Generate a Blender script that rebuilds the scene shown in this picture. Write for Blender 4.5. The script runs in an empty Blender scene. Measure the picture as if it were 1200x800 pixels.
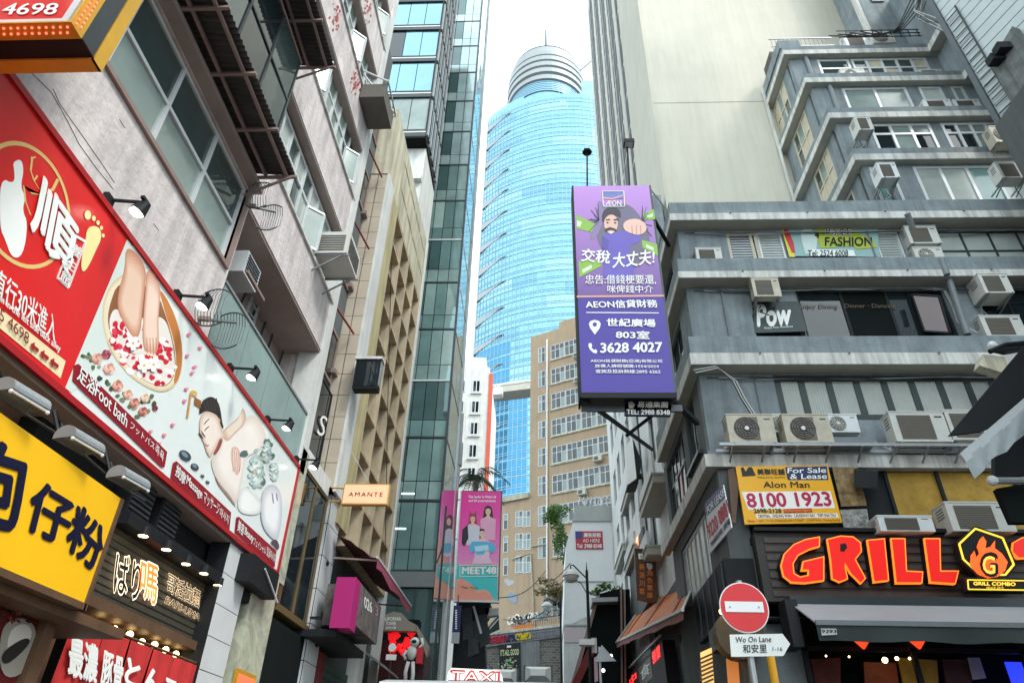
import bpy, bmesh, math, random
from mathutils import Vector, Matrix
random.seed(7)
SC = bpy.context.scene
COL = SC.collection
rad = math.radians
V = Vector

# ---------------------------------------------------------------- camera
FPX, PITCH, ROLL, YAW = 804.0, rad(33.57), rad(1.5), rad(-2.946)
_r = V((math.cos(YAW), -math.sin(YAW), 0))
FW = V((math.sin(YAW)*math.cos(PITCH), math.cos(YAW)*math.cos(PITCH), math.sin(PITCH)))
_u = _r.cross(FW)
RT = _r*math.cos(ROLL) + _u*math.sin(ROLL)
UP = -_r*math.sin(ROLL) + _u*math.cos(ROLL)
EYE = V((0, 0, 1.6))
cam = bpy.data.cameras.new('camera')
cam.sensor_width = 36.0
cam.lens = 36.0*FPX/1200.0
cam.clip_start = 0.1
cam.clip_end = 3000
co = bpy.data.objects.new('camera', cam)
co.matrix_world = Matrix(((RT.x, UP.x, -FW.x, EYE.x), (RT.y, UP.y, -FW.y, EYE.y), (RT.z, UP.z, -FW.z, EYE.z), (0, 0, 0, 1)))
COL.objects.link(co)
SC.camera = co

# ---------------------------------------------------------------- light
SUN_EL, SUN_AZ = rad(50), rad(128)      # azimuth clockwise from +Y: behind the camera, to the right
world = bpy.data.worlds.new('World')
SC.world = world
world.use_nodes = True
wn, wl = world.node_tree.nodes, world.node_tree.links
bg = wn['Background']
sky = wn.new('ShaderNodeTexSky')
sky.sky_type = 'NISHITA'
sky.sun_disc = False
sky.sun_elevation = SUN_EL
sky.sun_rotation = SUN_AZ
sky.dust_density = 3.0
mixn = wn.new('ShaderNodeMix')
mixn.data_type = 'RGBA'
mixn.inputs[0].default_value = 0.8
wl.new(sky.outputs[0], mixn.inputs[6])
mixn.inputs[7].default_value = (11.0, 12.6, 13.2, 1)     # bright white cloud cover
wl.new(mixn.outputs[2], bg.inputs[0])
bg.inputs[1].default_value = 0.15
sl = bpy.data.lights.new('sun', 'SUN')
sl.energy = 1.7
sl.angle = rad(14)
sl.color = (1.0, 0.96, 0.9)
so = bpy.data.objects.new('sun', sl)
sd = V((math.sin(SUN_AZ)*math.cos(SUN_EL), math.cos(SUN_AZ)*math.cos(SUN_EL), math.sin(SUN_EL)))
so.rotation_euler = sd.to_track_quat('Z', 'Y').to_euler()
so.location = (0, 0, 60)
COL.objects.link(so)
SC.view_settings.view_transform = 'Standard'
SC.view_settings.look = 'None'
SC.view_settings.exposure = 0.68
SC.view_settings.gamma = 1.0
SC.cycles.max_bounces = 7
SC.cycles.sample_clamp_indirect = 6

# ---------------------------------------------------------------- materials
def _pm(name, col, rough=.7, metal=0., var=.18, scale=2.0, bump=.15, streak=0., spec=.5, fine=0., alpha=1., tint=None):
    m = bpy.data.materials.new(name)
    m.use_nodes = True
    n, l = m.node_tree.nodes, m.node_tree.links
    b = n['Principled BSDF']
    b.inputs['Roughness'].default_value = rough
    b.inputs['Metallic'].default_value = metal
    b.inputs['Specular IOR Level'].default_value = spec
    b.inputs['Alpha'].default_value = alpha
    tc = n.new('ShaderNodeTexCoord')
    geo = n.new('ShaderNodeNewGeometry')
    c = V(col[:3])
    out = None
    if var > 0:
        nz = n.new('ShaderNodeTexNoise')
        nz.inputs['Scale'].default_value = scale
        nz.inputs['Detail'].default_value = 7
        nz.inputs['Roughness'].default_value = .65
        l.new(geo.outputs['Position'], nz.inputs['Vector'])
        rp = n.new('ShaderNodeValToRGB')
        rp.color_ramp.elements[0].position = .3
        rp.color_ramp.elements[1].position = .7
        d = c*(1-var)
        t = V(tint) if tint else c
        e = t*(1+var*.6) if not tint else t
        rp.color_ramp.elements[0].color = (*d, 1)
        rp.color_ramp.elements[1].color = (min(1, e.x), min(1, e.y), min(1, e.z), 1)
        l.new(nz.outputs[0], rp.inputs[0])
        out = rp.outputs[0]
        if streak > 0:
            mp = n.new('ShaderNodeMapping')
            mp.inputs['Scale'].default_value = (2.2, 2.2, .16)
            l.new(geo.outputs['Position'], mp.inputs[0])
            n2 = n.new('ShaderNodeTexNoise')
            n2.inputs['Scale'].default_value = 1.7
            n2.inputs['Detail'].default_value = 8
            n2.inputs['Roughness'].default_value = .7
            l.new(mp.outputs[0], n2.inputs['Vector'])
            r2 = n.new('ShaderNodeValToRGB')
            r2.color_ramp.elements[0].position = .38
            r2.color_ramp.elements[0].color = (1-streak,)*3 + (1,)
            r2.color_ramp.elements[1].position = .58
            r2.color_ramp.elements[1].color = (1, 1, 1, 1)
            l.new(n2.outputs[0], r2.inputs[0])
            mx = n.new('ShaderNodeMix')
            mx.data_type = 'RGBA'
            mx.blend_type = 'MULTIPLY'
            mx.inputs[0].default_value = 1
            l.new(out, mx.inputs[6])
            l.new(r2.outputs[0], mx.inputs[7])
            out = mx.outputs[2]
        l.new(out, b.inputs['Base Color'])
    else:
        b.inputs['Base Color'].default_value = (*c, 1)
    if bump > 0:
        n3 = n.new('ShaderNodeTexNoise')
        n3.inputs['Scale'].default_value = scale*(fine or 6)
        n3.inputs['Detail'].default_value = 5
        l.new(geo.outputs['Position'], n3.inputs['Vector'])
        bp = n.new('ShaderNodeBump')
        bp.inputs['Strength'].default_value = bump
        bp.inputs['Distance'].default_value = .03
        l.new(n3.outputs[0], bp.inputs['Height'])
        l.new(bp.outputs[0], b.inputs['Normal'])
    return m

_MC = {}
def pm(name, *a, **k):
    if name not in _MC:
        _MC[name] = _pm(name, *a, **k)
    return _MC[name]

def em(name, col, st=3.0):
    m = bpy.data.materials.new(name)
    m.use_nodes = True
    b = m.node_tree.nodes['Principled BSDF']
    b.inputs['Base Color'].default_value = (*col, 1)
    b.inputs['Emission Color'].default_value = (*col, 1)
    b.inputs['Emission Strength'].default_value = st
    b.inputs['Roughness'].default_value = .5
    return m

def gl(name, col, rough=.04, metal=.0, wav=.02, spec=.8, wscale=.6, var=.3):
    """window glass in front of a dim room: dark body, clear mirror film, slightly wavy"""
    m = _pm(name, col, rough, metal, var, .5, 0, 0, spec)
    n, l = m.node_tree.nodes, m.node_tree.links
    geo = n.new('ShaderNodeNewGeometry')
    nz = n.new('ShaderNodeTexNoise')
    nz.inputs['Scale'].default_value = wscale
    l.new(geo.outputs['Position'], nz.inputs['Vector'])
    bp = n.new('ShaderNodeBump')
    bp.inputs['Strength'].default_value = wav*10
    bp.inputs['Distance'].default_value = .05
    l.new(nz.outputs[0], bp.inputs['Height'])
    l.new(bp.outputs[0], n['Principled BSDF'].inputs['Normal'])
    return m

def clear(name, col, a=.35, rough=.03):
    m = bpy.data.materials.new(name)
    m.use_nodes = True
    b = m.node_tree.nodes['Principled BSDF']
    b.inputs['Base Color'].default_value = (*col, 1)
    b.inputs['Roughness'].default_value = rough
    b.inputs['Alpha'].default_value = a
    b.inputs['Specular IOR Level'].default_value = .8
    return m

M = {}
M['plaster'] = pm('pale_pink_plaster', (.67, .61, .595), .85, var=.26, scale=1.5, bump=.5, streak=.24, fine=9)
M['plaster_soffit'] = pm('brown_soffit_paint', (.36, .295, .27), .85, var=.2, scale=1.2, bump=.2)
M['beige'] = pm('beige_render', (.56, .52, .40), .85, var=.15, scale=1.0, bump=.25, streak=.25)
M['beige_tile'] = pm('beige_stone_tile', (.50, .43, .34), .45, var=.14, scale=1.5, bump=.08)
M['cream'] = pm('cream_paint', (.60, .56, .42), .8, var=.16, scale=1.0, bump=.2, streak=.4)
M['white'] = pm('weathered_white_paint', (.66, .67, .65), .75, var=.1, scale=1.5, bump=.2, streak=.18)
M['whiteclean'] = pm('white_paint', (.82, .84, .84), .55, var=.05, scale=2, bump=.05)
M['alu'] = pm('pale_aluminium_frame', (.62, .65, .66), .42, metal=.15, var=.08, scale=3, bump=.03)
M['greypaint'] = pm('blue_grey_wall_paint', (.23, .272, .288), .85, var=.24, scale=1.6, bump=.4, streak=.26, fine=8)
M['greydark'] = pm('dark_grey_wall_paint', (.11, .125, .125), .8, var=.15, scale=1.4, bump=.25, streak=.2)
M['slab'] = pm('white_slab_edge_paint', (.66, .66, .62), .8, var=.14, scale=1.8, bump=.25, streak=.4)
M['soffit'] = pm('greenish_cream_soffit', (.40, .40, .35), .85, var=.14, scale=1.5, bump=.15)
M['tower'] = pm('cream_concrete_render', (.57, .545, .455), .85, var=.08, scale=.35, bump=.2, streak=.08)
M['brownb'] = pm('tan_brown_mosaic', (.47, .345, .23), .8, var=.1, scale=.7, bump=.15, streak=.12)
M['steel'] = pm('galvanised_steel', (.32, .34, .35), .45, metal=.5, var=.12, scale=4, bump=.05)
M['rail'] = pm('primer_painted_steel', (.27, .19, .17), .6, var=.15, scale=3, bump=.1)
M['corr'] = pm('old_corrugated_sheet', (.075, .07, .065), .75, metal=.1, var=.35, scale=3, bump=.15)
M['black'] = pm('black_paint', (.011, .013, .015), .6, var=.2, scale=3, bump=.05, spec=.25)
M['dark'] = pm('dark_interior', (.008, .011, .011), .9, var=.2, scale=1, bump=0, spec=.1)
M['darkmetal'] = pm('dark_grey_metal', (.05, .06, .065), .4, metal=.4, var=.15, scale=3, bump=.05)
M['wood'] = pm('dark_stained_wood', (.115, .06, .03), .6, var=.3, scale=3, bump=.15)
M['glass'] = gl('dim_window_glass', (.05, .075, .075))
M['glassb'] = gl('grey_green_window_glass', (.24, .31, .29), rough=.1)
M['glassd'] = gl('dark_window_glass', (.012, .02, .024), rough=.03)
M['glassc'] = gl('curtained_window_glass', (.44, .50, .47), rough=.12)
M['glasst'] = gl('green_tower_glass', (.22, .36, .345), rough=.04, metal=.35, wav=.03, spec=1.)
M['glasssky'] = gl('sky_blue_reflective_glass', (.22, .40, .50), rough=.06, metal=.75, wav=.01, var=.12)
M['glassblue'] = gl('tinted_sky_glass', (.22, .50, .62), rough=.05, metal=.7, wav=.012, var=.1)
M['ac2'] = pm('yellowed_ac_casing', (.50, .46, .36), .55, var=.18, scale=4, bump=.03)
M['ac3'] = pm('cool_white_ac_casing', (.66, .69, .69), .45, var=.08, scale=4, bump=.03)
M['ac'] = pm('ivory_ac_casing', (.58, .585, .54), .5, var=.1, scale=3, bump=.03)
M['acd'] = pm('brown_ac_grille', (.11, .10, .085), .6, var=.15, scale=5, bump=.05)  # dark brown of grilles and slats
M['pipe'] = pm('grey_pipe_paint', (.18, .205, .22), .6, var=.1, scale=3, bump=.05)
M['cable'] = pm('black_cable_rubber', (.02, .022, .022), .6, var=0, bump=0)
M['wcable'] = pm('pale_cable_jacket', (.5, .52, .5), .6, var=0, bump=0)
M['leaf'] = pm('leaf_green', (.12, .24, .05), .6, var=.5, scale=2.5, bump=0)
M['palm'] = pm('dark_palm_green', (.04, .10, .05), .6, var=.5, scale=1.5, bump=0)
M['bark'] = pm('grey_bark', (.12, .10, .08), .9, var=.3, scale=4, bump=.4)
M['asphalt'] = pm('asphalt', (.05, .05, .052), .9, var=.25, scale=3, bump=.3)
M['paving'] = pm('paving', (.22, .22, .21), .85, var=.15, scale=2, bump=.2)

# print inks (flat colours of printed things)
INK = {}
def ink(c, rough=.45, n=None):
    c = tuple(round(x, 3) for x in c)
    if (c, rough) not in INK:
        INK[(c, rough)] = pm(n or 'print_ink_%d' % len(INK), c, rough, var=.06, scale=1.2, bump=.03, spec=.4)
    return INK[(c, rough)]
def srgb(h):
    v = [int(h[i:i+2], 16)/255 for i in (0, 2, 4)]
    return tuple(x/12.92 if x <= .04045 else ((x+.055)/1.055)**2.4 for x in v)
def hx(h, rough=.45):
    return ink(srgb(h), rough)

# ---------------------------------------------------------------- frames and meshes
class Fr:
    """a facade plane: u runs along it, d runs into the building, z is height"""
    def __init__(s, O, U, N):
        s.O, s.U, s.N = V(O), V(U).normalized(), V(N).normalized()
    def pt(s, u, d, z):
        return s.O + s.U*u + s.N*d + V((0, 0, z))
    def hit(s, px, py, d=0.):
        q = RT*((px-600)/FPX) + UP*((400-py)/FPX) + FW
        o = s.O + s.N*d
        t = (o-EYE).dot(s.N)/q.dot(s.N)
        p = EYE + q*t
        r = p - s.O
        return r.dot(s.U), p.z
    def w(s, px, py, d=0.):
        u, z = s.hit(px, py, d)
        return s.pt(u, d, z)
def FY(y): return Fr((0, y, 0), (1, 0, 0), (0, 1, 0))        # faces the camera
def FL(x): return Fr((x, 0, 0), (0, 1, 0), (-1, 0, 0))       # left side of the street
def FR(x): return Fr((x, 0, 0), (0, 1, 0), (1, 0, 0))        # right side of the street
def HZ(px, py, z):
    q = RT*((px-600)/FPX) + UP*((400-py)/FPX) + FW
    return EYE + q*((z-EYE.z)/q.z)

BASE = {}
def link(o, parent):
    COL.objects.link(o)
    if parent is not None:
        o.parent = parent
        BASE[o] = BASE[parent]
    return o
def thing(name, label, cat, loc=(0, 0, 0), group=None):
    o = bpy.data.objects.new(name, None)
    o.empty_display_size = .2
    COL.objects.link(o)
    o.location = loc
    o['label'] = label
    o['category'] = cat
    if group: o['group'] = group
    BASE[o] = V(loc)
    return o
def tag(o, label, cat, group=None):
    o['label'] = label
    o['category'] = cat
    if group: o['group'] = group
    return o

class MB:
    def __init__(s):
        s.v, s.f, s.sm = [], [], False
    def hexa(s, p):
        n = len(s.v)
        s.v += [V(q) for q in p]
        c = sum((V(q) for q in p), V())/8
        for f in ((0, 1, 2, 3), (7, 6, 5, 4), (0, 4, 5, 1), (1, 5, 6, 2), (2, 6, 7, 3), (3, 7, 4, 0)):
            a, b, d = (V(p[f[0]]), V(p[f[1]]), V(p[f[2]]))
            nn = (b-a).cross(d-a)
            s.f.append(tuple(n+i for i in (f if nn.dot(a-c) >= 0 else f[::-1])))
        return s
    def box(s, x0, x1, y0, y1, z0, z1):
        return s.hexa([(x0, y0, z0), (x1, y0, z0), (x1, y1, z0), (x0, y1, z0), (x0, y0, z1), (x1, y0, z1), (x1, y1, z1), (x0, y1, z1)])
    def fb(s, fr, u0, u1, d0, d1, z0, z1):
        P = fr.pt
        return s.hexa([P(u0, d0, z0), P(u1, d0, z0), P(u1, d1, z0), P(u0, d1, z0), P(u0, d0, z1), P(u1, d0, z1), P(u1, d1, z1), P(u0, d1, z1)])
    def bar(s, a, b, w, h=None, up=(0, 0, 1)):
        a, b = V(a), V(b)
        h = h or w
        t = (b-a).normalized()
        up = V(up)
        if abs(t.dot(up)) > .98: up = V((1, 0, 0))
        x = t.cross(up).normalized()*(w/2)
        y = x.cross(t).normalized()*(h/2)
        return s.hexa([a-x-y, a+x-y, a+x+y, a-x+y, b-x-y, b+x-y, b+x+y, b-x+y])
    def cyl(s, a, b, r, n=10, r2=None, cap=True):
        a, b = V(a), V(b)
        r2 = r if r2 is None else r2
        t = (b-a).normalized()
        up = V((0, 0, 1)) if abs(t.z) < .9 else V((1, 0, 0))
        x = t.cross(up).normalized()
        y = t.cross(x)
        k = len(s.v)
        for c, q in ((a, r), (b, r2)):
            for i in range(n):
                an = 2*math.pi*i/n
                s.v.append(c + x*math.cos(an)*q + y*math.sin(an)*q)
        for i in range(n):
            j = (i+1) % n
            s.f.append((k+i, k+n+i, k+n+j, k+j)[::-1])
        if cap:
            s.f.append(tuple(k+i for i in range(n))[::-1])
            s.f.append(tuple(k+n+i for i in range(n)))
        return s
    def tube(s, pts, r, n=6):
        pts = [V(p) for p in pts]
        k = len(s.v)
        prev = None
        for i, p in enumerate(pts):
            t = (pts[min(i+1, len(pts)-1)] - pts[max(i-1, 0)]).normalized()
            up = V((0, 0, 1)) if abs(t.z) < .95 else V((1, 0, 0))
            x = t.cross(up).normalized()
            if prev is not None:
                x = (prev - t*prev.dot(t))
                x = x.normalized() if x.length > 1e-6 else t.cross(up).normalized()
            prev = x
            y = t.cross(x)
            for j in range(n):
                an = 2*math.pi*j/n
                s.v.append(p + x*math.cos(an)*r + y*math.sin(an)*r)
        for i in range(len(pts)-1):
            for j in range(n):
                j2 = (j+1) % n
                s.f.append((k+i*n+j, k+i*n+j2, k+(i+1)*n+j2, k+(i+1)*n+j))
        s.f.append(tuple(k+j for j in range(n))[::-1])
        e = k+(len(pts)-1)*n
        s.f.append(tuple(e+j for j in range(n)))
        return s
    def ball(s, c, r, n=10, m=6, sq=(1, 1, 1)):
        c = V(c)
        k = len(s.v)
        for i in range(m+1):
            ph = math.pi*i/m
            for j in range(n):
                an = 2*math.pi*j/n
                s.v.append(c + V((math.sin(ph)*math.cos(an)*sq[0], math.sin(ph)*math.sin(an)*sq[1], math.cos(ph)*sq[2]))*r)
        for i in range(m):
            for j in range(n):
                j2 = (j+1) % n
                s.f.append((k+i*n+j, k+(i+1)*n+j, k+(i+1)*n+j2, k+i*n+j2))
        return s
    def lathe(s, c, prof, n=16, axis='z'):
        """prof = [(r, z)...] about a vertical axis through c"""
        c = V(c)
        k = len(s.v)
        for r, z in prof:
            for j in range(n):
                an = 2*math.pi*j/n
                s.v.append(c + V((r*math.cos(an), r*math.sin(an), z)))
        for i in range(len(prof)-1):
            for j in range(n):
                j2 = (j+1) % n
                s.f.append((k+i*n+j, k+i*n+j2, k+(i+1)*n+j2, k+(i+1)*n+j))
        return s
    def prism(s, pts, ex):
        """planar outline pts swept by vector ex, caps included"""
        pts = [V(p) for p in pts]
        ex = V(ex)
        k, n = len(s.v), len(pts)
        nn = V()
        for i in range(n):
            nn += pts[i].cross(pts[(i+1) % n])
        if nn.dot(ex) > 0: pts = pts[::-1]
        s.v += pts + [p+ex for p in pts]
        s.f.append(tuple(range(k, k+n)))
        s.f.append(tuple(range(k+n, k+2*n))[::-1])
        for i in range(n):
            j = (i+1) % n
            s.f.append((k+j, k+i, k+n+i, k+n+j))
        return s
    def sheet(s, rows):
        k = len(s.v)
        m = len(rows[0])
        for r in rows: s.v += [V(p) for p in r]
        for i in range(len(rows)-1):
            for j in range(m-1):
                s.f.append((k+i*m+j, k+i*m+j+1, k+(i+1)*m+j+1, k+(i+1)*m+j))
        return s
    def build(s, name, mat, parent=None, smooth=False, kind=None):
        me = bpy.data.meshes.new(name)
        b = BASE[parent] if parent is not None else V()
        me.from_pydata([tuple(q-b) for q in s.v], [], s.f)
        me.materials.append(mat)
        if smooth:
            me.shade_smooth()
        o = bpy.data.objects.new(name, me)
        if kind: o['kind'] = kind
        if parent is None: BASE[o] = V()
        return link(o, parent)

_CUBE = {}
def piece(name, mat, parent, c, size, rot=None):
    """a small box piece sharing one mesh per material; c is the world centre"""
    if mat.name not in _CUBE:
        mb = MB().box(-.5, .5, -.5, .5, -.5, .5)
        me = bpy.data.meshes.new('piece')
        me.from_pydata([tuple(q) for q in mb.v], [], mb.f)
        me.materials.append(mat)
        _CUBE[mat.name] = me
    o = bpy.data.objects.new(name, _CUBE[mat.name])
    o.location = V(c) - BASE[parent]
    o.scale = size
    if rot is not None: o.rotation_euler = rot
    return link(o, parent)
def fpiece(name, mat, parent, fr, u0, u1, d0, d1, z0, z1, tilt=0):
    c = fr.pt((u0+u1)/2, (d0+d1)/2, (z0+z1)/2)
    a = math.atan2(fr.U.y, fr.U.x)
    return piece(name, mat, parent, c, (abs(u1-u0), abs(d1-d0), abs(z1-z0)), (random.uniform(-tilt, tilt), 0, a+random.uniform(-tilt, tilt)))
def struct(name, mb, mat, **k):
    return mb.build(name, mat, None, kind='structure', **k)

def wall(parent, fr, mat, u0, u1, d0, d1, z0, z1, ops=(), name='wall'):
    us = sorted({u0, u1, *[min(max(o[i], u0), u1) for o in ops for i in (0, 1)]})
    zs = sorted({z0, z1, *[min(max(o[i], z0), z1) for o in ops for i in (2, 3)]})
    mb = MB()
    for k in range(len(zs)-1):
        a, b = zs[k], zs[k+1]
        run = None
        for i in range(len(us)-1):
            p, q = us[i], us[i+1]
            solid = not any(o[0] <= (p+q)/2 <= o[1] and o[2] <= (a+b)/2 <= o[3] for o in ops)
            if solid:
                run = (run[0], q) if run else (p, q)
            if (not solid or i == len(us)-2) and run:
                mb.fb(fr, run[0], run[1], d0, d1, a, b)
                run = None
    return mb.build(name, mat, parent)

def win(parent, fr, u0, u1, z0, z1, nu=2, nz=1, fm=None, gm=None, fw=.05, d=.1, fd=.06, panes=True, uf=None, zf=None, tilt=.006, gms=None, gmr=None):
    fm, gm = fm or M['alu'], gm or M['glass']
    uf = uf or [i/nu for i in range(nu+1)]
    zf = zf or [i/nz for i in range(nz+1)]
    U = [u0+(u1-u0)*t for t in uf]
    Z = [z0+(z1-z0)*t for t in zf]
    mb = MB()
    for i, u in enumerate(U):
        a = u if i == 0 else (u-fw if i == len(U)-1 else u-fw/2)
        mb.fb(fr, a, a+fw, d, d+fd, z0, z1)
    for i, z in enumerate(Z):
        a = z if i == 0 else (z-fw if i == len(Z)-1 else z-fw/2)
        mb.fb(fr, u0+fw*.3, u1-fw*.3, d+.004, d+fd-.004, a, a+fw)
    w = mb.build('window', fm, parent)
    if panes:
        for i in range(len(U)-1):
            for j in range(len(Z)-1):
                g = gm if gms is None else random.choice(gms)
                if gmr: g = gmr[j]
                fpiece('pane', g, w, fr, U[i]+fw*.3, U[i+1]-fw*.3, d+fd*.45, d+fd*.45+.012, Z[j]+fw*.3, Z[j+1]-fw*.3, tilt)
    else:
        g = gm
        fpiece('glazing', g, w, fr, u0, u1, d+fd*.45, d+fd*.45+.012, z0, z1)
    return w

# ---------------------------------------------------------------- print and lettering
def text(body, O, U, W, parent, mat, name='lettering', depth=.004, bold=0., sp=1., res=3, slant=0.):
    """body fitted to the parallelogram O, O+U (width), O+W (height)"""
    cu = bpy.data.curves.new(name, 'FONT')
    cu.body = body
    cu.space_character = sp
    cu.resolution_u = res
    cu.shear = slant
    t = bpy.data.objects.new(name, cu)
    COL.objects.link(t)
    dg = bpy.context.evaluated_depsgraph_get()
    dg.update()
    me = bpy.data.meshes.new_from_object(t.evaluated_get(dg))
    bpy.data.objects.remove(t)
    bpy.data.curves.remove(cu)
    if not me.vertices: return None
    xs = [v.co.x for v in me.vertices]; ys = [v.co.y for v in me.vertices]
    x0, x1, y0, y1 = min(xs), max(xs), min(ys), max(ys)
    O, U, W = V(O), V(U), V(W)
    n = U.cross(W).normalized()
    b = BASE[parent]
    bm = bmesh.new()
    bm.from_mesh(me)
    hgt_ = y1-y0
    if bold > 0:      # heavier strokes: the outline again, nudged each way
        src = me.copy()
        for q, (ax, ay) in enumerate(((1, 0), (-1, 0), (0, 1), (0, -1), (.7, .7), (-.7, .7))):
            k0 = len(bm.verts)
            bm.from_mesh(src)
            bm.verts.ensure_lookup_table()
            for v in bm.verts[k0:]:
                v.co.x += ax*bold*.8; v.co.y += ay*bold*.8; v.co.z -= .0006*(q+1)
        bpy.data.meshes.remove(src)
    for v in bm.verts:
        v.co = O + U*((v.co.x-x0)/(x1-x0)) + W*((v.co.y-y0)/(y1-y0)) + n*v.co.z - b
    if depth > .006:
        r = bmesh.ops.extrude_face_region(bm, geom=list(bm.faces))
        for v in [g for g in r['geom'] if isinstance(g, bmesh.types.BMVert)]:
            v.co += n*depth
    bm.to_mesh(me); bm.free()
    me.materials.clear()
    me.materials.append(mat)
    o = bpy.data.objects.new(name, me)
    return link(o, parent)

def txp(body, fr, bl, br, tl, parent, mat, d=-.008, **k):
    """lettering laid on plane fr between three pixels: bottom-left, bottom-right, top-left"""
    a, b, c = fr.w(*bl, d), fr.w(*br, d), fr.w(*tl, d)
    return text(body, a, b-a, c-a, parent, mat, **k)
def txu(body, fr, u0, z0, u1, z1, parent, mat, d=-.008, flip=False, **k):
    if flip: a, b, c = fr.pt(u1, d, z0), fr.pt(u0, d, z0), fr.pt(u1, d, z1)
    else: a, b, c = fr.pt(u0, d, z0), fr.pt(u1, d, z0), fr.pt(u0, d, z1)
    return text(body, a, b-a, c-a, parent, mat, **k)
_NP = {}
def chai(p, n=2):
    for _ in range(n):
        q = []
        for i in range(len(p)):
            a, b = p[i], p[(i+1) % len(p)]
            q += [(a[0]*.75+b[0]*.25, a[1]*.75+b[1]*.25), (a[0]*.25+b[0]*.75, a[1]*.25+b[1]*.75)]
        p = q
    return p
def ply(pts, fr, parent, mat, d=-.006, th=.002, name='print', s=0):
    """a printed shape traced on plane fr (pixels of the photograph), lying d in front"""
    if s: pts = chai(pts, s)
    _NP[parent] = _NP.get(parent, 0)+1      # every print lies a hair above the one before
    d -= _NP[parent]*1.2e-5
    P = [fr.w(x, y, d) for x, y in pts]
    return MB().prism(P, fr.N*th).build(name, mat, parent)
def plu(pts, fr, parent, mat, d=-.006, th=.002, name='print'):
    P = [fr.pt(u, d, z) for u, z in pts]
    return MB().prism(P, fr.N*th).build(name, mat, parent)
def ell(cx, cy, rx, ry, n=20, a0=0, rot=0):
    r = []
    for i in range(n):
        a = 2*math.pi*i/n
        x, y = rx*math.cos(a), ry*math.sin(a)
        r.append((cx + x*math.cos(rot)-y*math.sin(rot), cy + x*math.sin(rot)+y*math.cos(rot)))
    return r

# ================================================================ ground and road
def gz(y): return 0. if y < 3 else (y-3)*.075 if y < 60 else 4.275
YS = [-300, -20, 3, 30, 60, 400]
def sheet(name, x0, x1, lift, mat, y0=-300, y1=400):
    ys = [y for y in YS if y0 < y < y1]
    ys = [y0]+ys+[y1]
    mb = MB().sheet([[(x0, y, gz(y)+lift) for y in ys], [(x1, y, gz(y)+lift) for y in ys]])
    mb.f = [f[::-1] for f in mb.f]
    return struct(name, mb, mat)
sheet('ground', -400, 400, -.02, M['asphalt'])
sheet('road', -3.2, 3.0, -.012, M['asphalt'], -40, 50)
for x0, x1 in ((-5.4, -3.2), (3.0, 5.2)):
    mb = MB()
    ys = [-30, 3, 30, 50]
    for a, b in zip(ys, ys[1:]):
        mb.hexa([(x0, a, gz(a)-.1), (x1, a, gz(a)-.1), (x1, b, gz(b)-.1), (x0, b, gz(b)-.1),
                 (x0, a, gz(a)+.13), (x1, a, gz(a)+.13), (x1, b, gz(b)+.13), (x0, b, gz(b)+.13)])
    struct('pavement', mb, M['paving'])
mb = MB()
for x in (-2.9, -2.75, 2.6, 2.75):
    mb.sheet([[(x, y, gz(y)-.006) for y in (-30, 3, 30, 50)], [(x+.08, y, gz(y)-.006) for y in (-30, 3, 30, 50)]])
mb.f = [f[::-1] for f in mb.f]
struct('road_marking', mb, hx('E0C040'))

# ================================================================ A: plaster tenement, left
fa = FL(-5.0)
A = thing('tenement_building', 'pale pink plaster tenement with ribbon windows above the long red and white banner', 'building', (-8, 5, 0))
wall(A, fa, M['plaster'], -4, 13.3, .02, .4, 4.945, 7.1)
wall(A, fa, M['plaster'], -4, 8.35, 0, .4, 7.1, 8.5)
wall(A, fa, M['plaster'], -4, 8.35, 0, .4, 8.5, 13.1, [(-2.5, 8.17, 8.5, 10.15), (-2.5, 8.1, 11.3, 13.0)])
wall(A, fa, M['plaster'], -4, 8.35, 0, .4, 13.1, 27, [(-2.5, 8.1, 14.8, 16.5), (-2.5, 8.1, 18.1, 19.9), (-2.5, 8.1, 21.4, 23.2)])
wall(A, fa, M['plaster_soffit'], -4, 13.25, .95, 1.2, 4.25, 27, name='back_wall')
# window row over the banner: two rows of panes between pale frames
ys = [-1.2, -.03, 1.14, 2.31, 3.48, 4.65, 5.8, 6.97, 8.15]
u0, u1 = ys[0], ys[-1]
win(A, fa, u0, u1, 8.55, 10.13, uf=[(y-u0)/(u1-u0) for y in ys], zf=[0, .48, 1], fw=.06, d=.03, fd=.09, gm=M['glassb'], gmr=[M['glassb'], M['glass']], tilt=.012)
MB().fb(fa, -2.5, 8.25, -.05, .06, 8.46, 8.53).build('sill', M['rail'], A)
MB().fb(fa, 8.17, 8.25, -.05, .06, 8.53, 10.2).build('window_trim', M['rail'], A)
MB().fb(fa, -2.5, 8.3, -.2, 0, 10.17, 10.27).build('eave', M['plaster_soffit'], A)
for zb in (11.3, 14.8, 18.1, 21.4):
    ys = [-1.2+i*.93 for i in range(11)]
    win(A, fa, -1.2, 8.1, zb, zb+1.75, nu=10, nz=2, fw=.07, d=.12, fd=.07, gms=[M['glass'], M['glassb'], M['glassd']], zf=[0, .62, 1], tilt=.02)
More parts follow.
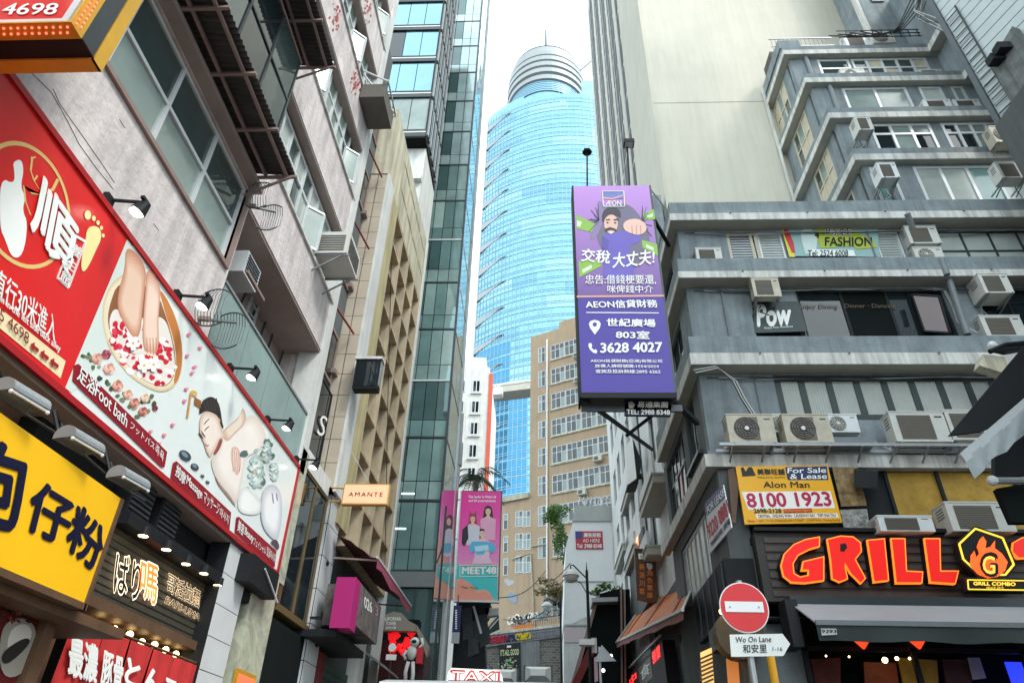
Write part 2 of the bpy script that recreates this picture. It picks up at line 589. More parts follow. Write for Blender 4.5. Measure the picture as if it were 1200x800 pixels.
# recessed right half: projecting spandrel bands with ribbon windows between them
for i, (za, zb) in enumerate(((9.95, 11.3), (13.35, 14.75), (16.6, 18.05), (19.9, 21.35), (23.2, 24.7))):
    MB().fb(fa, 8.35, 12.92, 0, .4, za, zb).build('spandrel', M['plaster'], A)
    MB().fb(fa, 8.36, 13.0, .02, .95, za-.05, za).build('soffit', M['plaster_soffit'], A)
    MB().fb(fa, 8.36, 13.0, -.05, .3, zb, zb+.06).build('sill', M['slab'], A)
    if i < 4:
        win(A, fa, 8.45, 12.9, zb+.06, zb+1.9, nu=9, nz=2, zf=[0, .64, 1], fw=.075, d=.2, fd=.08, gms=[M['glass'], M['glassb'], M['glassc']], tilt=.03)
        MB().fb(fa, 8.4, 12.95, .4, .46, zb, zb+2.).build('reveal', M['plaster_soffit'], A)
        # a few casements stand open
        for u in ((9.4, 12.2) if i % 2 else (10.9,)):
            z0 = zb+.12
            a = fa.pt(u, .2, z0); b = fa.pt(u+.28, -.1, z0)
            mb = MB()
            h = 1.05
            for p, q in ((a, b), (a+V((0, 0, h)), b+V((0, 0, h))), (a, a+V((0, 0, h))), (b, b+V((0, 0, h)))):
                mb.bar(p, q, .05)
            c = mb.build('casement', M['alu'], A)
            MB().prism([a, b, b+V((0, 0, h)), a+V((0, 0, h))], V((0, .012, 0))).build('pane', M['glassb'], c)
# end strip and return
MB().fb(fa, 12.92, 13.3, -.03, .5, 7.1, 27).build('end_pilaster', M['white'], A)
MB().box(-12, -5.2, 13.0, 13.28, 2.5, 27).build('end_wall', M['plaster'], A)
MB().box(-12, -5.0, -4, 13.28, 26.9, 27.3).build('roof', M['plaster'], A)
# red painted marks on the spandrels
for (cx, cy) in ((395, 22), (417, 95), (431, 8)):
    for k in range(34):
        x, y = cx+random.gauss(0, 2.6), cy+random.gauss(0, 9)
        r = random.uniform(.4, 1.3)
        ply([(x-r, y-r*.4), (x+r*.3, y-r*1.6), (x+r, y+r*.3), (x-r*.2, y+r*1.5)], fa, A, hx('B0302C'), d=-.012)
# hairline cracks and pock marks in the plaster
for pts in (((35, 84), (60, 108), (78, 140), (92, 168), (112, 196), (133, 222)), ((62, 104), (70, 122), (90, 150), (118, 190), (134, 214)), ((140, 140), (146, 150)), ((180, 262), (186, 270), (182, 276))):
    MB().tube([fa.w(x, y, -.001) for x, y in pts], .006, 4).build('crack', M['plaster_soffit'], A)

# recessed terrace: glass balustrade, junk behind
TZ = 7.12
MB().box(-6.3, -5.0, 8.36, 13.0, 7.0, TZ).build('terrace_slab', M['plaster_soffit'], A)
for i in range(4):
    a, b = 8.42+i*1.13, 8.42+(i+1)*1.13-.02
    fpiece('glass_panel', gl('terrace_glass', (.22, .31, .29), rough=.08) if 'tg' not in M else M['tg'], A, fa, a, b, .02, .035, TZ, 8.3, .004)
    if 'tg' not in M: M['tg'] = bpy.data.materials['terrace_glass']
MB().bar((-5.02, 8.38, 8.33), (-5.02, 12.95, 8.33), .05).build('handrail', M['steel'], A)
MB().bar((-5.02, 8.38, 7.15), (-5.02, 12.95, 7.15), .05).build('rail', M['steel'], A)
for i in range(7):
    y = 8.7+i*.6
    MB().tube([(-5.75, y, 7.12), (-5.6-random.random()*.25, y+random.uniform(.3, .9), 9.8)], .025).build('pipe', M['darkmetal'], A)
lad = thing('metal_ladder', 'dark metal ladder leaning in the recess above the glass balustrade', 'ladder', (-5.4, 10, TZ))
for s in (0, .35):
    MB().bar((-5.25, 9.6+s, TZ), (-5.7, 10.6+s, 9.7), .05).build('rail', M['steel'], lad)
for i in range(9):
    t = (i+.5)/9
    MB().bar((-5.25-.45*t, 9.6+t, TZ+2.58*t), (-5.25-.45*t, 9.95+t, TZ+2.58*t), .035).build('rung', M['steel'], lad)
bucket = MB().lathe((-5.3, 12.3, TZ), [(0, 0), (.14, 0), (.18, .32), (.17, .32), (.13, .02), (0, .02)], 14).build('bucket', hx('2E6FB0'), None)
tag(bucket, 'small blue bucket behind the glass balustrade', 'bucket')

# window hoods: corrugated sheet on painted steel, over the street
def hood(y0, y1, z, x1, label, skirt=.0):
    t = thing('window_hood', label, 'canopy', (-4.98, y1, z), 'corrugated hoods on the plaster wall')
    x0 = -4.98
    n = int((y1-y0)/.09)
    mb = MB()
    rows = [[], []]
    for i in range(n*2+1):
        y = y0+(y1-y0)*i/(2*n)
        dz = .022*(1 if i % 2 else -1)
        rows[0].append((x0, y, z+.1+dz)); rows[1].append((x1-.06, y, z+.02+dz))
    mb.sheet(rows)
    mb.sheet([[(p[0], p[1], p[2]+.01) for p in rows[1]], [(p[0], p[1], p[2]+.01) for p in rows[0]]])
    mb.build('corrugated_sheet', M['corr'], t)
    for x in (x0+.03, x0+(x1-x0)*.36, x0+(x1-x0)*.78):
        MB().bar((x, y0, z-.04), (x, y1, z-.04), .045).build('beam', M['rail'], t)
    y = y1-.03
    while y > y0:
        MB().bar((x0, y, z-.06), (x1, y, z-.06), .045).build('cross_beam', M['rail'], t)
        y -= 1.0
    for k in range(1):
        yy = y1-.05-k*1.9
        if yy < y0: break
        MB().bar((x0+.02, yy, z-.5), (x1-.05, yy, z-.06), .035).build('brace', M['rail'], t)
    return t
hood(-2, 8.05, 10.35, -4.14, 'long corrugated hood on pink beams just above the big white framed window')
hood(-2, 8.3, 13.75, -4.1, 'corrugated hood higher up with a bent bracket, left of the red painted marks')
# barred cage side of a window bay between the two hoods
cg = thing('window_cage', 'dark glazed cage of narrow panes between the two corrugated hoods', 'window cage', (-4.9, 7.9, 11))
for k in range(9):
    y = 8.0-k*.95
    MB().bar((-4.72, y, 11.15), (-4.72, y, 13.5), .05).build('post', M['darkmetal'], cg)
    fpiece('pane', random.choice((M['glass'], M['glassd'], M['glass'])), cg, FL(-4.72), y-.9, y-.05, 0, .015, 11.2, 13.45, .02)
MB().bar((-4.72, -.5, 11.15), (-4.72, 8.05, 11.15), .07).build('rail', M['rail'], cg)
MB().bar((-4.72, -.5, 13.5), (-4.72, 8.05, 13.5), .07).build('rail', M['rail'], cg)
MB().bar((-4.72, -.5, 12.3), (-4.72, 8.0, 12.3), .045).build('rail', M['darkmetal'], cg)

# grid antennas
def antenna(px, py, dist_x, label, s=1.):
    fr = FL(dist_x)
    p = fr.w(px, py)
    t = thing('grid_antenna', label, 'antenna', p, 'wire grid antennas on the plaster wall')
    MB().bar((-5.0, p.y-.02, p.z), (p.x+.1, p.y, p.z), .06).build('boom', M['rail'], t)
    MB().bar(p, p+V((.55*s, .25, .12)), .035).build('feed_arm', M['darkmetal'], t)
    for sg in (-1, 1):
        c = []
        for zz in (-.38, .38):
            mb = MB()
            pts = []
            for k in range(9):
                q = (k/8-.5)*2
                pts.append(p+V((.08+.55*s*(k/8), .1*sg*s, 0))+V((0, sg*s*(.25+.2*abs(zz)), zz*s + .1*s*(1-q*q)*(1 if zz > 0 else -1))))
            mb.tube(pts, .011, 5)
            mb.build('rim', M['darkmetal'], t)
            c.append(pts)
        for k in range(9):
            a, b = c[0][k], c[1][k]
            m = (a+b)/2+V((0, sg*.14*s, 0))
            MB().tube([a, (a+m)/2+V((0, sg*.05, -.0)), m, (b+m)/2+V((0, sg*.05, 0)), b], .0055, 4).build('wire', M['darkmetal'], t)
    return t
antenna(293, 242, -4.95, 'black wire grid antenna below the first corrugated hood, upper of two', .62)
antenna(238, 374, -4.95, 'black wire grid antenna above the banner at the glass balustrade, lower of two', .68)
# clothes on a short line by the old AC frame
mc = thing('old_air_conditioner', 'rusty old window air conditioner in the recess above the glass balustrade', 'air conditioner', (-5.3, 9.0, 9))
b = fa.w(283, 300)
MB().box(-5.55, -5.0, 8.75, 9.35, 8.85, 9.3).build('casing', M['alu'], mc)
for k in range(6):
    MB().box(-4.998, -4.985, 8.8, 9.3, 8.9+k*.065, 8.93+k*.065).build('slat', M['darkmetal'], mc)
MB().bar((-4.9, 8.7, 8.8), (-4.9, 9.5, 8.8), .05).build('bracket', M['rail'], mc)

# ---------------------------------------------------------------- banner
fb = FL(-4.93)
BN = thing('banner', 'long red and white massage shop banner with foot bath picture on the plaster wall', 'banner', (-4.95, 9, 5))
ny, nzz = 60, 6
rows = []
for j in range(nzz+1):
    z = 4.95+(7.1-4.95)*j/nzz
    rows.append([(-4.93+.004*math.sin(y*2.3+j) + random.uniform(-.002, .002), y, z) for y in [-1.0+(6.08+1.0)*i/40 for i in range(41)]])
mb = MB().sheet(rows); mb.f = [f[::-1] for f in mb.f]
mb.build('red_sheet', pm('red_banner_vinyl', srgb('DA2420'), .28, var=.06, scale=1.5, bump=.35, fine=1.4), BN, smooth=True)
rows = []
for j in range(nzz+1):
    z = 4.95+(7.1-4.95)*j/nzz
    rows.append([(-4.93+.002*math.sin(y*1.9+j*.7), y, z) for y in [6.08+(12.85-6.08)*i/40 for i in range(41)]])
mb = MB().sheet(rows); mb.f = [f[::-1] for f in mb.f]
mb.build('white_sheet', pm('banner_vinyl_white', (.76, .82, .80), .25, var=.04, scale=1.5, bump=.22, fine=1.2), BN, smooth=True)
MB().fb(fb, -1, 12.87, .02, .07, 4.93, 7.12).build('frame', M['steel'], BN)
for (a, b) in ((4.93, 5.0), (7.05, 7.12)):
    MB().fb(fb, -1, 12.87, -.03, .03, a, b).build('border', hx('A81C22'), BN)
MB().fb(fb, 12.81, 12.88, -.03, .03, 4.95, 7.1).build('border', hx('A81C22'), BN)
D1, D2, D3 = -.005, -.006, -.024
WHT, GLD, RED, CRM = hx('F2F4F0'), hx('E3C27A'), hx('C8202A'), hx('F0DDB4')
# ring of the logo
def ring(cx, cy, rx, ry, w, fr, parent, mat, d, a0=0, a1=2*math.pi, rot=0, n=44):
    o, i = [], []
    for k in range(n+1):
        a = a0+(a1-a0)*k/n
        for r, L in ((1, o), (1-w, i)):
            x, y = rx*r*math.cos(a), ry*r*math.sin(a)
            L.append((cx+x*math.cos(rot)-y*math.sin(rot), cy+x*math.sin(rot)+y*math.cos(rot)))
    P = [[fr.w(*p, d) for p in o], [fr.w(*p, d) for p in i]]
    return MB().sheet(P).build('print', mat, parent)
def ringu(cu, cz, r, w, fr, parent, mat, d, n=44):
    P = [[fr.pt(cu+q*math.cos(2*math.pi*k/n), d, cz+q*math.sin(2*math.pi*k/n)) for k in range(n+1)] for q in (r, r-w)]
    return MB().sheet(P).build('print', mat, parent)
uc, zc = fb.hit(32, 245)
ringu(uc-.02, zc+.02, .60, .04, fb, BN, GLD, D1)
# leaping white figure shape and antlers of the logo, brush strokes of the big character
ply([(0, 208), (17, 216), (17, 200), (15, 190), (25, 186), (28, 200), (24, 218), (30, 232), (26, 246), (33, 262), (27, 300), (14, 303), (6, 280), (0, 268)], fb, BN, WHT, D2, s=2)
for pts, w in ((((38, 184), (36, 200), (40, 212), (46, 222)), 2.2), (((28, 218), (36, 226), (50, 228), (62, 222), (68, 210)), 2.6), (((51, 226), (53, 216)), 1.8), (((36, 186), (42, 184)), 1.5), (((28, 218), (30, 236), (36, 252)), 2.0), (((40, 212), (44, 206)), 1.5)):
    L = [(x-w*.5, y-w*.5) for x, y in pts]+[(x+w*.5, y+w*.5) for x, y in pts[::-1]]
    ply(L, fb, BN, GLD, D2-.0025)
txp('順', fb, (36, 268), (82, 330), (49, 203), BN, WHT, d=D3, bold=.03)
# foot and seal
ply([(102, 268), (110, 264), (118, 268), (119, 280), (113, 292), (106, 308), (99, 319), (95, 316), (96, 300), (100, 284)], fb, BN, hx('EFE3A0'), D2, s=2)
for x, y, r in ((103, 252, 5.5), (110, 256, 3.2), (115, 261, 2.8), (119, 267, 2.5), (121, 276, 2.4)):
    ply(ell(x, y, r*.7, r, 12), fb, BN, hx('EFE3A0'), D2)
rr = [(86, 275), (100, 283), (80, 337), (67, 325)]
for a, b in zip(rr, rr[1:]+rr[:1]):
    p, q = fb.w(*a, D2), fb.w(*b, D2)
    MB().bar(p, q, .006, .028).build('print', WHT, BN)
for k, ch in enumerate('養生館'):
    bx, by = 86-k*6.2, 299+k*15.5
    txp(ch, fb, (bx-4, by-3), (bx+7, by+5), (bx+1, by-15), BN, WHT, d=D3, bold=.02)
txp('後巷直行30米進入', fb, (-38, 322), (64, 402), (-32, 288), BN, WHT, d=D3, bold=.012)
txp('30m in the left side back alley', fb, (-8, 349), (70, 415), (-6, 338), BN, WHT, d=D3, bold=.018)
ply([(-20, 345), (77, 423), (71, 443), (-20, 368)], fb, BN, CRM, D2)
txp('2895 4698', fb, (-22, 356), (33, 404), (-20, 342), BN, hx('6B2018'), d=D3)
for k in range(3):
    x, y = 36+k*11.5, 403+k*9.3
    ply([(x, y), (x+5, y-2), (x+4.6, y+1.5), (x+10, y+6), (x+9, y+10), (x+3.6, y+5.5), (x+3, y+9)], fb, BN, hx('A02020'), D3)
# foot bath picture, printed on the vinyl
def lerpc(a, b, t): return tuple(x*(1-t)+y*t for x, y in zip(a, b))
def soft(pts, c0, c1, d, n=5, sh=.5, cx=None, cy=None):
    """printed shape whose ink runs from c0 at the rim to c1 inside"""
    pts = chai(pts, 2)
    cx = sum(p[0] for p in pts)/len(pts) if cx is None else cx
    cy = sum(p[1] for p in pts)/len(pts) if cy is None else cy
    for k in range(n):
        f = 1-sh*k/n
        ply([(cx+(x-cx)*f, cy+(y-cy)*f) for x, y in pts], fb, BN, ink(lerpc(srgb(c0), srgb(c1), k/max(1, n-1))), d)
def F1(*a): return [(90+x/3.333, 280+y/3.333) for x, y in a]
def W1(*a): return [(210+x/3.336, 440+y/3.336) for x, y in a]
ply(F1((197, 2), (272, 100), (160, 330), (40, 545), (-20, 600), (-45, 580)), fb, BN, hx('D4E0DA'), D1)
soft(F1((185, 135), (140, 165), (105, 230), (97, 320), (115, 400), (150, 470), (210, 540), (290, 590), (350, 600), (400, 560), (415, 480), (405, 380), (380, 290), (330, 200), (280, 160), (230, 130)), 'D9C49C', 'EADDC0', D1, 3, .08)
ply(F1((320, 195), (345, 220), (385, 300), (408, 385), (414, 470), (400, 545), (375, 575), (392, 480), (376, 380), (345, 290)), fb, BN, hx('C47A3A'), D1, s=1)
ply(F1((160, 170), (130, 250), (118, 320), (140, 400), (180, 470), (240, 540), (300, 572), (350, 578), (380, 540), (388, 470), (372, 380), (348, 300), (320, 220), (250, 170)), fb, BN, hx('8C5A34'), D1, s=2)
ply(F1((150, 260), (122, 320), (142, 400), (182, 470), (240, 538), (300, 570), (350, 574), (378, 538), (385, 470), (368, 380), (345, 310), (300, 300), (200, 320)), fb, BN, hx('E9E4DC'), D1, s=2)
def petal(x, y, r, a, c, d):
    P = []
    for u, v in ((-1, 0), (-.5, .62), (.3, .75), (1, .35), (.75, 0), (1, -.35), (.3, -.75), (-.5, -.62)):
        P.append((x+r*(u*math.cos(a)-v*math.sin(a)), y+r*(u*math.sin(a)+v*math.cos(a))))
    ply(P, fb, BN, c, d, s=1)
for k in range(150):
    a = random.random()*6.283; r = math.sqrt(random.random())
    x, y = 259+128*r*math.cos(a)+12*r*math.sin(a), 440+118*r*math.sin(a)+52*r*math.cos(a)
    c = random.choice(['C8142A', 'D8203A', 'B80E22', 'E8405A', 'F6F2EC', 'FAF6F2', 'EDE4DC', 'D01C30'])
    petal(90+x/3.333, 280+y/3.333, random.uniform(2.4, 5), random.random()*6.3, hx(c), D2)
soft(F1((193, 15), (272, 98), (266, 200), (256, 280), (252, 345), (240, 385), (218, 384), (186, 332), (158, 275), (162, 205), (188, 120)), 'C98A6C', 'EBC9B2', D2, 6, .42)
soft(F1((275, 108), (312, 142), (328, 200), (322, 270), (318, 330), (322, 400), (312, 448), (290, 460), (264, 438), (256, 380), (260, 300), (267, 215)), 'CE9478', 'F0D4C2', D2, 6, .4)
for k in range(4):
    x = 272+k*12
    ply(F1((x, 385), (x+3, 385), (x+5, 440), (x+1, 440)), fb, BN, hx('C08468'), D2)
    ply(ell(90+(x-4)/3.333, 280+(446+k*3)/3.333, 1.8, 2.2, 8), fb, BN, hx('F4DCCC'), D2)
for (x, y) in ((156, 402), (180, 427), (169, 428)):
    for k in range(5):
        a = k*1.257+.3
        petal(x+4.4*math.cos(a), y+4.8*math.sin(a), 4.2, a, hx('FCFAF2'), D3)
    ply(ell(x, y, 1.7, 1.7, 8), fb, BN, hx('E8C040'), D3)
def rose(x, y, r, cs):
    for q in range(4):
        rr = r*(1-.24*q)
        for k in range(6 if q < 3 else 3):
            a = k*1.047+q*.5
            petal(x+rr*.45*math.cos(a), y+rr*.45*math.sin(a), rr*.55, a, hx(cs[(q+k) % len(cs)]), D2)
for k in range(34):
    x, y = random.choice(((110, 425), (118, 440), (130, 455), (140, 466), (152, 474), (166, 480), (176, 476), (104, 418)))
    petal(x+random.gauss(0, 5), y+random.gauss(0, 5), random.uniform(2, 4), random.random()*6.3, hx(random.choice(['5E6E48', '44523A', '7A8660', '3A4434', '96A07C'])), D1)
for x, y, r, cs in ((114, 420, 7, ['D8A090', 'E8BCAC', 'C48070']), (125, 415, 6, ['A84A58', '8A3040', 'C06A70']), (128, 432, 7.5, ['E4B0A0', 'F0CCC0', 'CC8C7C']), (138, 452, 7, ['D89684', 'E8B8A4', 'B86A5C']), (150, 462, 6, ['E0A890', 'F0C8B4', 'C88870']), (158, 472, 6.5, ['C8806C', 'E0AC98', 'A85C50']), (170, 466, 5.5, ['E4C0A8', 'F2DCCC', 'D0A088']), (168, 482, 6, ['B86C64', 'D89C90', '984840']), (182, 478, 3.6, ['7A2840', '4A1828', '9A4860'])):
    rose(x, y, r, cs)
for x, y in ((221, 392), (234, 408), (219, 417), (225, 437), (218, 456), (202, 498), (176, 506), (192, 510), (228, 430), (186, 520), (216, 470)):
    a = random.random()*3
    petal(x, y, 2.6, a, hx('D8788E'), D1); petal(x+2, y-1, 1.8, a+1, hx('E8A0B0'), D1)
# captions on dark red ribbons
RB = hx('8E1626')
ply([(87, 428), (92, 426), (196, 529), (193, 547), (189, 547), (85, 446)], fb, BN, RB, D2-.002)
txp('足浴', fb, (90, 444), (110, 464), (95, 428), BN, WHT, d=D3, bold=.02)
txp('Foot bath', fb, (111, 463), (148, 501), (114, 448), BN, WHT, d=D3, bold=.01)
txp('フットバス', fb, (152, 501), (180, 527), (154, 493), BN, WHT, d=D3)
txp('족욕', fb, (181, 529), (191, 541), (183, 519), BN, WHT, d=D3)
ply([(203, 542), (207, 540), (271, 600), (269, 620), (265, 620), (200, 560)], fb, BN, RB, D2)
txp('按摩', fb, (205, 556), (216, 569), (208, 543), BN, WHT, d=D3, bold=.02)
txp('Massage', fb, (218, 569), (236, 587), (220, 556), BN, WHT, d=D3, bold=.015)
txp('マッサージ', fb, (238, 588), (256, 604), (240, 574), BN, WHT, d=D3)
txp('마사지', fb, (257, 604), (267, 614), (259, 594), BN, WHT, d=D3)
ply([(277, 606), (280, 605), (324, 645), (322, 664), (318, 663), (275, 624)], fb, BN, RB, D2)
txp('美容', fb, (278, 621), (285, 628), (280, 608), BN, WHT, d=D3, bold=.02)
txp('Beauty', fb, (286, 628), (296, 638), (288, 617), BN, WHT, d=D3, bold=.015)
txp('フェイシャル', fb, (297, 638), (311, 650), (298, 629), BN, WHT, d=D3)
txp('얼굴마사지', fb, (312, 650), (322, 660), (313, 639), BN, WHT, d=D3)
# reclining woman, printed on the vinyl
soft(W1((160, 225), (205, 205), (250, 165), (300, 150), (330, 200), (345, 260), (300, 300), (255, 320), (250, 380), (240, 440), (222, 512), (176, 448), (140, 395), (122, 335), (140, 300)), 'DCCFC4', 'F2EAE2', D1, 6, .35)
soft(W1((165, 215), (240, 160), (248, 120), (262, 150), (258, 190), (215, 230), (190, 260), (172, 245)), 'C9A892', 'EDDCCE', D1, 5, .5)
soft(W1((205, 275), (232, 280), (243, 320), (240, 370), (225, 395), (208, 360), (200, 315)), 'DDB09E', 'F0D8CA', D1, 4, .4)
for k in range(4):
    x = 208+k*8
    ply(W1((x, 290+k*3), (x+2.2, 290+k*3), (x+4, 375), (x+1.5, 376)), fb, BN, hx('B4786A'), D1)
ply(W1((138, 385), (160, 425), (200, 470), (224, 514), (214, 505), (176, 458), (148, 420)), fb, BN, hx('9A8078'), D1, s=1)
soft(W1((92, 142), (118, 138), (142, 150), (155, 165), (168, 212), (182, 240), (160, 252), (140, 292), (122, 322), (108, 302), (100, 270), (86, 240), (79, 210), (81, 172)), 'D6BCA8', 'F3E4D8', D2, 5, .4)
ply(W1((158, 245), (172, 248), (160, 285), (140, 312), (134, 305), (148, 275)), fb, BN, hx('9C4A44'), D2, s=1)
ply(W1((78, 150), (84, 112), (100, 90), (126, 80), (150, 95), (162, 132), (168, 182), (176, 208), (163, 200), (152, 160), (140, 150), (118, 140), (98, 138), (86, 148)), fb, BN, hx('2A2322'), D2, s=2)
for k in range(5): ply(W1((92+k*13, 96-k*2), (95+k*13, 95-k*2), (108+k*12, 136), (105+k*12, 137)), fb, BN, hx('4A4240'), D2)
ply(W1((150, 168), (158, 165), (162, 180), (155, 184)), fb, BN, hx('D8A890'), D2, s=1)
for pts in (((96, 190), (104, 178), (118, 166), (119, 169), (106, 182), (98, 193)), ((98, 214), (106, 204), (117, 196), (118, 199), (108, 208), (100, 217)), ((78, 222), (88, 232), (96, 246), (93, 248), (84, 238), (76, 226)), ((84, 212), (94, 224), (104, 240), (101, 242), (90, 230)), ((100, 262), (108, 272), (118, 268), (114, 275), (104, 276))):
    ply(W1(*pts), fb, BN, hx('4A3430') if pts[0][0] != 100 else hx('A84048'), D2)
ply(W1((44, 62), (50, 64), (36, 166), (29, 164)), fb, BN, hx('C89858'), D2)
ply(W1((46, 55), (68, 60), (72, 78), (60, 82), (48, 74)), fb, BN, hx('D8B060'), D2, s=1)
ply(W1((62, 84), (86, 98), (84, 128), (60, 112)), fb, BN, hx('9A5A28'), D2)
for x, y, rx in ((24, 312, 26), (62, 356, 17), (92, 392, 8), (112, 416, 8)):
    p = W1((x, y))[0]
    ply(ell(p[0], p[1], rx/3.3, rx/5, 16, rot=.7), fb, BN, hx('34434C'), D2)
    ply(ell(p[0]-.6, p[1]-1.2, rx/5.2, rx/11, 12, rot=.7), fb, BN, hx('7A8C96'), D2)
for k in range(26):
    x, y = 330+random.gauss(0, 26), 330+random.gauss(0, 60)
    p = W1((min(x, 415), y))[0]
    petal(p[0], p[1], random.uniform(3, 7), random.random()*6.3, hx(random.choice(['6E8684', '8CA09C', 'A9BCB6', '55706C', 'B8A890'])), D1)
for (cx_, cy_, R_) in ((300, 375, 42), (344, 300, 26), (372, 375, 24)):
    for q in range(5):
        rr = R_*(1-.19*q)
        for k in range(11-q):
            a = k*6.283/(11-q)+q*.3
            p = W1((cx_+rr*.62*math.cos(a)*.75, cy_+rr*1.25*math.sin(a)))[0]
            petal(p[0], p[1], rr/3.3*.34, a+.3, hx(('B9CCC8', 'CFDEDA', 'E2ECE8', 'EEF4F0', 'DCE0C8')[q] if k % 3 else 'A4BCB8'), D1)
soft(W1((250, 420), (300, 470), (330, 505), (318, 540), (270, 545), (230, 530), (228, 480)), 'D5DAD8', 'F0F2F0', D1, 4, .4)
soft(W1((330, 440), (360, 420), (392, 440), (404, 500), (400, 580), (385, 650), (350, 625), (322, 580), (318, 500)), 'C4C8D0', 'F2F2F4', D2, 6, .5)
for pts in (((360, 455), (366, 458), (372, 500), (366, 500)), ((378, 455), (384, 462), (386, 490), (380, 488))):
    ply(W1(*pts), fb, BN, hx('9088B0'), D2, s=1)
ply(W1((355, 650), (380, 636), (394, 668), (384, 682), (372, 664)), fb, BN, hx('5A4A50'), D2, s=1)

# lamps along the banner
BUL = em('lamp_lens_lit', (1., .97, .9), 3.5)
for i, (y, lab) in enumerate(((5.5, 'nearest of five arm lamps over the banner, above the golden foot'), (7.3, 'second arm lamp over the banner, above the wooden foot bath'),
                  (9.2, 'middle arm lamp of the banner, above the blank white part'), (11.0, 'fourth arm lamp of the banner, over the reclining woman'),
                  (12.75, 'last arm lamp at the far right end of the banner'))):
    t = thing('arm_lamp', lab, 'lamp', (-4.95, y, 7.22), 'arm lamps along the banner top')
    MB().box(-4.995, -4.93, y-.09, y+.05, 7.14, 7.26).build('wall_plate', M['black'], t)
    MB().bar((-4.95, y, 7.22), (-4.55, y+.05, 7.22), .03).build('arm', M['black'], t)
    MB().bar((-4.55, y-.05, 7.22), (-4.55, y+.1, 7.22), .04).build('yoke', M['black'], t)
    MB().cyl((-4.53, y+.04, 7.2), (-4.6, y+.04, 7.07), .05, 12, .095).build('head', M['black'], t)
    MB().ball((-4.602, y+.04, 7.065), .088, 12, 6, (1, 1, .45)).build('lens', BUL, t)

# ---------------------------------------------------------------- big red box sign at the top left corner
S1 = thing('light_box_sign', 'red box sign with gold trim and bulbs, top left corner of the photo', 'sign', (-4.6, 3.7, 7.4))
y1, y2 = 3.1, 3.53
fs = FY(y1)
xr = fs.hit(83, 27)[0]; zb = fs.hit(83, 27)[1]
GOLD = pm('gold_trim_paint', (.62, .34, .03), .4, metal=.2, var=.15, scale=3, bump=.05)
MB().box(-8, xr, y1+.03, y2, zb, zb+2.2).build('box', M['black'], S1)
MB().box(-8, xr-.09, y1, y1+.029, zb+.05, zb+2.1).build('face', hx('C8241E', .35), S1)
MB().box(-8, xr-.03, y1-.012, y1+.028, zb+.0, zb+.048).build('lip', M['alu'], S1)
MB().box(xr-.088, xr-.03, y1-.012, y1+.028, zb+.048, zb+2.15).build('lip', M['alu'], S1)
MB().box(-8, xr+.003, y1-.02, y1+.13, zb-.02, zb-.002).build('trim', GOLD, S1)
MB().box(xr+.002, xr+.022, y1-.02, y1+.13, zb-.02, zb+2.2).build('trim', GOLD, S1)
MB().box(xr+.002, xr+.018, y1+.135, y2-.12, zb-.0, zb+2.2).build('side_panel', M['darkmetal'], S1)
MB().box(-8, xr+.026, y2-.115, y2+.01, zb-.025, zb-.002).build('trim', GOLD, S1)
MB().box(xr+.003, xr+.028, y2-.115, y2+.01, zb-.025, zb+2.2).build('trim', GOLD, S1)
RB2 = em('red_bulb_lit', (1., .16, .1), 1.3)
for row in range(2):
    for k in range(26):
        x = xr-.03-k*.06-row*.03
        MB().ball((x, y1+.02+row*.05, zb-.028), .011, 6, 4).build('bulb', RB2, S1)
        MB().ball((xr+.03, y1+.02+row*.05, zb+.02+k*.06+row*.03), .011, 6, 4).build('bulb', RB2, S1)
txp('2895 4698', fs, (-72, 17), (68, 17), (-70, 4), S1, WHT, d=-.01, bold=.02, slant=.25)

# ---------------------------------------------------------------- yellow shop sign
fy = FL(-4.2)
S2 = thing('shop_sign', 'yellow shop sign with dark blue brush characters under three floodlights', 'sign', (-4.4, 5.5, 3.0))
MB().box(-4.5, -4.2, 3.2, 6.42, 3.0, 4.0).build('face', pm('yellow_acrylic', (.90, .50, .008), .4, var=.05, scale=1, bump=.03), S2)
MB().box(-4.52, -4.185, 3.2, 6.45, 2.94, 2.998).build('trim', M['wood'], S2)
MB().box(-4.52, -4.185, 6.422, 6.47, 2.94, 4.0).build('trim', M['wood'], S2)
NV = hx('0E1230', .4)
for ch, bl, br, tl in (('狗', (-52, 608), (20, 622), (-36, 506)), ('仔', (29, 618), (76, 642), (44, 560)), ('粉', (76, 640), (112, 672), (92, 588))):
    txp(ch, fy, bl, br, tl, S2, NV, d=-.012, bold=.035)
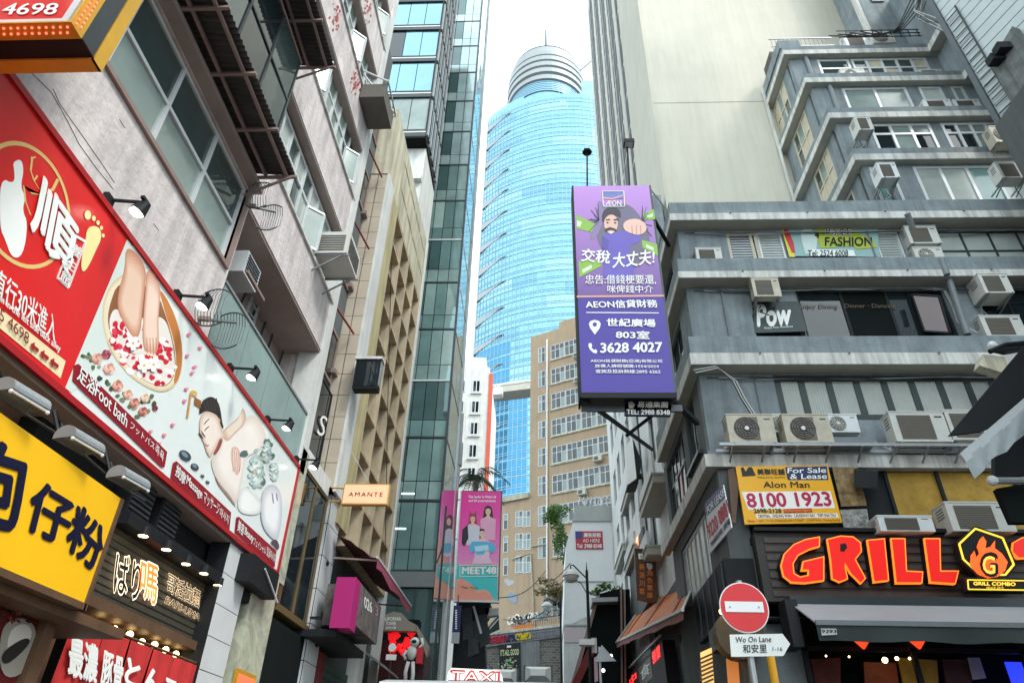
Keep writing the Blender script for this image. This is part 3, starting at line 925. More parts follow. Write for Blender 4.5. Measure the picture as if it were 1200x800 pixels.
# floodlights on hoops above it
for i, (y, lab) in enumerate(((4.66, 'grey drum floodlight at the left edge of the photo above the yellow sign'), (5.5, 'middle grey drum floodlight over the yellow sign'), (6.38, 'right hand grey drum floodlight at the end of the yellow sign'))):
    t = thing('floodlight', lab, 'floodlight', (-4.3, y, 4.2), 'drum floodlights over the yellow sign')
    a, b = V((-4.2, y-.16, 4.17)), V((-4.13, y+.2, 4.17))
    ax = (b-a).normalized()
    n = 12
    rows = [[], []]
    for k in range(n+1):
        an = -.35+math.pi*1.12*k/n
        side = V((math.cos(an)*-1, 0, math.sin(an)))*.1
        for r, c in ((0, a), (1, b)): rows[r].append(c+side)
    mb = MB().sheet(rows)
    mb.sheet([[p+(V((0, 0, -.004))) for p in rows[1]], [p+V((0, 0, -.004)) for p in rows[0]]])
    for c in (a, b):
        k0 = len(mb.v)
        mb.v += [c+V((math.cos(-.35+math.pi*1.12*k/n)*-1, 0, math.sin(-.35+math.pi*1.12*k/n)))*.1 for k in range(n+1)]
        mb.f.append(tuple(range(k0, k0+n+1)))
    mb.build('drum', M['steel'], t, smooth=False)
    MB().bar(a+V((.08, 0, -.02)), b+V((.08, 0, -.02)), .02).build('lip', M['alu'], t)
    for c in (a, b): MB().ball(c+V((.085, 0, -.03)), .018, 8, 5).build('bolt', M['alu'], t)
    MB().tube([(-4.3, y-.1, 4.2), (-4.42, y-.12, 4.42), (-4.52, y, 4.5), (-4.5, y+.12, 4.42), (-4.35, y+.12, 4.2)], .016).build('hoop', M['black'], t)
    MB().bar((-4.4, y, 4.1), (-5.0, y, 4.4), .03).build('arm', M['black'], t)
cab = MB().tube([(-4.55, 3.5+.3*k, 4.33+.02*math.sin(k)) for k in range(14)], .014).build('cable', M['cable'], None)
tag(cab, 'black cable running along the beam above the yellow sign', 'cable')

# ---------------------------------------------------------------- ramen shop under the banner
SH = thing('ramen_shop', 'dark timber ramen shop front under the plaster soffit, between yellow sign and tiled pier', 'shop', (-5.4, 9, 0))
MB().box(-6.6, -5.0, -4, 13.3, 4.9, 4.94).build('soffit', M['plaster_soffit'], SH)
MB().box(-9, -6.6, -4, 13.3, 0, 4.9).build('back_wall', M['dark'], SH)
MB().box(-5.55, -5.42, 6.6, 11.4, 4.3, 4.9).build('fascia', M['black'], SH)
MB().box(-5.45, -5.2, 7.75, 11.42, 3.42, 4.28).build('sign_board', pm('black_stained_board', (.05, .045, .03), .6, var=.3, scale=3, bump=.15), SH)
for k in range(9):
    z = 3.5+k*.085
    MB().box(-5.204, -5.194, 7.8, 11.4, z, z+.012).build('board_joint', M['black'], SH)
MB().box(-5.6, -5.1, 6.7, 11.5, 3.3, 3.42).build('beam', M['wood'], SH)
for y in (7.5, 11.35):
    MB().box(-5.5, -5.15, y-.12, y+.12, 0, 3.3).build('post', M['wood'], SH)
fw_ = FL(-5.19)
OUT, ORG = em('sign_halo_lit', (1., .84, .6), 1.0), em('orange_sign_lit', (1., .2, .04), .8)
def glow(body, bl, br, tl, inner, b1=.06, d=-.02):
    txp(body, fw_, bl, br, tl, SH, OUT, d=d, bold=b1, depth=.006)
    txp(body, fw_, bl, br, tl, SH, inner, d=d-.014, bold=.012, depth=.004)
glow('ばり', (133, 692), (163, 704), (137, 645), M['black'])
glow('嗎', (163, 700), (183, 708), (166, 655), ORG)
glow('哥活拉麵', (195, 692), (233, 712), (198, 670), M['black'], .035)
glow('BARI-UMA', (193, 706), (233, 727), (196, 698), M['black'], .03)
plu([(y, z) for y, z in ((11.1, 3.55), (11.22, 3.55), (11.22, 3.9), (11.1, 3.9))], fw_, SH, hx('E8D8C8'), -.02, .01, 'label_plate')
# louvre boxes and downlights in the soffit
for i, y in enumerate((8.0, 8.75)):
    t = thing('vent_box', ('left', 'right')[i]+' hand slatted black vent box under the banner soffit', 'vent', (-5.3, y, 4.5), 'slatted vent boxes')
    MB().box(-5.5, -5.12, y, y+.55, 4.32, 4.88).build('casing', M['black'], t)
    for k in range(8): MB().box(-5.12, -5.1, y+.03, y+.52, 4.36+k*.065, 4.39+k*.065).build('slat', M['darkmetal'], t)
DL = em('downlight_lit', (1., .78, .42), 7)
LL = ('nearest', 'second', 'third', 'fourth', 'last')
for i, (px, py) in enumerate(((168, 627), (195, 643), (218, 660), (239, 671), (255, 685))):
    p = HZ(px, py, 4.24)
    t = thing('downlight', LL[i]+' of five warm downlights in a row above the ramen sign', 'lamp', p, 'downlights over the ramen sign')
    MB().cyl(p+V((0, 0, .1)), p+V((0, 0, -.006)), .075, 14).build('can', M['black'], t)
    MB().cyl(p+V((0, 0, -.004)), p-V((0, 0, .012)), .058, 12).build('lens', DL, t)
MB().box(-5.6, -5.36, 6.4, 13.2, 4.42, 4.898).build('dropped_soffit', M['black'], SH)
MB().box(-5.46, -4.98, 7.9, 12.6, 4.245, 4.4).build('lamp_rail', M['black'], SH)
# noren curtain panels
NR = thing('noren_curtain', 'red shop curtain in panels with white brush lettering below the ramen sign', 'curtain', (-5.0, 9.4, 3.1))
REDC = pm('red_cotton', (.52, .025, .025), .85, var=.2, scale=3, bump=.1)
for k in range(6):
    a, b = 7.62+k*.6, 7.62+(k+1)*.6-.02
    rows = []
    for j in range(5):
        z = 3.1-j*.16
        rows.append([(-5.02+.025*math.sin(y*17+k)*(j/4+.2), y, z) for y in [a+(b-a)*i/10 for i in range(11)]])
    MB().sheet(rows).build('panel', REDC, NR, smooth=True)
MB().cyl((-5.05, 7.4, 3.13), (-5.05, 11.4, 3.13), .018, 8).build('rod', M['wood'], NR)
fn = FL(-5.0)
txp('最濃', fn, (80, 790), (113, 800), (83, 745), NR, WHT, d=-.03, bold=.05)
txp('とんこつ', fn, (146, 800), (225, 832), (150, 770), NR, WHT, d=-.03, bold=.05)
txp('豚骨', fn, (118, 800), (142, 808), (122, 762), NR, WHT, d=-.03, bold=.04)
WB = em('warm_bulb_lit', (1., .70, .3), 6)
for i, (px, py) in enumerate(((71, 734), (115, 731), (134, 737), (152, 743), (166, 752), (181, 755), (194, 761), (206, 766))):
    p = FL(-5.3).w(px, py)
    t = MB().ball(p, .045, 10, 6).build('globe_bulb', WB, None)
    tag(t, ('first', 'second', 'third', 'fourth', 'fifth', 'sixth', 'seventh', 'last')[i]+' warm globe bulb from the left above the red shop curtain', 'light bulb', 'string of warm bulbs above the curtain')
# neighbouring shop: poster board, wooden slats
PB = thing('food_poster', 'poster board with photographs of food at the lower left edge below the yellow sign', 'poster', (-4.6, 5.2, 2))
fp = FL(-4.62)
u0, z1 = fp.hit(-10, 700)
MB().fb(fp, 4.4, 6.5, 0, .05, 1.9, 2.85).build('board', hx('5A1512'), PB)
ply([(0, 735), (20, 722), (38, 728), (44, 745), (30, 790), (0, 795)], fp, PB, hx('9A958C'), -.01, s=2)
ply([(10, 738), (30, 728), (40, 742), (24, 768), (8, 770)], fp, PB, hx('CFCBC2'), -.014, s=2)
ply([(0, 765), (30, 745), (38, 752), (6, 782)], fp, PB, hx('26221F'), -.018, s=2)
for k in range(40):
    x, y = random.uniform(0, 40), random.uniform(700, 728)
    ply(ell(x, y, random.uniform(1.5, 4), random.uniform(1, 2), 6, rot=random.random()*3), fp, PB, random.choice([hx('4A1A14'), hx('8A3A20'), hx('2A1410'), hx('B0603A')]), -.012-.0003*k)
MB().box(-5.4, -4.55, 6.52, 6.68, 0, 2.95).build('post', M['wood'], PB)
MB().box(-5.9, -4.3, 3, 7.4, 2.86, 2.95).build('canopy_board', M['wood'], PB)
for k in range(6): fpiece('slat', M['wood'], PB, fp, 4.6, 5.9, -.02, .02, 1.5+k*.065, 1.54+k*.065)
p = FL(-4.7).w(18, 691)
t = MB().cyl(p, p-V((0, 0, .012)), .055, 12).build('recessed_light', DL, None)
tag(t, 'single warm recessed light in the board under the yellow sign', 'lamp')

# tiled pier, marble panel, speaker box
PR = thing('tiled_pier', 'white tiled pier beside the ramen shop, left of the veined marble panel', 'pillar', (-5.1, 11, 0))
MB().box(-5.3, -4.985, 10.75, 11.65, 0, 4.9).build('core', M['black'], PR)
WT = pm('white_glazed_tile', (.60, .62, .63), .3, var=.06, scale=2, bump=.02)
for r in range(10):
    fpiece('tile', WT, PR, FL(-4.97), 10.76, 11.64, 0, .012, .3+r*.46, .3+r*.46+.448, .002)
MP = thing('marble_panel', 'green veined cream marble panel beside a dark doorway', 'wall panel', (-5.1, 12.5, 0))
mar = pm('green_veined_marble', (.45, .47, .36), .25, var=.45, scale=1.4, bump=.0)
nd = mar.node_tree.nodes
for q in nd:
    if q.type == 'TEX_NOISE': q.inputs['Distortion'].default_value = 2.5
MB().box(-5.3, -4.96, 12.0, 13.15, 0, 4.9).build('slab', mar, MP)
MB().box(-5.28, -4.97, 13.0, 13.45, 4.9, 7.6).build('upper_slab', mar, MP)
sb = thing('loudspeaker_box', 'black box with a white edge hung under the far end of the banner', 'speaker', (-4.8, 11.6, 4.6))
MB().box(-5.3, -4.74, 11.2, 12.5, 4.42, 4.86).build('casing', M['black'], sb)
MB().bar((-4.71, 11.7, 4.75), (-4.71, 12.6, 4.4), .02).build('edge_strip', M['alu'], sb)
fr_ = thing('menu_frame', 'small gilt framed light box at the foot of the marble panel', 'sign', (-4.9, 12.3, 2.9))
fm_ = FL(-4.9)
u0, z0 = fm_.hit(282, 785)
MB().fb(fm_, u0-.1, u0+.75, 0, .06, z0-.6, z0+.02).build('frame', GOLD, fr_)
MB().fb(fm_, u0-.04, u0+.69, -.01, -.002, z0-.55, z0-.05).build('screen', em('menu_screen_lit', (.9, .12, .05), .8), fr_)

# ---------------------------------------------------------------- gap between A and B: glazed stair bay
G1 = thing('stair_bay', 'narrow glazed bay with gold window frames between the banner wall and the beige lattice building', 'building', (-5.6, 14, 0))
MB().box(-12, -5.45, 13.3, 15.2, 0, 24).build('wall', M['greydark'], G1)
MB().box(-5.9, -4.99, 13.3, 13.42, 4.5, 7.6).build('jamb', M['wood'], G1)
fg = FL(-5.02)
DG = pm('tarnished_brass_frame', (.17, .12, .05), .5, metal=.3, var=.2, scale=4, bump=.05)
w = win(G1, fg, 13.5, 15.35, 4.55, 7.35, nu=2, nz=1, fm=DG, gm=M['glassd'], fw=.045, d=0, fd=.08)
MB().fb(fg, 13.3, 15.4, -.05, .35, 4.44, 4.54).build('sill', DG, G1)
MB().fb(fg, 13.3, 15.2, -.02, .4, 7.36, 7.75).build('head', M['white'], G1)
win(G1, FL(-5.3), 13.35, 15.1, 7.8, 10.0, nu=1, nz=1, fm=M['black'], gm=M['glassd'], d=0)
txp('S', FL(-5.3), (371, 508), (379, 512), (377, 485), G1, WHT, d=-.02)
for z in (10.2, 13.2, 16.2, 19.2):
    win(G1, FL(-5.4), 13.4, 15.1, z+.1, z+1.5, nu=2, nz=1, fm=M['rail'], gm=M['glassd'], d=0, fw=.08)
    MB().bar((-5.3, 13.35, z+1.7), (-5.05, 15.1, z+1.7), .045).build('awning_bar', hx('8A3A34'), G1)
MB().box(-7, -5.02, 13.3, 15.4, 0, 4.3).build('doorway', M['dark'], G1)
bp_ = thing('tiled_pier', 'tall pier of white tiles with black joints and stickers under the beige lattice building', 'pillar', (-4.95, 15.8, 0))
MB().box(-5.3, -4.98, 15.45, 16.35, 0, 7.5).build('core', M['black'], bp_)
for r in range(10):
    fpiece('tile', WT, bp_, FL(-4.96), 15.46, 16.34, 0, .015, .25+r*.73, .25+r*.73+.71, .002)
    fpiece('tile', WT, bp_, FY(15.44), -5.28, -4.99, 0, .012, .25+r*.73, .25+r*.73+.71, .002)
for (px, py, s) in ((384, 660, 3), (379, 720, 4), (371, 755, 3)):
    ply(ell(px, py, s*.6, s, 8), FL(-4.96), bp_, M['black'], -.01, .003)

# ================================================================ B: beige building with deep egg-crate screen
B = thing('lattice_building', 'beige building with deep egg crate sun screen beside the glass tower', 'building', (-7, 18, 0))
bx = -4.9
wall(B, FY(15.2), M['beige_tile'], -12, bx-.02, .02, .35, 7.5, 18.2, [(-6.6, -5.45, 8.1, 17.5)])
MB().box(-9, -5.45, 15.5, 15.56, 7.5, 18).build('recess_glass', M['glassd'], B)
for r in range(17):
    z = 7.6+r*.62
    for (a, b) in ((-5.44, -5.2), (-5.19, bx)):
        fpiece('tile', M['beige_tile'], B, FY(15.2), a, b-.012, 0, .018, z, z+.605, .003)
for z in (10.6, 13.4, 16.2):
    MB().box(-6.6, -5.3, 14.95, 15.2, z, z+.12).build('canopy', M['rail'], B)
MB().box(-12, bx-.02, 15.22, 22.2, 18.2, 21.4).build('upper_block', M['cream'], B)
for (a, b, c, d) in ((-6.3, -5.9, 18.9, 20.4),):
    MB().box(a, b, 15.1, 15.2, c, d).build('patch', hx('B9A86A'), B)
MB().box(-12, bx-.6, 15.5, 22.2, 0, 18.2).build('core', M['greydark'], B)
MB().box(bx-.6, bx+.05, 15.22, 15.95, 7.5, 18.2).build('pilaster', M['white'], B)
MB().box(bx-.6, bx+.0, 15.96, 16.85, 7.0, 18.2).build('pilaster', pm('yellowed_render', (.52, .45, .24), .8, var=.2, scale=1, bump=.2, streak=.35), B)
for i in range(7):
    z = 9+i*1.3
    MB().box(bx-.6, bx+.055, 15.95, 15.958, z, z+.02).build('joint', M['steel'], B)
# side wall strip windows above
fB = FL(bx)
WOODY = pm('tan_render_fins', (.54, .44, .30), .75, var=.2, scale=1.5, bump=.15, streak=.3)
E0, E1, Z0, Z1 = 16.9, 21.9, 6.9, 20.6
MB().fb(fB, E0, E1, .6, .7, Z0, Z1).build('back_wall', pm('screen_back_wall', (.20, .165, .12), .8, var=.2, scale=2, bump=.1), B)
nc = 4
for i in range(nc+1):
    u = E0+(E1-E0)*i/nc
    MB().fb(fB, u-.05, u+.05, 0, .6, Z0, Z1).build('fin', WOODY, B)
nf = 11
for j in range(nf+1):
    z = Z0+(Z1-Z0)*j/nf
    for i in range(nc):
        a, b = E0+(E1-E0)*i/nc, E0+(E1-E0)*(i+1)/nc
        # sloped shelf of each cell: gives the triangular shadows of the screen
        P = fB.pt
        MB().hexa([P(a+.05, .02, z-.04), P(b-.05, .02, z-.04), P(b-.05, .6, z-.04), P(a+.05, .6, z-.04),
                   P(a+.05, .02, z+.05), P(b-.05, .02, z+.05), P(b-.05, .6, z+.3), P(a+.05, .6, z+.3)]).build('shelf', WOODY, B)
MB().fb(fB, E0-.1, E1+.05, -.02, .75, Z0-.2, Z0-.045).build('sill', WOODY, B)
MB().fb(fB, E1+.06, E1+.3, -.05, .7, 0, 21.4).build('end_pier', M['white'], B)
MB().fb(fB, 16.9, 22.1, .3, .8, 0, 6.7).build('lower_wall', M['greydark'], B)
MB().tube([(bx+.03, 21.7, 7.), (bx+.03, 19, 12), (bx+.03, 17, 16)], .012).build('cable', M['cable'], B)

# sign box on a rack in front
tv = thing('projecting_box', 'black screen box with a white top slab projecting from the beige corner', 'sign', (-4.5, 15, 10.5))
MB().box(-4.78, -4.14, 14.9, 15.19, 10.1, 10.95).build('casing', M['black'], tv)
MB().box(-4.82, -4.1, 14.86, 15.2, 10.955, 11.03).build('cover', M['white'], tv)
MB().box(-4.74, -4.18, 14.89, 14.898, 10.16, 10.88).build('screen', M['glassd'], tv)
MB().box(-4.139, -4.12, 14.92, 15.15, 10.2, 10.9).build('side_grille', M['steel'], tv)
# AMANTE
am = thing('projecting_sign', 'glowing peach light box with small dark capitals on a gold bracket', 'sign', (-4.1, 15.1, 7.3))
fa_ = FY(15.0)
MB().box(-4.6, -3.52, 15.0, 15.12, 7.1, 7.6).build('box', pm('gold_sign_frame', (.65, .40, .10), .35, metal=.3, var=.1, scale=3, bump=.03), am)
MB().box(-4.57, -3.55, 14.985, 14.998, 7.13, 7.57).build('face', em('peach_face_lit', (.95, .46, .27), .34), am)
txu('AMANTE', fa_, -4.45, 7.29, -3.66, 7.39, am, hx('3A1810'), d=-.022, sp=1.3, bold=.012)
MB().tube([(-4.9, 15.06, 7.52), (-4.72, 15.06, 7.52), (-4.6, 15.06, 7.5)], .02).build('bracket', GOLD, am)
MB().tube([(-4.9, 15.06, 7.2), (-4.72, 15.06, 7.2), (-4.6, 15.06, 7.2)], .02).build('bracket', GOLD, am)
MB().tube([(-4.9, 15.06, 8.9), (-4.0, 15.06, 7.6)], .008).build('stay', M['wcable'], am)

# ACs on the left buildings
def window_ac(p, w, dpt, h, label, facing='x', rack=True, group=None, name='window_air_conditioner', sg=1, front=None):
    """box unit; p = near lower corner on the wall; louvred front at the street end"""
    x, y, z = p
    t = thing(name, label, 'air conditioner', p, group)
    if facing == 'x':       # sticks out of an x-plane by dpt*sg, w along y
        xs = sorted((x, x+dpt*sg)); b = (xs[0], xs[1], y, y+w, z, z+h)
    else:
        b = (x, x+w, y-dpt, y, z, z+h)
    MB().box(*b).build('casing', M['ac'], t)
    n = 7
    for k in range(n):
        zz = z+h*.12+h*.76*k/n
        if facing == 'x':
            xf = x+dpt*sg
            MB().box(min(xf, xf+.012*sg), max(xf, xf+.012*sg), y+w*.08, y+w*.92, zz, zz+h*.05).build('slat', M['acd'], t)
            MB().box(b[0]+.08, b[1]-.08, y-.012, y-.001, zz, zz+h*.05).build('slat', M['acd'], t)
        else:
            MB().box(x+w*.08, x+w*.66, y-dpt-.012, y-dpt-.001, zz, zz+h*.05).build('slat', M['acd'], t)
    if facing == 'y':
        MB().box(x+w*.07, x+w*.67, y-dpt-.006, y-dpt-.0005, z+h*.1, z+h*.9).build('grille', M['acd'], t)
    if rack:
        if facing == 'x':
            for yy in (y+.05, y+w-.05):
                MB().bar((x, yy, z-.03), (x+(dpt+.05)*sg, yy, z-.03), .035).build('bracket', M['steel'], t)
                MB().bar((x, yy, z-.45), (x+dpt*.85*sg, yy, z-.03), .03).build('brace', M['steel'], t)
        else:
            for xx in (x+.05, x+w-.05):
                MB().bar((xx, y, z-.03), (xx, y-dpt-.05, z-.03), .035).build('bracket', M['steel'], t)
                MB().bar((xx, y, z-.4), (xx, y-dpt*.85, z-.03), .03).build('brace', M['steel'], t)
    return t
window_ac((-5.0, 11.35, 11.5), .95, .72, .62, 'box air conditioner on a rack at the right end of the plaster wall', rack=True)
t = thing('air_conditioner_rack', 'dark metal rack tray holding an air conditioner, high on the end of the plaster wall', 'air conditioner', (-4.9, 12.4, 17.4))
MB().box(-4.97, -4.3, 11.8, 12.9, 17.5, 18.05).build('casing', M['acd'], t)
for q in (((-5, 11.8, 18.5), (-4.25, 12.9, 18.15)), ((-5, 12.9, 18.5), (-4.25, 11.8, 18.15)), ((-4.25, 11.75, 18.15), (-4.25, 12.95, 18.15)), ((-5, 11.75, 18.6), (-4.25, 11.75, 18.1)), ((-5, 12.95, 18.6), (-4.25, 12.95, 18.1))):
    MB().bar(q[0], q[1], .04).build('rack_bar', M['alu'], t)

# magenta box, 026 sign, burgundy awning, shutters below B
mg = thing('magenta_sign', 'magenta box sign with a scuffed grey side reading 026', 'sign', (-4.2, 16, 4.8))
MB().box(-4.42, -4.0, 15.0, 15.5, 4.45, 5.48).build('front_box', hx('A81A6C', .6), mg)
MB().box(-4.75, -3.99, 15.51, 17.7, 4.6, 5.46).build('side_box', pm('scuffed_grey_board', (.14, .12, .115), .8, var=.6, scale=4, bump=.2), mg)
txp('026', FL(-3.99), (427, 711), (436, 718), (427, 698), mg, WHT, d=-.01, bold=.03)
txp('3', FL(-3.99), (440, 720), (443, 722), (440, 708), mg, hx('C090A0'), d=-.01)
MB().box(-5.3, -4.3, 15.1, 17.8, 4.3, 4.44).build('underside', M['black'], mg)
for k in range(4): MB().bar((-4.95, 15.3+k*.9, 4.7), (-4.7, 15.3+k*.9, 4.7), .05).build('bracket', M['black'], mg)
BUR = pm('burgundy_canvas', (.10, .02, .025), .8, var=.35, scale=3, bump=.2)
aw = thing('torn_awning', 'torn burgundy awning with pink valance under the lattice screen', 'awning', (-4.5, 18, 6.3))
rows = []
for j in range(7):
    t_ = j/6
    rows.append([(-4.88+1.05*t_, 16.0+.6*i*1.0, 6.75-.55*t_+.06*math.sin(i*1.7+j)*t_-.05*random.random()) for i in range(9)])
MB().sheet(rows).build('canvas', BUR, aw, smooth=True)
rows = [[(-3.83, 16.0+.6*i, 6.2+.06*math.sin(i*1.7+6)-dz) for i in range(9)] for dz in (0, .22+.05*random.random())]
MB().sheet(rows).build('valance', hx('A04A62', .7), aw)
MB().bar((-3.84, 16, 6.2), (-3.84, 20.9, 6.2), .05).build('front_bar', M['alu'], aw)
for y in (16.1, 20.7): MB().bar((-4.9, y, 6.2), (-3.84, y, 6.15), .04).build('arm', M['rail'], aw)
sh = thing('shuttered_shop', 'dark green shuttered shop front below the magenta sign', 'shop', (-5.2, 18, 0))
MB().box(-9, -5.1, 15.45, 22.1, 0, 6.6).build('wall', M['greydark'], sh)
gsh = pm('dark_green_shutter', (.012, .05, .035), .5, var=.3, scale=2, bump=.05)
for k in range(22): fpiece('slat', gsh, sh, FL(-5.02), 16.9, 19.4, 0, .03, .4+k*.17, .4+k*.17+.155)
MB().box(-5.1, -4.8, 19.45, 20.1, 0, 5.9).build('pier', M['white'], sh)
MB().box(-5.1, -4.9, 16.4, 16.75, 0, 4.2).build('pier', hx('6B2A26', .7), sh)
fpiece('notice', WHT, sh, FL(-4.97), 17.0, 17.4, 0, .01, 2.9, 3.3)
MB().hexa([(-5.0, 20.2, 4.9), (-4.2, 20.2, 4.4), (-4.2, 22, 4.4), (-5.0, 22, 4.9), (-5.0, 20.2, 4.96), (-4.2, 20.2, 4.46), (-4.2, 22, 4.46), (-5.0, 22, 4.96)]).build('canopy', M['steel'], sh)

# ================================================================ C: setback block with the glass box above
Cb = thing('glass_box_building', 'glazed block with dark louvred flank above a white lower wall, left of the sky gap', 'building', (-9, 25, 0))
MB().box(-16, -6.05, 24.3, 27.5, 0, 29.95).build('lower_wall', M['white'], Cb)
MB().box(-16, -6.4, 23.4, 24.29, 0, 27.3).build('lower_step', M['white'], Cb)
MB().box(-7.1, -6.55, 23.36, 23.399, 24, 26.5).build('window_recess', M['glassd'], Cb)
MB().box(-16, -6.04, 23.98, 24.29, 27.4, 27.7).build('cornice', M['slab'], Cb)
fc, fcs = FY(23.6), FL(-6.0)
zl = [30.0, 33.2, 36.4, 39.5, 42.5, 45.6, 48.7, 51.8]
for i in range(7):
    a, b = zl[i], zl[i+1]
    MB().box(-16, -6.04, 23.64, 27.4, a+.02, b-.02).build('storey', M['dark'], Cb)
    for q in range(8):
        u = -14.0+q*1.0
        gm_ = M['glasssky']
        if i == 0: gm_ = M['glassb']
        if i == 2 and q == 5: gm_ = M['glassd']
        fpiece('pane', gm_, Cb, fc, u+.02, u+.98, 0, .03, a+.62, b-.05, .004)
    for dz, w, mt in ((.0, .22, M['darkmetal']), (.28, .1, M['alu']), (.45, .08, M['darkmetal'])):
        MB().box(-16, -5.99, 23.5, 23.62, a+dz, a+dz+w).build('transom', mt, Cb)
    MB().box(-6.03, -5.97, 23.52, 23.62, a, b).build('corner_post', M['black'], Cb)
    MB().box(-6.02, -5.98, 23.63, 27.2, a+.0, a+.3).build('edge_beam', M['black'], Cb)
    for k in range(9):
        fpiece('louvre', M['darkmetal'] if k % 2 else M['steel'], Cb, fcs, 23.7+k*.4, 23.9+k*.4, -.12, .0, a+.32, b-.03, .0)
for (x0, x1) in ((-9.3, -8.2), (-10.4, -9.9)):
    MB().tube([(x0, 23.4, 30), (x0+.2, 23.4, 52)], .025).build('cleaning_cable', M['steel'], Cb)

# ================================================================ D: green glass tower
D = thing('glass_tower', 'dark green curtain wall tower beside the pink billboard', 'building', (-7, 33, 0))
MB().box(-13, -4.78, 31.05, 34.95, 0, 78).build('core', M['dark'], D)
fd_, fds = FY(31.0), FL(-4.74)
zs_ = [9.9]
while zs_[-1] < 76: zs_.append(zs_[-1]+3.28)
xs_ = [-4.78-i*.62 for i in range(9)]
GV = [M['glasst'], gl('green_tower_glass_pale', (.30, .43, .41), rough=.05, metal=.25, wav=.03), gl('green_tower_glass_deep', (.09, .16, .16), rough=.02, metal=.3, wav=.03)]
GVP = gl('sky_reflection_tower_glass', (.42, .56, .57), rough=.08, metal=.3, wav=.01)  # sky reflection put into the colour of the upper panes
GC = gl('green_curtained_glass', (.33, .45, .42), rough=.08)
for i, z in enumerate(zs_[:-1]):
    for k in range(8):
        a, b = xs_[k+1], xs_[k]
        g = random.choice([M['glasst'], GV[1], GC] if i in (3, 6) else [M['glasst'], GV[2], GV[1]])
        if z > 36: g = GV[2] if k > 1 else GVP
        if i in (2,): g = GV[2]
        fpiece('pane', g, D, fd_, a+.02, b-.02, 0, .04, z+1.0, z+3.2, .003)
        fpiece('spandrel_pane', (GVP if z > 36 else (GV[1] if i % 2 else M['glasst'])), D, fd_, a+.02, b-.02, 0, .04, z+.08, z+.96, .003)
    MB().box(-9.8, -4.76, 30.97, 31.04, z-.04, z+.06).build('transom', M['alu'] if i in (6, 3) else M['darkmetal'], D)
    MB().box(-4.79, -4.73, 31.0, 35.0, z-.04, z+.06).build('transom', M['darkmetal'], D)
    for k in range(6):
        u = 31.04+k*.65
        fpiece('pane', M['glassblue'] if z > 30 else (M['glassblue'] if (i+k) % 3 == 0 else GV[1]), D, fds, u+.015, u+.63, 0, .03, z+.1, z+3.2, .004)
MB().box(-4.8, -4.68, 30.94, 31.0, 9.9, 76).build('corner_post', M['darkmetal'], D)
MB().box(-4.8, -4.62, 34.96, 35.1, 4, 77).build('end_fin', M['white'], D)
MB().box(-9.8, -4.72, 30.85, 31.05, 9.2, 9.86).build('band', pm('grey_metal_band', (.20, .21, .21), .5, metal=.2, var=.1), D)
for k in range(6):
    fpiece('pane', GV[2], D, fd_, -4.8-.75*(k+1), -4.82-.75*k, 0, .04, 5.2, 9.15, .003)
    MB().box(-4.81-.75*k, -4.78-.75*k, 30.96, 31.05, 4, 9.2).build('mullion', M['darkmetal'], D)
for k in range(5):
    fpiece('pane', GV[k % 3], D, fds, 31.05+.78*k, 31.8+.78*k, 0, .03, 3, 9.8, .003)
MB().box(-9.5, -4.7, 31.06, 31.3, 26.0, 26.15).build('purple_light_strip', em('purple_strip_lit', (.45, .15, .8), 1.2), D)
# strip lights glimpsed inside
for px, py in ((478, 579), (468, 620)):
    u, z = fd_.hit(px, py)
    fpiece('interior_light', em('office_light_lit', (.75, 1., .98), 2.5) if 'ol' not in M else M['ol'], D, fd_, u-.3, u+.3, -.012, -.002, z, z+.07)
    M['ol'] = bpy.data.materials['office_light_lit']

# entrance canopy
ce = thing('entrance_canopy', 'arched taupe entrance canopy with small white lettering over red balloons', 'canopy', (-4.3, 23, 5.5))
fe = FY(23.0)
TA = pm('taupe_canopy_paint', (.24, .21, .17), .6, var=.1, scale=1, bump=.05)
pt = [(441, 745), (443, 730), (450, 720), (462, 715), (473, 720), (480, 727), (490, 731), (490, 738)]
MB().prism([fe.w(x, y) for x, y in [(438, 738), (443, 728), (451, 720), (461, 716), (471, 718), (479, 727), (487, 731), (488, 739)]], V((0, .35, 0))).build('arch_board', TA, ce)
MB().hexa([fe.w(488, 739), fe.w(500, 770), fe.w(502, 766, .0)+V((0, .3, 0)), fe.w(488, 739)+V((0, .3, 0)),
           fe.w(488, 731), fe.w(503, 757), fe.w(503, 757)+V((0, .3, 0)), fe.w(488, 731)+V((0, .3, 0))]).build('side_board', TA, ce)
txp('CALIFORNIA', fe, (446, 726.5), (470, 726.5), (446, 722.5), ce, WHT, d=-.02, bold=.02)
txp('TOWER', fe, (452, 732), (464, 732), (452, 728), ce, WHT, d=-.02, bold=.02)
txp('加州大廈', fe, (452, 736.5), (464, 736.5), (452, 733.5), ce, WHT, d=-.02, bold=.02)
MB().box(-5.4, -3.7, 23.4, 24.6, 4.2, 5.7).build('back_panel', hx('3A0808'), ce)
RL = em('red_decoration_lit', (.8, .01, .015), .45)
hb = thing('red_light_cluster', 'glowing red heart balloons under the taupe entrance canopy', 'decoration', (-4.4, 23.3, 5.3))
for k in range(26):
    p = FY(23.3).w(random.uniform(455, 487), random.uniform(742, 764))
    r = random.uniform(.07, .13)
    mb = MB().ball(p+V((-r*.45, 0, r*.3)), r*.6, 8, 6).ball(p+V((r*.45, 0, r*.3)), r*.6, 8, 6).cyl(p+V((0, 0, .2*r)), p+V((0, 0, -r)), r*.85, 8, .01)
    mb.build('balloon', RL, hb, smooth=True)
st = thing('astronaut_statue', 'small white astronaut figure with a red pack before the red balloons', 'statue', (-4.2, 22.6, 4.3))
c = FY(22.6).w(486, 752)
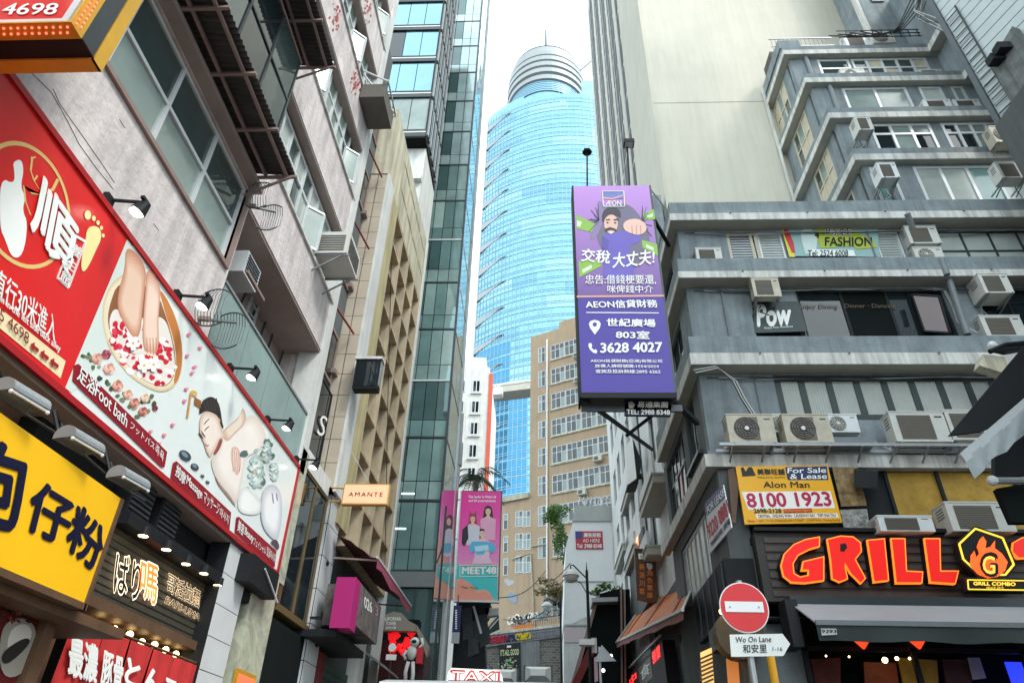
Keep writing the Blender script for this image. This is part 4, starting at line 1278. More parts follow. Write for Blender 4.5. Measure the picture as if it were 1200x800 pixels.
mb = MB().ball(c+V((0, 0, .0)), .15, 12, 8).build('helmet', M['white'], st, smooth=True)
MB().ball(c+V((0, -.08, 0)), .1, 10, 6, (1, .8, .8)).build('visor', M['black'], st, smooth=True)
MB().ball(c+V((-.06, 0, -.3)), .16, 10, 8, (1, .8, 1.3)).build('torso', M['white'], st, smooth=True)
MB().tube([c+V((.12, 0, -.2)), c+V((.26, 0, -.05)), c+V((.2, 0, .12))], .05, 8).build('arm', M['white'], st, smooth=True)
MB().tube([c+V((-.2, 0, -.25)), c+V((-.3, 0, -.36)), c+V((-.22, -.05, -.5))], .05, 8).build('arm', M['white'], st, smooth=True)
MB().tube([c+V((-.14, 0, -.55)), c+V((-.2, 0, -.85)), c+V((-.16, 0, -1.15))], .06, 8).build('leg', M['white'], st, smooth=True)
MB().tube([c+V((.0, 0, -.55)), c+V((.04, 0, -.9)), c+V((.02, 0, -1.2))], .06, 8).build('leg', M['white'], st, smooth=True)
MB().box(c.x+.1, c.x+.28, c.y-.05, c.y+.2, c.z-.6, c.z-.15).build('pack', hx('C02028'), st)
pe = thing('plinth', 'black plinth carrying the white astronaut figure', 'plinth', (c.x, c.y, 0))
MB().box(c.x-.35, c.x+.3, c.y-.25, c.y+.3, gz(22), c.z-1.2).build('block', M['black'], pe)
rs = FY(22.9)
rd = thing('round_sign', 'round white sign over a small white plate left of the red balloons', 'sign', rs.w(458, 755))
u, z = rs.hit(459.5, 758)
MB().cyl(rs.pt(u, 0, z), rs.pt(u, .05, z), .12, 16).build('disc', WHT, rd)
MB().fb(rs, u-.16, u+.16, 0, .03, z-.36, z-.2).build('plate', WHT, rd)
MB().fb(rs, u-.02, u+.02, .03, .05, z-1.5, z+.1).build('post', M['darkmetal'], rd)
ent = thing('tower_entrance', 'dark glazed tower entrance with red curtains beneath the canopy', 'shop', (-4.6, 25, 0))
MB().box(-9, -4.2, 24.7, 25.2, 0, 6.6).build('wall', M['dark'], ent)
for k in range(5): MB().box(-4.15+.001-.45+k*.09, -4.1-.45+k*.09, 24.4+.02*k, 24.5+.02*k, 2, 5.2).build('curtain_strip', hx('7A0A10'), ent)
for k in range(4): MB().box(-5.4+k*.35, -5.36+k*.35, 24.5, 24.6, 1.5, 4.3).build('mullion', M['darkmetal'], ent)
MB().box(-5.6, -4.1, 24.45, 24.65, 4.25, 4.32).build('rail', M['darkmetal'], ent)

def px_prism(pts, fr, parent, mat, name, th, d=0):
    return MB().prism([fr.w(x, y, d) for x, y in pts], fr.N*th).build(name, mat, parent)
# ================================================================ MEET48 billboard, post, blue sign, dark scaffolding
mt_ = thing('billboard', 'tall pink and turquoise billboard with three women on a steel post', 'billboard', (-3.3, 36, 9.7))
fm = FY(36.0)
X0, X1, ZB, ZT = -4.45, -2.18, 9.77, 15.65
MB().box(X0, X1, 36.0, 36.3, ZB, ZT).build('panel', M['darkmetal'], mt_)

def rect(fr, u0, u1, z0, z1, mat, parent, d=-.01, th=.004, name='print'):
    return MB().fb(fr, u0, u1, d, d+th, z0, z1).build(name, mat, parent)
# vertical pink-to-pale gradient is part of the print
gr = bpy.data.materials.new('billboard_print')
gr.use_nodes = True
n_, l_ = gr.node_tree.nodes, gr.node_tree.links
ge = n_.new('ShaderNodeNewGeometry'); sx = n_.new('ShaderNodeSeparateXYZ'); mr = n_.new('ShaderNodeMapRange'); rp = n_.new('ShaderNodeValToRGB')
mr.inputs[1].default_value = ZB; mr.inputs[2].default_value = ZT
l_.new(ge.outputs['Position'], sx.inputs[0]); l_.new(sx.outputs[2], mr.inputs[0]); l_.new(mr.outputs[0], rp.inputs[0]); l_.new(rp.outputs[0], n_['Principled BSDF'].inputs['Base Color'])
e = rp.color_ramp.elements
e[0].position = .0; e[0].color = (*srgb('FAB098'), 1)
e[1].position = 1.; e[1].color = (*srgb('EC1E98'), 1)
for p_, c_ in ((.22, 'F8AC98'), (.36, 'EC8CC4'), (.6, 'F058B4'), (.8, 'EC34A4')):
    q = rp.color_ramp.elements.new(p_); q.color = (*srgb(c_), 1)
n_['Principled BSDF'].inputs['Roughness'].default_value = .4
MB().box(X0+.05, X1-.05, 35.985, 35.998, ZB+.06, ZT-.05).build('print', gr, mt_)
TQ = hx('44CCCC')
ply([(535, 662), (583, 662), (583, 702), (580, 704), (576, 697), (572, 692), (566, 690), (560, 692), (552, 684), (546, 680), (540, 676), (535, 680)], fm, mt_, TQ, -.022)
ply([(536, 682), (541, 677), (552, 686), (560, 694), (568, 692), (577, 698), (578, 704), (534, 704)], fm, mt_, hx('F2A088'), -.026)
SKN, HR = hx('F0C8B4'), hx('3A1A1C')
def girl(hx_, hy, s, hair, top, ears=None):
    ply(ell(hx_, hy, 4.2*s, 5.4*s, 14), fm, mt_, hair, -.016)
    ply([(hx_-4.4*s, hy), (hx_+4.4*s, hy), (hx_+6*s, hy+14*s), (hx_-6*s, hy+14*s)], fm, mt_, hair, -.031)
    ply([(hx_-8*s, hy+9*s), (hx_-2*s, hy+6*s), (hx_+2*s, hy+6*s), (hx_+8*s, hy+9*s), (hx_+7*s, hy+30*s), (hx_-7*s, hy+30*s)], fm, mt_, top, -.034)
    ply([(hx_-1.3*s, hy+3*s), (hx_+1.3*s, hy+3*s), (hx_+1.8*s, hy+8*s), (hx_-1.8*s, hy+8*s)], fm, mt_, SKN, -.037)
    ply(ell(hx_, hy+.8*s, 2.7*s, 3.7*s, 14), fm, mt_, SKN, -.04)
    ply([(hx_-2.9*s, hy-1.2*s), (hx_-1.5*s, hy-4.2*s), (hx_+1.5*s, hy-4.2*s), (hx_+2.9*s, hy-1.2*s), (hx_, hy-2.4*s)], fm, mt_, hair, -.043)
    for q in (-1.1, 1.1): ply(ell(hx_+q*s, hy+.6*s, .5*s, .4*s, 6), fm, mt_, HR, -.045)
    ply(ell(hx_, hy+2.8*s, .7*s, .25*s, 6), fm, mt_, hx('B03040'), -.045)
    if ears:
        for q in (-1, 1): ply([(hx_+q*4*s, hy-3*s), (hx_+q*3.6*s, hy-8*s), (hx_+q*1*s, hy-4.6*s)], fm, mt_, hair, -.045)
girl(572, 598, 1.15, HR, hx('EEB0CC'))
girl(554, 607, 1.05, hx('A84A50'), hx('D9DCE4'), ears=True)
ply([(542, 620), (548, 614), (549, 630), (544, 640), (541, 636)], fm, mt_, hx('22242E'), -.046)
girl(565, 624, 1.15, HR, hx('EFD0D8'))
ply([(550, 640), (553, 634), (561, 634), (570, 634), (579, 636), (581, 642), (578, 648), (570, 644), (566, 650), (559, 650), (556, 645), (551, 648)], fm, mt_, hx('5CBCE0'), -.05)
ply([(556, 640), (572, 638), (573, 644), (557, 646)], fm, mt_, hx('BFE6F2'), -.053)
ply([(557, 650), (572, 649), (577, 660), (553, 661)], fm, mt_, hx('E9C8DC'), -.05)
txp('MEET48', fm, (541.5, 672), (581, 672), (542, 664), mt_, WHT, d=-.06, bold=.05)
for a, b in (((539, 662), (583, 662)), ((539, 675), (583, 675)), ((539, 662), (539, 675)), ((583, 662), (583, 675))):
    MB().bar(fm.w(*a, -.055), fm.w(*b, -.055), .01, .03).build('print', WHT, mt_)
txp('The leader in Web3 AI', fm, (549, 583), (581, 583.3), (549, 580.3), mt_, WHT, d=-.03, bold=.04)
txp('and UI entertainment', fm, (549, 587.5), (581, 587.8), (549, 585), mt_, WHT, d=-.03, bold=.04)
txp('Meet  Web3', fm, (541, 689), (560, 690), (541, 686), mt_, HR, d=-.03)
MB().box(X0-.03, X1+.03, 35.95, 36.0, ZB-.02, ZB+.07).build('lip', M['alu'], mt_)
MB().box(X0-.03, X0+.04, 35.95, 36.0, ZB+.071, ZT).build('lip', M['alu'], mt_)
MB().cyl((-4.75, 36.2, gz(36)), (-4.72, 36.2, 20.5), .11, 10).build('post', M['steel'], mt_)
for z in (10.5, 13, 15.2): MB().bar((-4.74, 36.2, z), (-4.3, 36.2, z), .07).build('bracket', M['steel'], mt_)
MB().box(-4.9, -4.55, 36.05, 36.4, 17.2, 18.6).build('junction_box', M['steel'], mt_)
sbn2 = thing('billboard_reflection', 'narrow reflection of the pink billboard, modelled as a panel on the green tower flank', 'banner', (-4.65, 33, 10))
fz = FL(-4.66)  # billboard mirrored in the tower glass, put in as a coloured panel
px_prism([(519, 575), (536, 574), (531, 703), (509, 700)], fz, sbn2, gr, 'sheet', .03)
ply([(513, 660), (533, 659), (531, 690), (524, 684), (516, 678), (511, 676)], fz, sbn2, TQ, -.01)
ply([(523, 604), (530, 602), (532, 612), (529, 624), (521, 622)], fz, sbn2, HR, -.012, s=2)
ply([(520, 620), (532, 618), (531, 652), (517, 652)], fz, sbn2, hx('DCE0E8'), -.014, s=2)
ply([(517, 637), (531, 635), (531, 647), (516, 648)], fz, sbn2, hx('5CBCE0'), -.018, s=2)
ply(ell(526, 611, 2.6, 4.5, 12), fz, sbn2, SKN, -.02)
txp('T48', fz, (514, 672), (531, 671), (515, 664), sbn2, WHT, d=-.03, bold=.04)
bs = thing('blue_street_sign', 'narrow dark blue vertical sign under the pink billboard', 'sign', (-4.3, 35.6, 8))
fbs = FY(35.6)
u, z = fbs.hit(534.5, 739); u1, z1 = fbs.hit(537, 709)
MB().box(u-.2, u+.18, 35.6, 35.68, z-.05, z1).build('panel', hx('1E2460'), bs)
for k in range(9): ply([(533.5, 714+k*2.6), (535.7, 714+k*2.6), (535.6, 715.6+k*2.6), (533.4, 715.6+k*2.6)], fbs, bs, WHT, -.01)
MB().box(u-.2, u+.18, 35.6, 35.66, z-.55, z-.051).build('lower_panel', M['steel'], bs)
MB().bar((u, 35.64, z1), (u, 35.64, 10), .05).build('hanger', M['darkmetal'], bs)

dk = thing('scaffold_hut', 'dark tarpaulin wrapped structure below the pink billboard', 'building', (-3, 38, 0))
fdk = FY(38)
px_prism([(535, 705), (575, 706), (572, 720), (566, 728), (563, 742), (568, 752), (570, 800), (528, 800)], fdk, dk, M['black'], 'tarpaulin', 1.2)
for k in range(9):
    x, y = random.uniform(540, 563), random.uniform(712, 780)
    p = fdk.w(x, y, -.03)
    MB().sheet([[p, p+V((.5, -.05, .1))], [p+V((.05, 0, -.9)), p+V((.6, -.08, -.7))]]).build('fold', M['darkmetal'], dk)
MB().bar(fdk.w(555, 710, -.08), fdk.w(564, 742, -.08), .12).build('light_strip', M['alu'], dk)
px_prism([(569, 712), (584, 712), (584, 720), (569, 722)], fdk, dk, M['white'], 'white_panel', .5)
px_prism([(566, 740), (584, 720), (585, 735), (570, 742)], fdk, dk, pm('dark_teal_sheet', (.01, .06, .05), .5, var=.1), 'teal_panel', .4)
for q in (0, 3.5): MB().bar(fdk.w(566+q, 741, -.03), fdk.w(582+q*.6, 722+q*.8, -.03), .06).build('stair_rail', WHT, dk)

# ================================================================ K: pale building with orange edge, palm
K = thing('pale_apartment_block', 'distant white apartment block with a coral red stripe', 'building', (-9, 75, 0))
fk = FY(75)
kx0, kx1 = -14, -6.65
MB().box(kx0, kx1, 75, 90, 4, 47.5).build('wall', M['white'], K)
MB().box(kx0, kx1-.6, 76, 88, 47.51, 49.6).build('roof_block', M['white'], K)
MB().box(kx1+.01, kx1+.5, 74.9, 75.2, 4, 46.5).build('stripe', hx('D0604A', .7), K)
for r in range(9):
    z = 43.8-r*2.95
    win(K, fk, -8.7, -7.7, z, z+1.7, nu=2, nz=1, fm=M['alu'], gm=M['glassd'], fw=.1, d=-.1, fd=.08, panes=False)
    win(K, fk, -10.3, -9.6, z, z+1.7, nu=1, nz=1, fm=M['alu'], gm=M['glassd'], fw=.1, d=-.1, fd=.08, panes=False)
    MB().box(-8.9, -7.5, 74.8, 75, z-.25, z-.08).build('sill', M['white'], K)

def leaves(n, c, R, s, mat, parent, name='crown', seed=1, lumps=7, kind=None):
    """many small leaf faces gathered in uneven clumps"""
    rnd = random.Random(seed)
    cs = [(V((rnd.gauss(0, .5)*R[0], rnd.gauss(0, .5)*R[1], rnd.gauss(0, .5)*R[2])), rnd.uniform(.3, .55)) for _ in range(lumps)]
    mb = MB()
    for _ in range(n):
        q, w = rnd.choice(cs)
        d = V((rnd.gauss(0, 1), rnd.gauss(0, 1), rnd.gauss(0, 1)))
        d = d.normalized()*rnd.uniform(.3, 1)**.5
        p = V(c)+q+V((d.x*R[0]*w, d.y*R[1]*w, d.z*R[2]*w))
        a = V((rnd.gauss(0, 1), rnd.gauss(0, 1), rnd.gauss(0, .6))).normalized()*s*rnd.uniform(.6, 1.3)
        b = a.cross(V((rnd.gauss(0, 1), rnd.gauss(0, 1), rnd.gauss(0, 1)))).normalized()*a.length*.5
        k = len(mb.v)
        mb.v += [p-a, p+b, p+a, p-b]
        mb.f.append((k, k+1, k+2, k+3))
    return mb.build(name, mat, parent)

pt_ = thing('palm_tree', 'dark green palm behind the pink billboard', 'tree', (-4.6, 48, 4))
c = FY(48).w(558, 560)
MB().tube([(c.x-.2, 48, 4), (c.x-.1, 48, 10), (c.x, 48, c.z-.3)], .2, 8).build('trunk', M['bark'], pt_)
for k in range(26):
    a = k*2.4; L = random.uniform(1.7, 2.6); el = random.uniform(-.1, .9)
    pts = []
    for i in range(8):
        t_ = i/7
        pts.append(c+V((math.cos(a)*L*t_, math.sin(a)*L*t_, L*(el*t_-1.0*t_*t_)+.1)))
    mb = MB()
    mb.tube(pts, .025, 4)
    sd_ = V((-math.sin(a), math.cos(a), 0))
    for i in range(1, 8):
        for h in (0, .5):
            p = pts[i-1].lerp(pts[i], h)
            for sg in (-1, 1):
                e_ = p+sd_*sg*.42+V((math.cos(a)*.2, math.sin(a)*.2, -.28))
                kk = len(mb.v)
                mb.v += [p, p+V((math.cos(a)*.09, math.sin(a)*.09, 0)), e_]
                mb.f.append((kk, kk+1, kk+2))
    mb.build('frond', M['palm'], pt_)

# ================================================================ L: far curved glass tower
L = thing('curved_skyscraper', 'tall pale blue curved glass skyscraper with round ringed crown and mast', 'building', (0, 170, 0))
SKG = gl('skyscraper_blue_glass', (.21, .42, .53), rough=.12, metal=.75, wav=.012, wscale=.12, var=.22)
SKG2 = gl('skyscraper_reflection_glass', (.05, .24, .42), rough=.08, metal=.6, wav=.0, var=.15)
SKV = [SKG, gl('skyscraper_blue_glass_dim', (.16, .35, .46), rough=.09, metal=.75, wav=.012, wscale=.12, var=.2), gl('skyscraper_blue_glass_pale', (.28, .48, .57), rough=.15, metal=.7, wav=.012, wscale=.12, var=.15)]
LN = pm('skyscraper_mullion', (.22, .40, .50), .5, metal=.2, var=0, bump=0)
def arc(cx, cy, R, a0, a1, n): return [(cx+R*math.sin(a0+(a1-a0)*i/n), cy-R*math.cos(a0+(a1-a0)*i/n)) for i in range(n+1)]
# plan: bowed front, radius 34 about (2,184); left flank folds back
AX, AY, AR, AA, AB = 9., 188., 40., -rad(43.5), rad(36)
front = arc(AX, AY, AR, AA, AB, 22)
NT = 46; Z0_, ZTOP = 4, 201
hgt = (ZTOP-Z0_)/NT
for i in range(NT):
    a, b = Z0_+i*hgt, Z0_+(i+1)*hgt
    j = 0
    while j < 22:        # runs of one to six bays share a pane tone
        n_ = min(22-j, random.randint(2, 9))
        MB().sheet([[(x, y, a) for x, y in front[j:j+n_+1]], [(x, y, b-.01) for x, y in front[j:j+n_+1]]]).build('glass_bay', random.choice((SKV[0], SKV[0], SKV[0], SKV[1], SKV[2])), L)
        j += n_
    mb = MB()
    for q, w in ((0., .30), (hgt*.36, .16), (hgt*.5, .16)):
        o = arc(AX, AY, AR+.12, AA, AB, 22)
        mb.sheet([[(x, y, a+q) for x, y in o], [(x, y, a+q+w) for x, y in o]])
    mb.build('floor_line', LN, L, smooth=True)
mb = MB()
for i in range(45):
    x, y = arc(AX, AY, AR+.08, AA, AB, 44)[i]
    mb.box(x-.07, x+.07, y-.05, y+.1, Z0_, ZTOP)
o = mb.build('mullions', LN, L, kind='stuff')
# left flank with projecting fin plates
x0, y0 = front[0]
mb = MB().sheet([[(x0-.5, y0+.3, Z0_), (x0+.0, y0, Z0_)], [(x0-.5, y0+.3, ZTOP), (x0, y0, ZTOP)]])
mb.build('flank', M['white'], L)
for i in range(15):
    z = 68+i*9.2
    x, y = front[0]; x2, y2 = front[4]
    MB().prism([(x-.2, y-.4, z), (x2, y2-.5, z+.5), (x2, y2-.5, z+.9), (x+.5, y-.6, z+.7), (x+.9, y-.6, z-1.6), (x-.2, y-.4, z-2.4)], V((0, .3, 0))).build('fin_plate', M['steel'], L)
# reflections of neighbouring blocks, put into the glass colour as darker bays
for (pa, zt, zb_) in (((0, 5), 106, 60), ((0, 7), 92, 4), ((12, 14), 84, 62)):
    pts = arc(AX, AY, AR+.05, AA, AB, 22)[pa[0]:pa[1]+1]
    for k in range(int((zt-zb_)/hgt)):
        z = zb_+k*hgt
        MB().sheet([[(x, y, z+.4) for x, y in pts], [(x, y, z+hgt-.2) for x, y in pts]]).build('reflection_bay', SKG2 if pa[0] == 0 else M['glassb'], L, smooth=True)
# slanting roof screens each side of the crown
for (k0, k1, dz) in ((0, 6, 3.0), (14, 22, 12)):
    pts = arc(AX, AY, AR-.1, AA, AB, 22)[k0:k1+1]
    MB().sheet([[(x, y, ZTOP) for x, y in pts], [(x, y, ZTOP+dz*(.6+.4*i/len(pts))) for i, (x, y) in enumerate(pts)]]).build('roof_screen', SKG, L, smooth=True)
# crown drum: glass then ringed silver dome
ctr = FY(149)
cxp, czp = ctr.hit(640, 110)
wl_, _ = ctr.hit(597, 100); wr_, _ = ctr.hit(683, 100)
RC = (wr_-wl_)/2*1.1; CC = ((wl_+wr_)/2+.3, 150+RC, 0)
zg0 = 198; 
_, zt1 = ctr.hit(640, 90); _, zt2 = ctr.hit(640, 47)
mb = MB().lathe((CC[0], CC[1], 0), [(RC*.96, zg0), (RC*.96, zt1)], 48); mb.build('crown_glass', SKG, L, smooth=True)
for k in range(6):
    z = zg0+8+(zt1-zg0-8)*k/6
    MB().lathe((CC[0], CC[1], 0), [(RC*.965, z), (RC*.985, z), (RC*.985, z+.6), (RC*.965, z+.6)], 48).build('ring', LN, L)
SV = pm('silver_crown_metal', (.29, .315, .32), .5, metal=.1, var=.08, scale=.2, bump=0)
for k in range(6):
    z = zt1+(zt2-zt1)*k/6
    r = RC*(1.03, 1.05, 1.05, 1.04, 1.01, .95)[k]
    h = (zt2-zt1)/6
    MB().lathe((CC[0], CC[1], 0), [(r*.9, z), (r, z+.1), (r, z+h*.62), (r*.96, z+h*.62), (r*.95, z+h)], 48).build('crown_ring', SV, L)
MB().lathe((CC[0], CC[1], 0), [(RC*.92, zt2), (RC*.78, zt2+1.2), (0, zt2+1.8)], 48).build('crown_cap', SV, L)
MB().cyl((CC[0], CC[1], zt2), (CC[0], CC[1], zt2+30), .8, 8, .35).build('mast', pm('mast_dark_paint', (.10, .115, .125), .6, var=0, bump=0), L)
MB().bar((CC[0]+RC*.9, CC[1]-6, zt2-6), (CC[0]+RC*1.25, CC[1]-8, zt2-2), .5).build('boom', SV, L)
MB().box(-16, 30, 170, 192, 0, 196).build('core', M['steel'], L)

# ================================================================ E: grey corner building, right
GE = M['greypaint']
E = thing('corner_building', 'blue grey corner building with white edged balcony slabs over the red GRILL sign', 'building', (8, 16, 0))
YW = 15.95
XE = 4.2
fe_ = FY(YW)
XL_, XR_ = 3.95, 24.0
def opx(x0, x1, y0, y1, fr=fe_):
    a, b = fr.hit((x0), (y0+y1)/2)[0], fr.hit((x1), (y0+y1)/2)[0]
    return a, b, fr.hit((x0+x1)/2, y1)[1], fr.hit((x0+x1)/2, y0)[1]
slabs = [(16.28, 16.55, 17.05), (14.05, 14.28, 14.78), (11.15, 11.5, 12.05)]
for zb, zm, zt in slabs:
    # slab (wraps the corner), white edge proud, grey parapet above
    MB().box(XL_, XR_, 15.5, YW+.2, zb+.003, zm-.002).box(XL_, XE+.2, YW+.201, 21.8, zb+.003, zm-.002).build('slab', M['soffit'], E)
    MB().box(XL_-.03, XR_, 15.46, 15.499, zb, zm).box(XL_-.03, XL_-.001, 15.5, 21.8, zb, zm).build('slab_edge', M['slab'], E)
    MB().box(XL_, XR_, 15.5, 15.62, zm+.001, zt).box(XL_, XL_+.12, 15.621, 21.8, zm+.001, zt).build('parapet', GE, E)
    for k in range(7):
        MB().tube([(XL_+1.8+k*2.3, 15.44, zm-.02), (XL_+1.8+k*2.3, 15.40, zm-.02)], .03, 6).build('weep_pipe', M['pipe'], E)
# storey a
oa = [opx(852, 888, 262, 302), opx(888, 1056, 261, 303), opx(1096, 1230, 261, 300)]
ob = [opx(882, 940, 352, 392), opx(930, 1112, 334, 392), opx(1150, 1260, 330, 392)]
oc = [opx(910, 1172, 430, 492)]
ob = [(ob[0][0], ob[0][1]-.02, 12.0, 13.1), (ob[0][1], ob[1][1], 12.0, 13.98), ob[2]]
wall(E, fe_, GE, XE, XR_, 0, .3, 14.29, 16.28, [(a, b, 14.5, 16.2) for a, b, c, d in oa])
wall(E, fe_, GE, XE, XR_, 0, .3, 11.5, 14.05, [(a, b, max(c, 11.6), min(d, 13.98)) for a, b, c, d in ob])
a, b, c, d = oc[0]
wall(E, fe_, GE, XE, XR_, 0, .3, 8.3, 11.15, [(a, b, c, 11.1)])
wall(E, fe_, GE, XE+.5, XR_, 0, .3, 0, 5.0, [(5.6, 20, 0.4, 4.9)])
MB().box(4.72, XR_, 18.0, 18.1, 4, 17).build('inner_wall', M['dark'], E)
MB().box(XL_-.02, XR_, 17.0, 22, 17.05, 17.3).build('roof_deck', GE, E)
a, b, c, d = oa[0]
CR = pm('cream_window_frame', (.55, .50, .38), .6, var=.15, scale=3, bump=.05)
w = win(E, fe_, a, b, 14.5, 16.2, nu=2, nz=1, uf=[0, .8, 1], fm=CR, gm=M['glassd'], fw=.09, d=.02, fd=.08)
for k in range(13): fpiece('louvre', M['steel'], w, fe_, a+.1, a+(b-a)*.77, .03, .05, 14.85+k*.1, 14.91+k*.1)
a, b, c, d = oa[1]
w = win(E, fe_, a+.02, b, 14.5, 16.2, nu=6, nz=1, fm=M['alu'], gm=M['glassc'], fw=.05, d=.05)
for k in range(15): fpiece('blind_slat', M['steel'], w, fe_, a+.1, b-.1, .055, .062, 14.6+k*.1, 14.63+k*.1)
a, b, c, d = oa[2]
w = win(E, fe_, a, b, 14.5, 16.2, nu=4, nz=2, zf=[0, .55, 1], fm=M['darkmetal'], gms=[M['glassc'], M['glassc']], fw=.06, d=.05)
# fashion poster in the window
fpz = FY(YW)
FP = thing('window_poster', 'yellow green fashion shop poster with telephone number in the top window', 'poster', (8, 16.6, 15))
def pz(pts, m, d=-.02, n='print'): return ply(pts, fpz, FP, m, d, .003, n)
pz([(915, 262), (1028, 264), (1031, 301), (925, 300)], hx('8FB2B0'), -.012, 'sheet')
pz([(914, 262), (921, 262), (932, 301), (925, 301)], hx('D8D040'))
pz([(918, 265), (924, 270), (930, 284), (932, 296), (928, 296), (923, 284), (919, 275)], hx('C03038'), -.026)
pz([(954, 266), (972, 264), (1000, 270), (1024, 282), (1028, 290), (1004, 292), (1000, 288), (962, 291), (958, 282)], hx('A8B83C'), -.026)
pz([(938, 272), (948, 264), (958, 280), (956, 296), (944, 298), (940, 284)], hx('C9D8D6'), -.026)
pz([(948, 292), (1000, 293), (1003, 300), (950, 300)], hx('E8F0EC'), -.027)
txp('4', fpz, (955, 279), (960, 279), (955, 271), FP, M['black'], d=-.04, bold=.02)
txp('時裝', fpz, (968, 276), (998, 276), (968, 266), FP, WHT, d=-.04, bold=.06)
txp('時裝', fpz, (968, 276), (998, 276), (968, 266), FP, M['black'], d=-.046)
txp('FASHION', fpz, (967, 288), (1022, 288), (967, 278), FP, M['black'], d=-.04, bold=.03)
txp('Tel: 2524 6008', fpz, (947, 300), (994, 300), (947, 293), FP, M['black'], d=-.04, bold=.015)
# storey b
a, b, c, d = ob[1]
w = win(E, fe_, a, b, 12.0, 13.98, nu=1, nz=1, uf=[0, .31, .62, .78, 1], fm=M['black'], gms=[M['glassd'], M['dark']], fw=.08, d=.05)
brw = gl('brown_tinted_glass', (.10, .045, .04), rough=.1)
cs = fe_.pt(b-.1, 0, 12.2)
p0, p1 = fe_.w(1070, 388, -.2), fe_.w(1113, 390, -.25)
MB().prism([fe_.w(1068, 345, -.05), fe_.w(1100, 347, -.35), fe_.w(1113, 390, -.35), fe_.w(1083, 388, -.05)], V((0, .03, 0))).build('casement', brw, E)
for q, r_ in (((1068, 345, -.05), (1100, 347, -.35)), ((1100, 347, -.35), (1113, 390, -.35)), ((1113, 390, -.35), (1083, 388, -.05)), ((1083, 388, -.05), (1068, 345, -.05))):
    MB().bar(fe_.w(*q), fe_.w(*r_), .05).build('casement_frame', M['black'], E)
PW = thing('window_sign', 'black window sign with three white brush letters under a box air conditioner', 'sign', (6.8, 16.6, 12.8))
ply([(881, 353), (936, 353), (946, 388), (885, 390)], fe_, PW, pm('pow_board', (.03, .05, .05), .5, var=.2), -.02, .05, 'board')
txp('Pow', fe_, (888, 382), (928, 380), (886, 358), PW, WHT, d=-.03, bold=.05, slant=.1)
txp('Enjoy Fine Moments', fe_, (896, 386), (929, 384), (896, 383), PW, WHT, d=-.03)
txp('Enjoy Dining · Dinner · Dancing', fe_, (938, 362), (1050, 362), (938, 356), E, hx('5A4A34'), d=.04, bold=.01)
a, b, c, d = ob[2]
win(E, fe_, a, b, max(c, 11.6), min(d, 13.98), nu=3, nz=2, zf=[0, .7, 1], fm=M['black'], gm=M['glassd'], fw=.07, d=.05)
# storey c: eight curtained lights between dark posts
a, b, c, d = oc[0]
BKF = pm('dark_green_window_post', (.02, .035, .032), .5, var=.1)
w = win(E, fe_, a, b, c, 11.1, nu=8, nz=1, fm=BKF, gm=M['glassc'], fw=.17, d=.02, fd=.1)
CU = pm('pleated_curtain', (.42, .45, .42), .9, var=.1, scale=3, bump=.1)
for k in range(8):
    u0_ = a+(b-a)*k/8+.09; u1_ = a+(b-a)*(k+1)/8-.09
    n = 26
    for r_ in (0,):
        pts = [[fe_.pt(u0_+(u1_-u0_)*i/n, .05+.012*math.sin(i*1.9), z) for i in range(n+1)] for z in (c+.05, 11.05)]
        MB().sheet(pts).build('curtain', CU, w, smooth=True)
# street side wall
fes = FR(XE)
wall(E, fes, GE, YW+.301, 22.3, 0, .3, 14.29, 16.28, [(17.2, 21.5, 14.6, 16.1)])
wall(E, fes, GE, YW+.301, 22.3, 0, .3, 11.5, 14.05, [(17.2, 21.5, 12.0, 13.8)])
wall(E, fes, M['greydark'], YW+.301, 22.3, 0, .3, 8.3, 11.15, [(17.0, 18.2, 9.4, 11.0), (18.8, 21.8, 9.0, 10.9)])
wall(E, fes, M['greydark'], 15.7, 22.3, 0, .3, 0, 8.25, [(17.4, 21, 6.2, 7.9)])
for z0_, z1_ in ((14.6, 16.1), (12.0, 13.8)):
    win(E, fes, 17.2, 21.5, z0_, z1_, nu=5, nz=2, fm=M['darkmetal'], gms=[M['glassd'], M['glass']], fw=.06, d=.08)
win(E, fes, 17.0, 18.2, 9.4, 11.0, nu=2, nz=1, fm=M['darkmetal'], gm=M['glass'], fw=.06, d=.08)
win(E, fes, 18.8, 21.8, 9.0, 10.9, nu=5, nz=2, zf=[0, .6, 1], fm=M['darkmetal'], gms=[M['glassd'], M['glassb'], M['glass']], fw=.06, d=.08, tilt=.03)
MB().fb(fes, 18.6, 22.0, -.12, 0, 8.78, 8.9).build('sill', M['darkmetal'], E)
MB().fb(fes, 16.7, 18.4, -.12, 0, 9.2, 9.3).build('sill', M['darkmetal'], E)
win(E, fes, 17.4, 21, 6.25, 7.9, nu=6, nz=1, fm=M['steel'], gm=M['glassc'], fw=.1, d=.05)
MB().box(4.51, 5.3, 22.0, 22.29, 0, 24).build('end_wall', GE, E)
# lower slab over the shop
MB().box(XL_+.0, XR_, 15.5, 15.94, 8.3, 8.55).box(XL_, 4.19, 15.941, 22.8, 8.3, 8.55).build('slab', M['soffit'], E)
MB().box(XL_-.03, XR_, 15.45, 15.499, 8.28, 8.6).box(XL_-.03, XL_-.001, 15.5, 22.8, 8.28, 8.6).build('slab_edge', M['slab'], E)
MB().box(XL_+.1, XR_, 15.6, 15.7, 8.601, 8.75).build('gutter', M['pipe'], E)

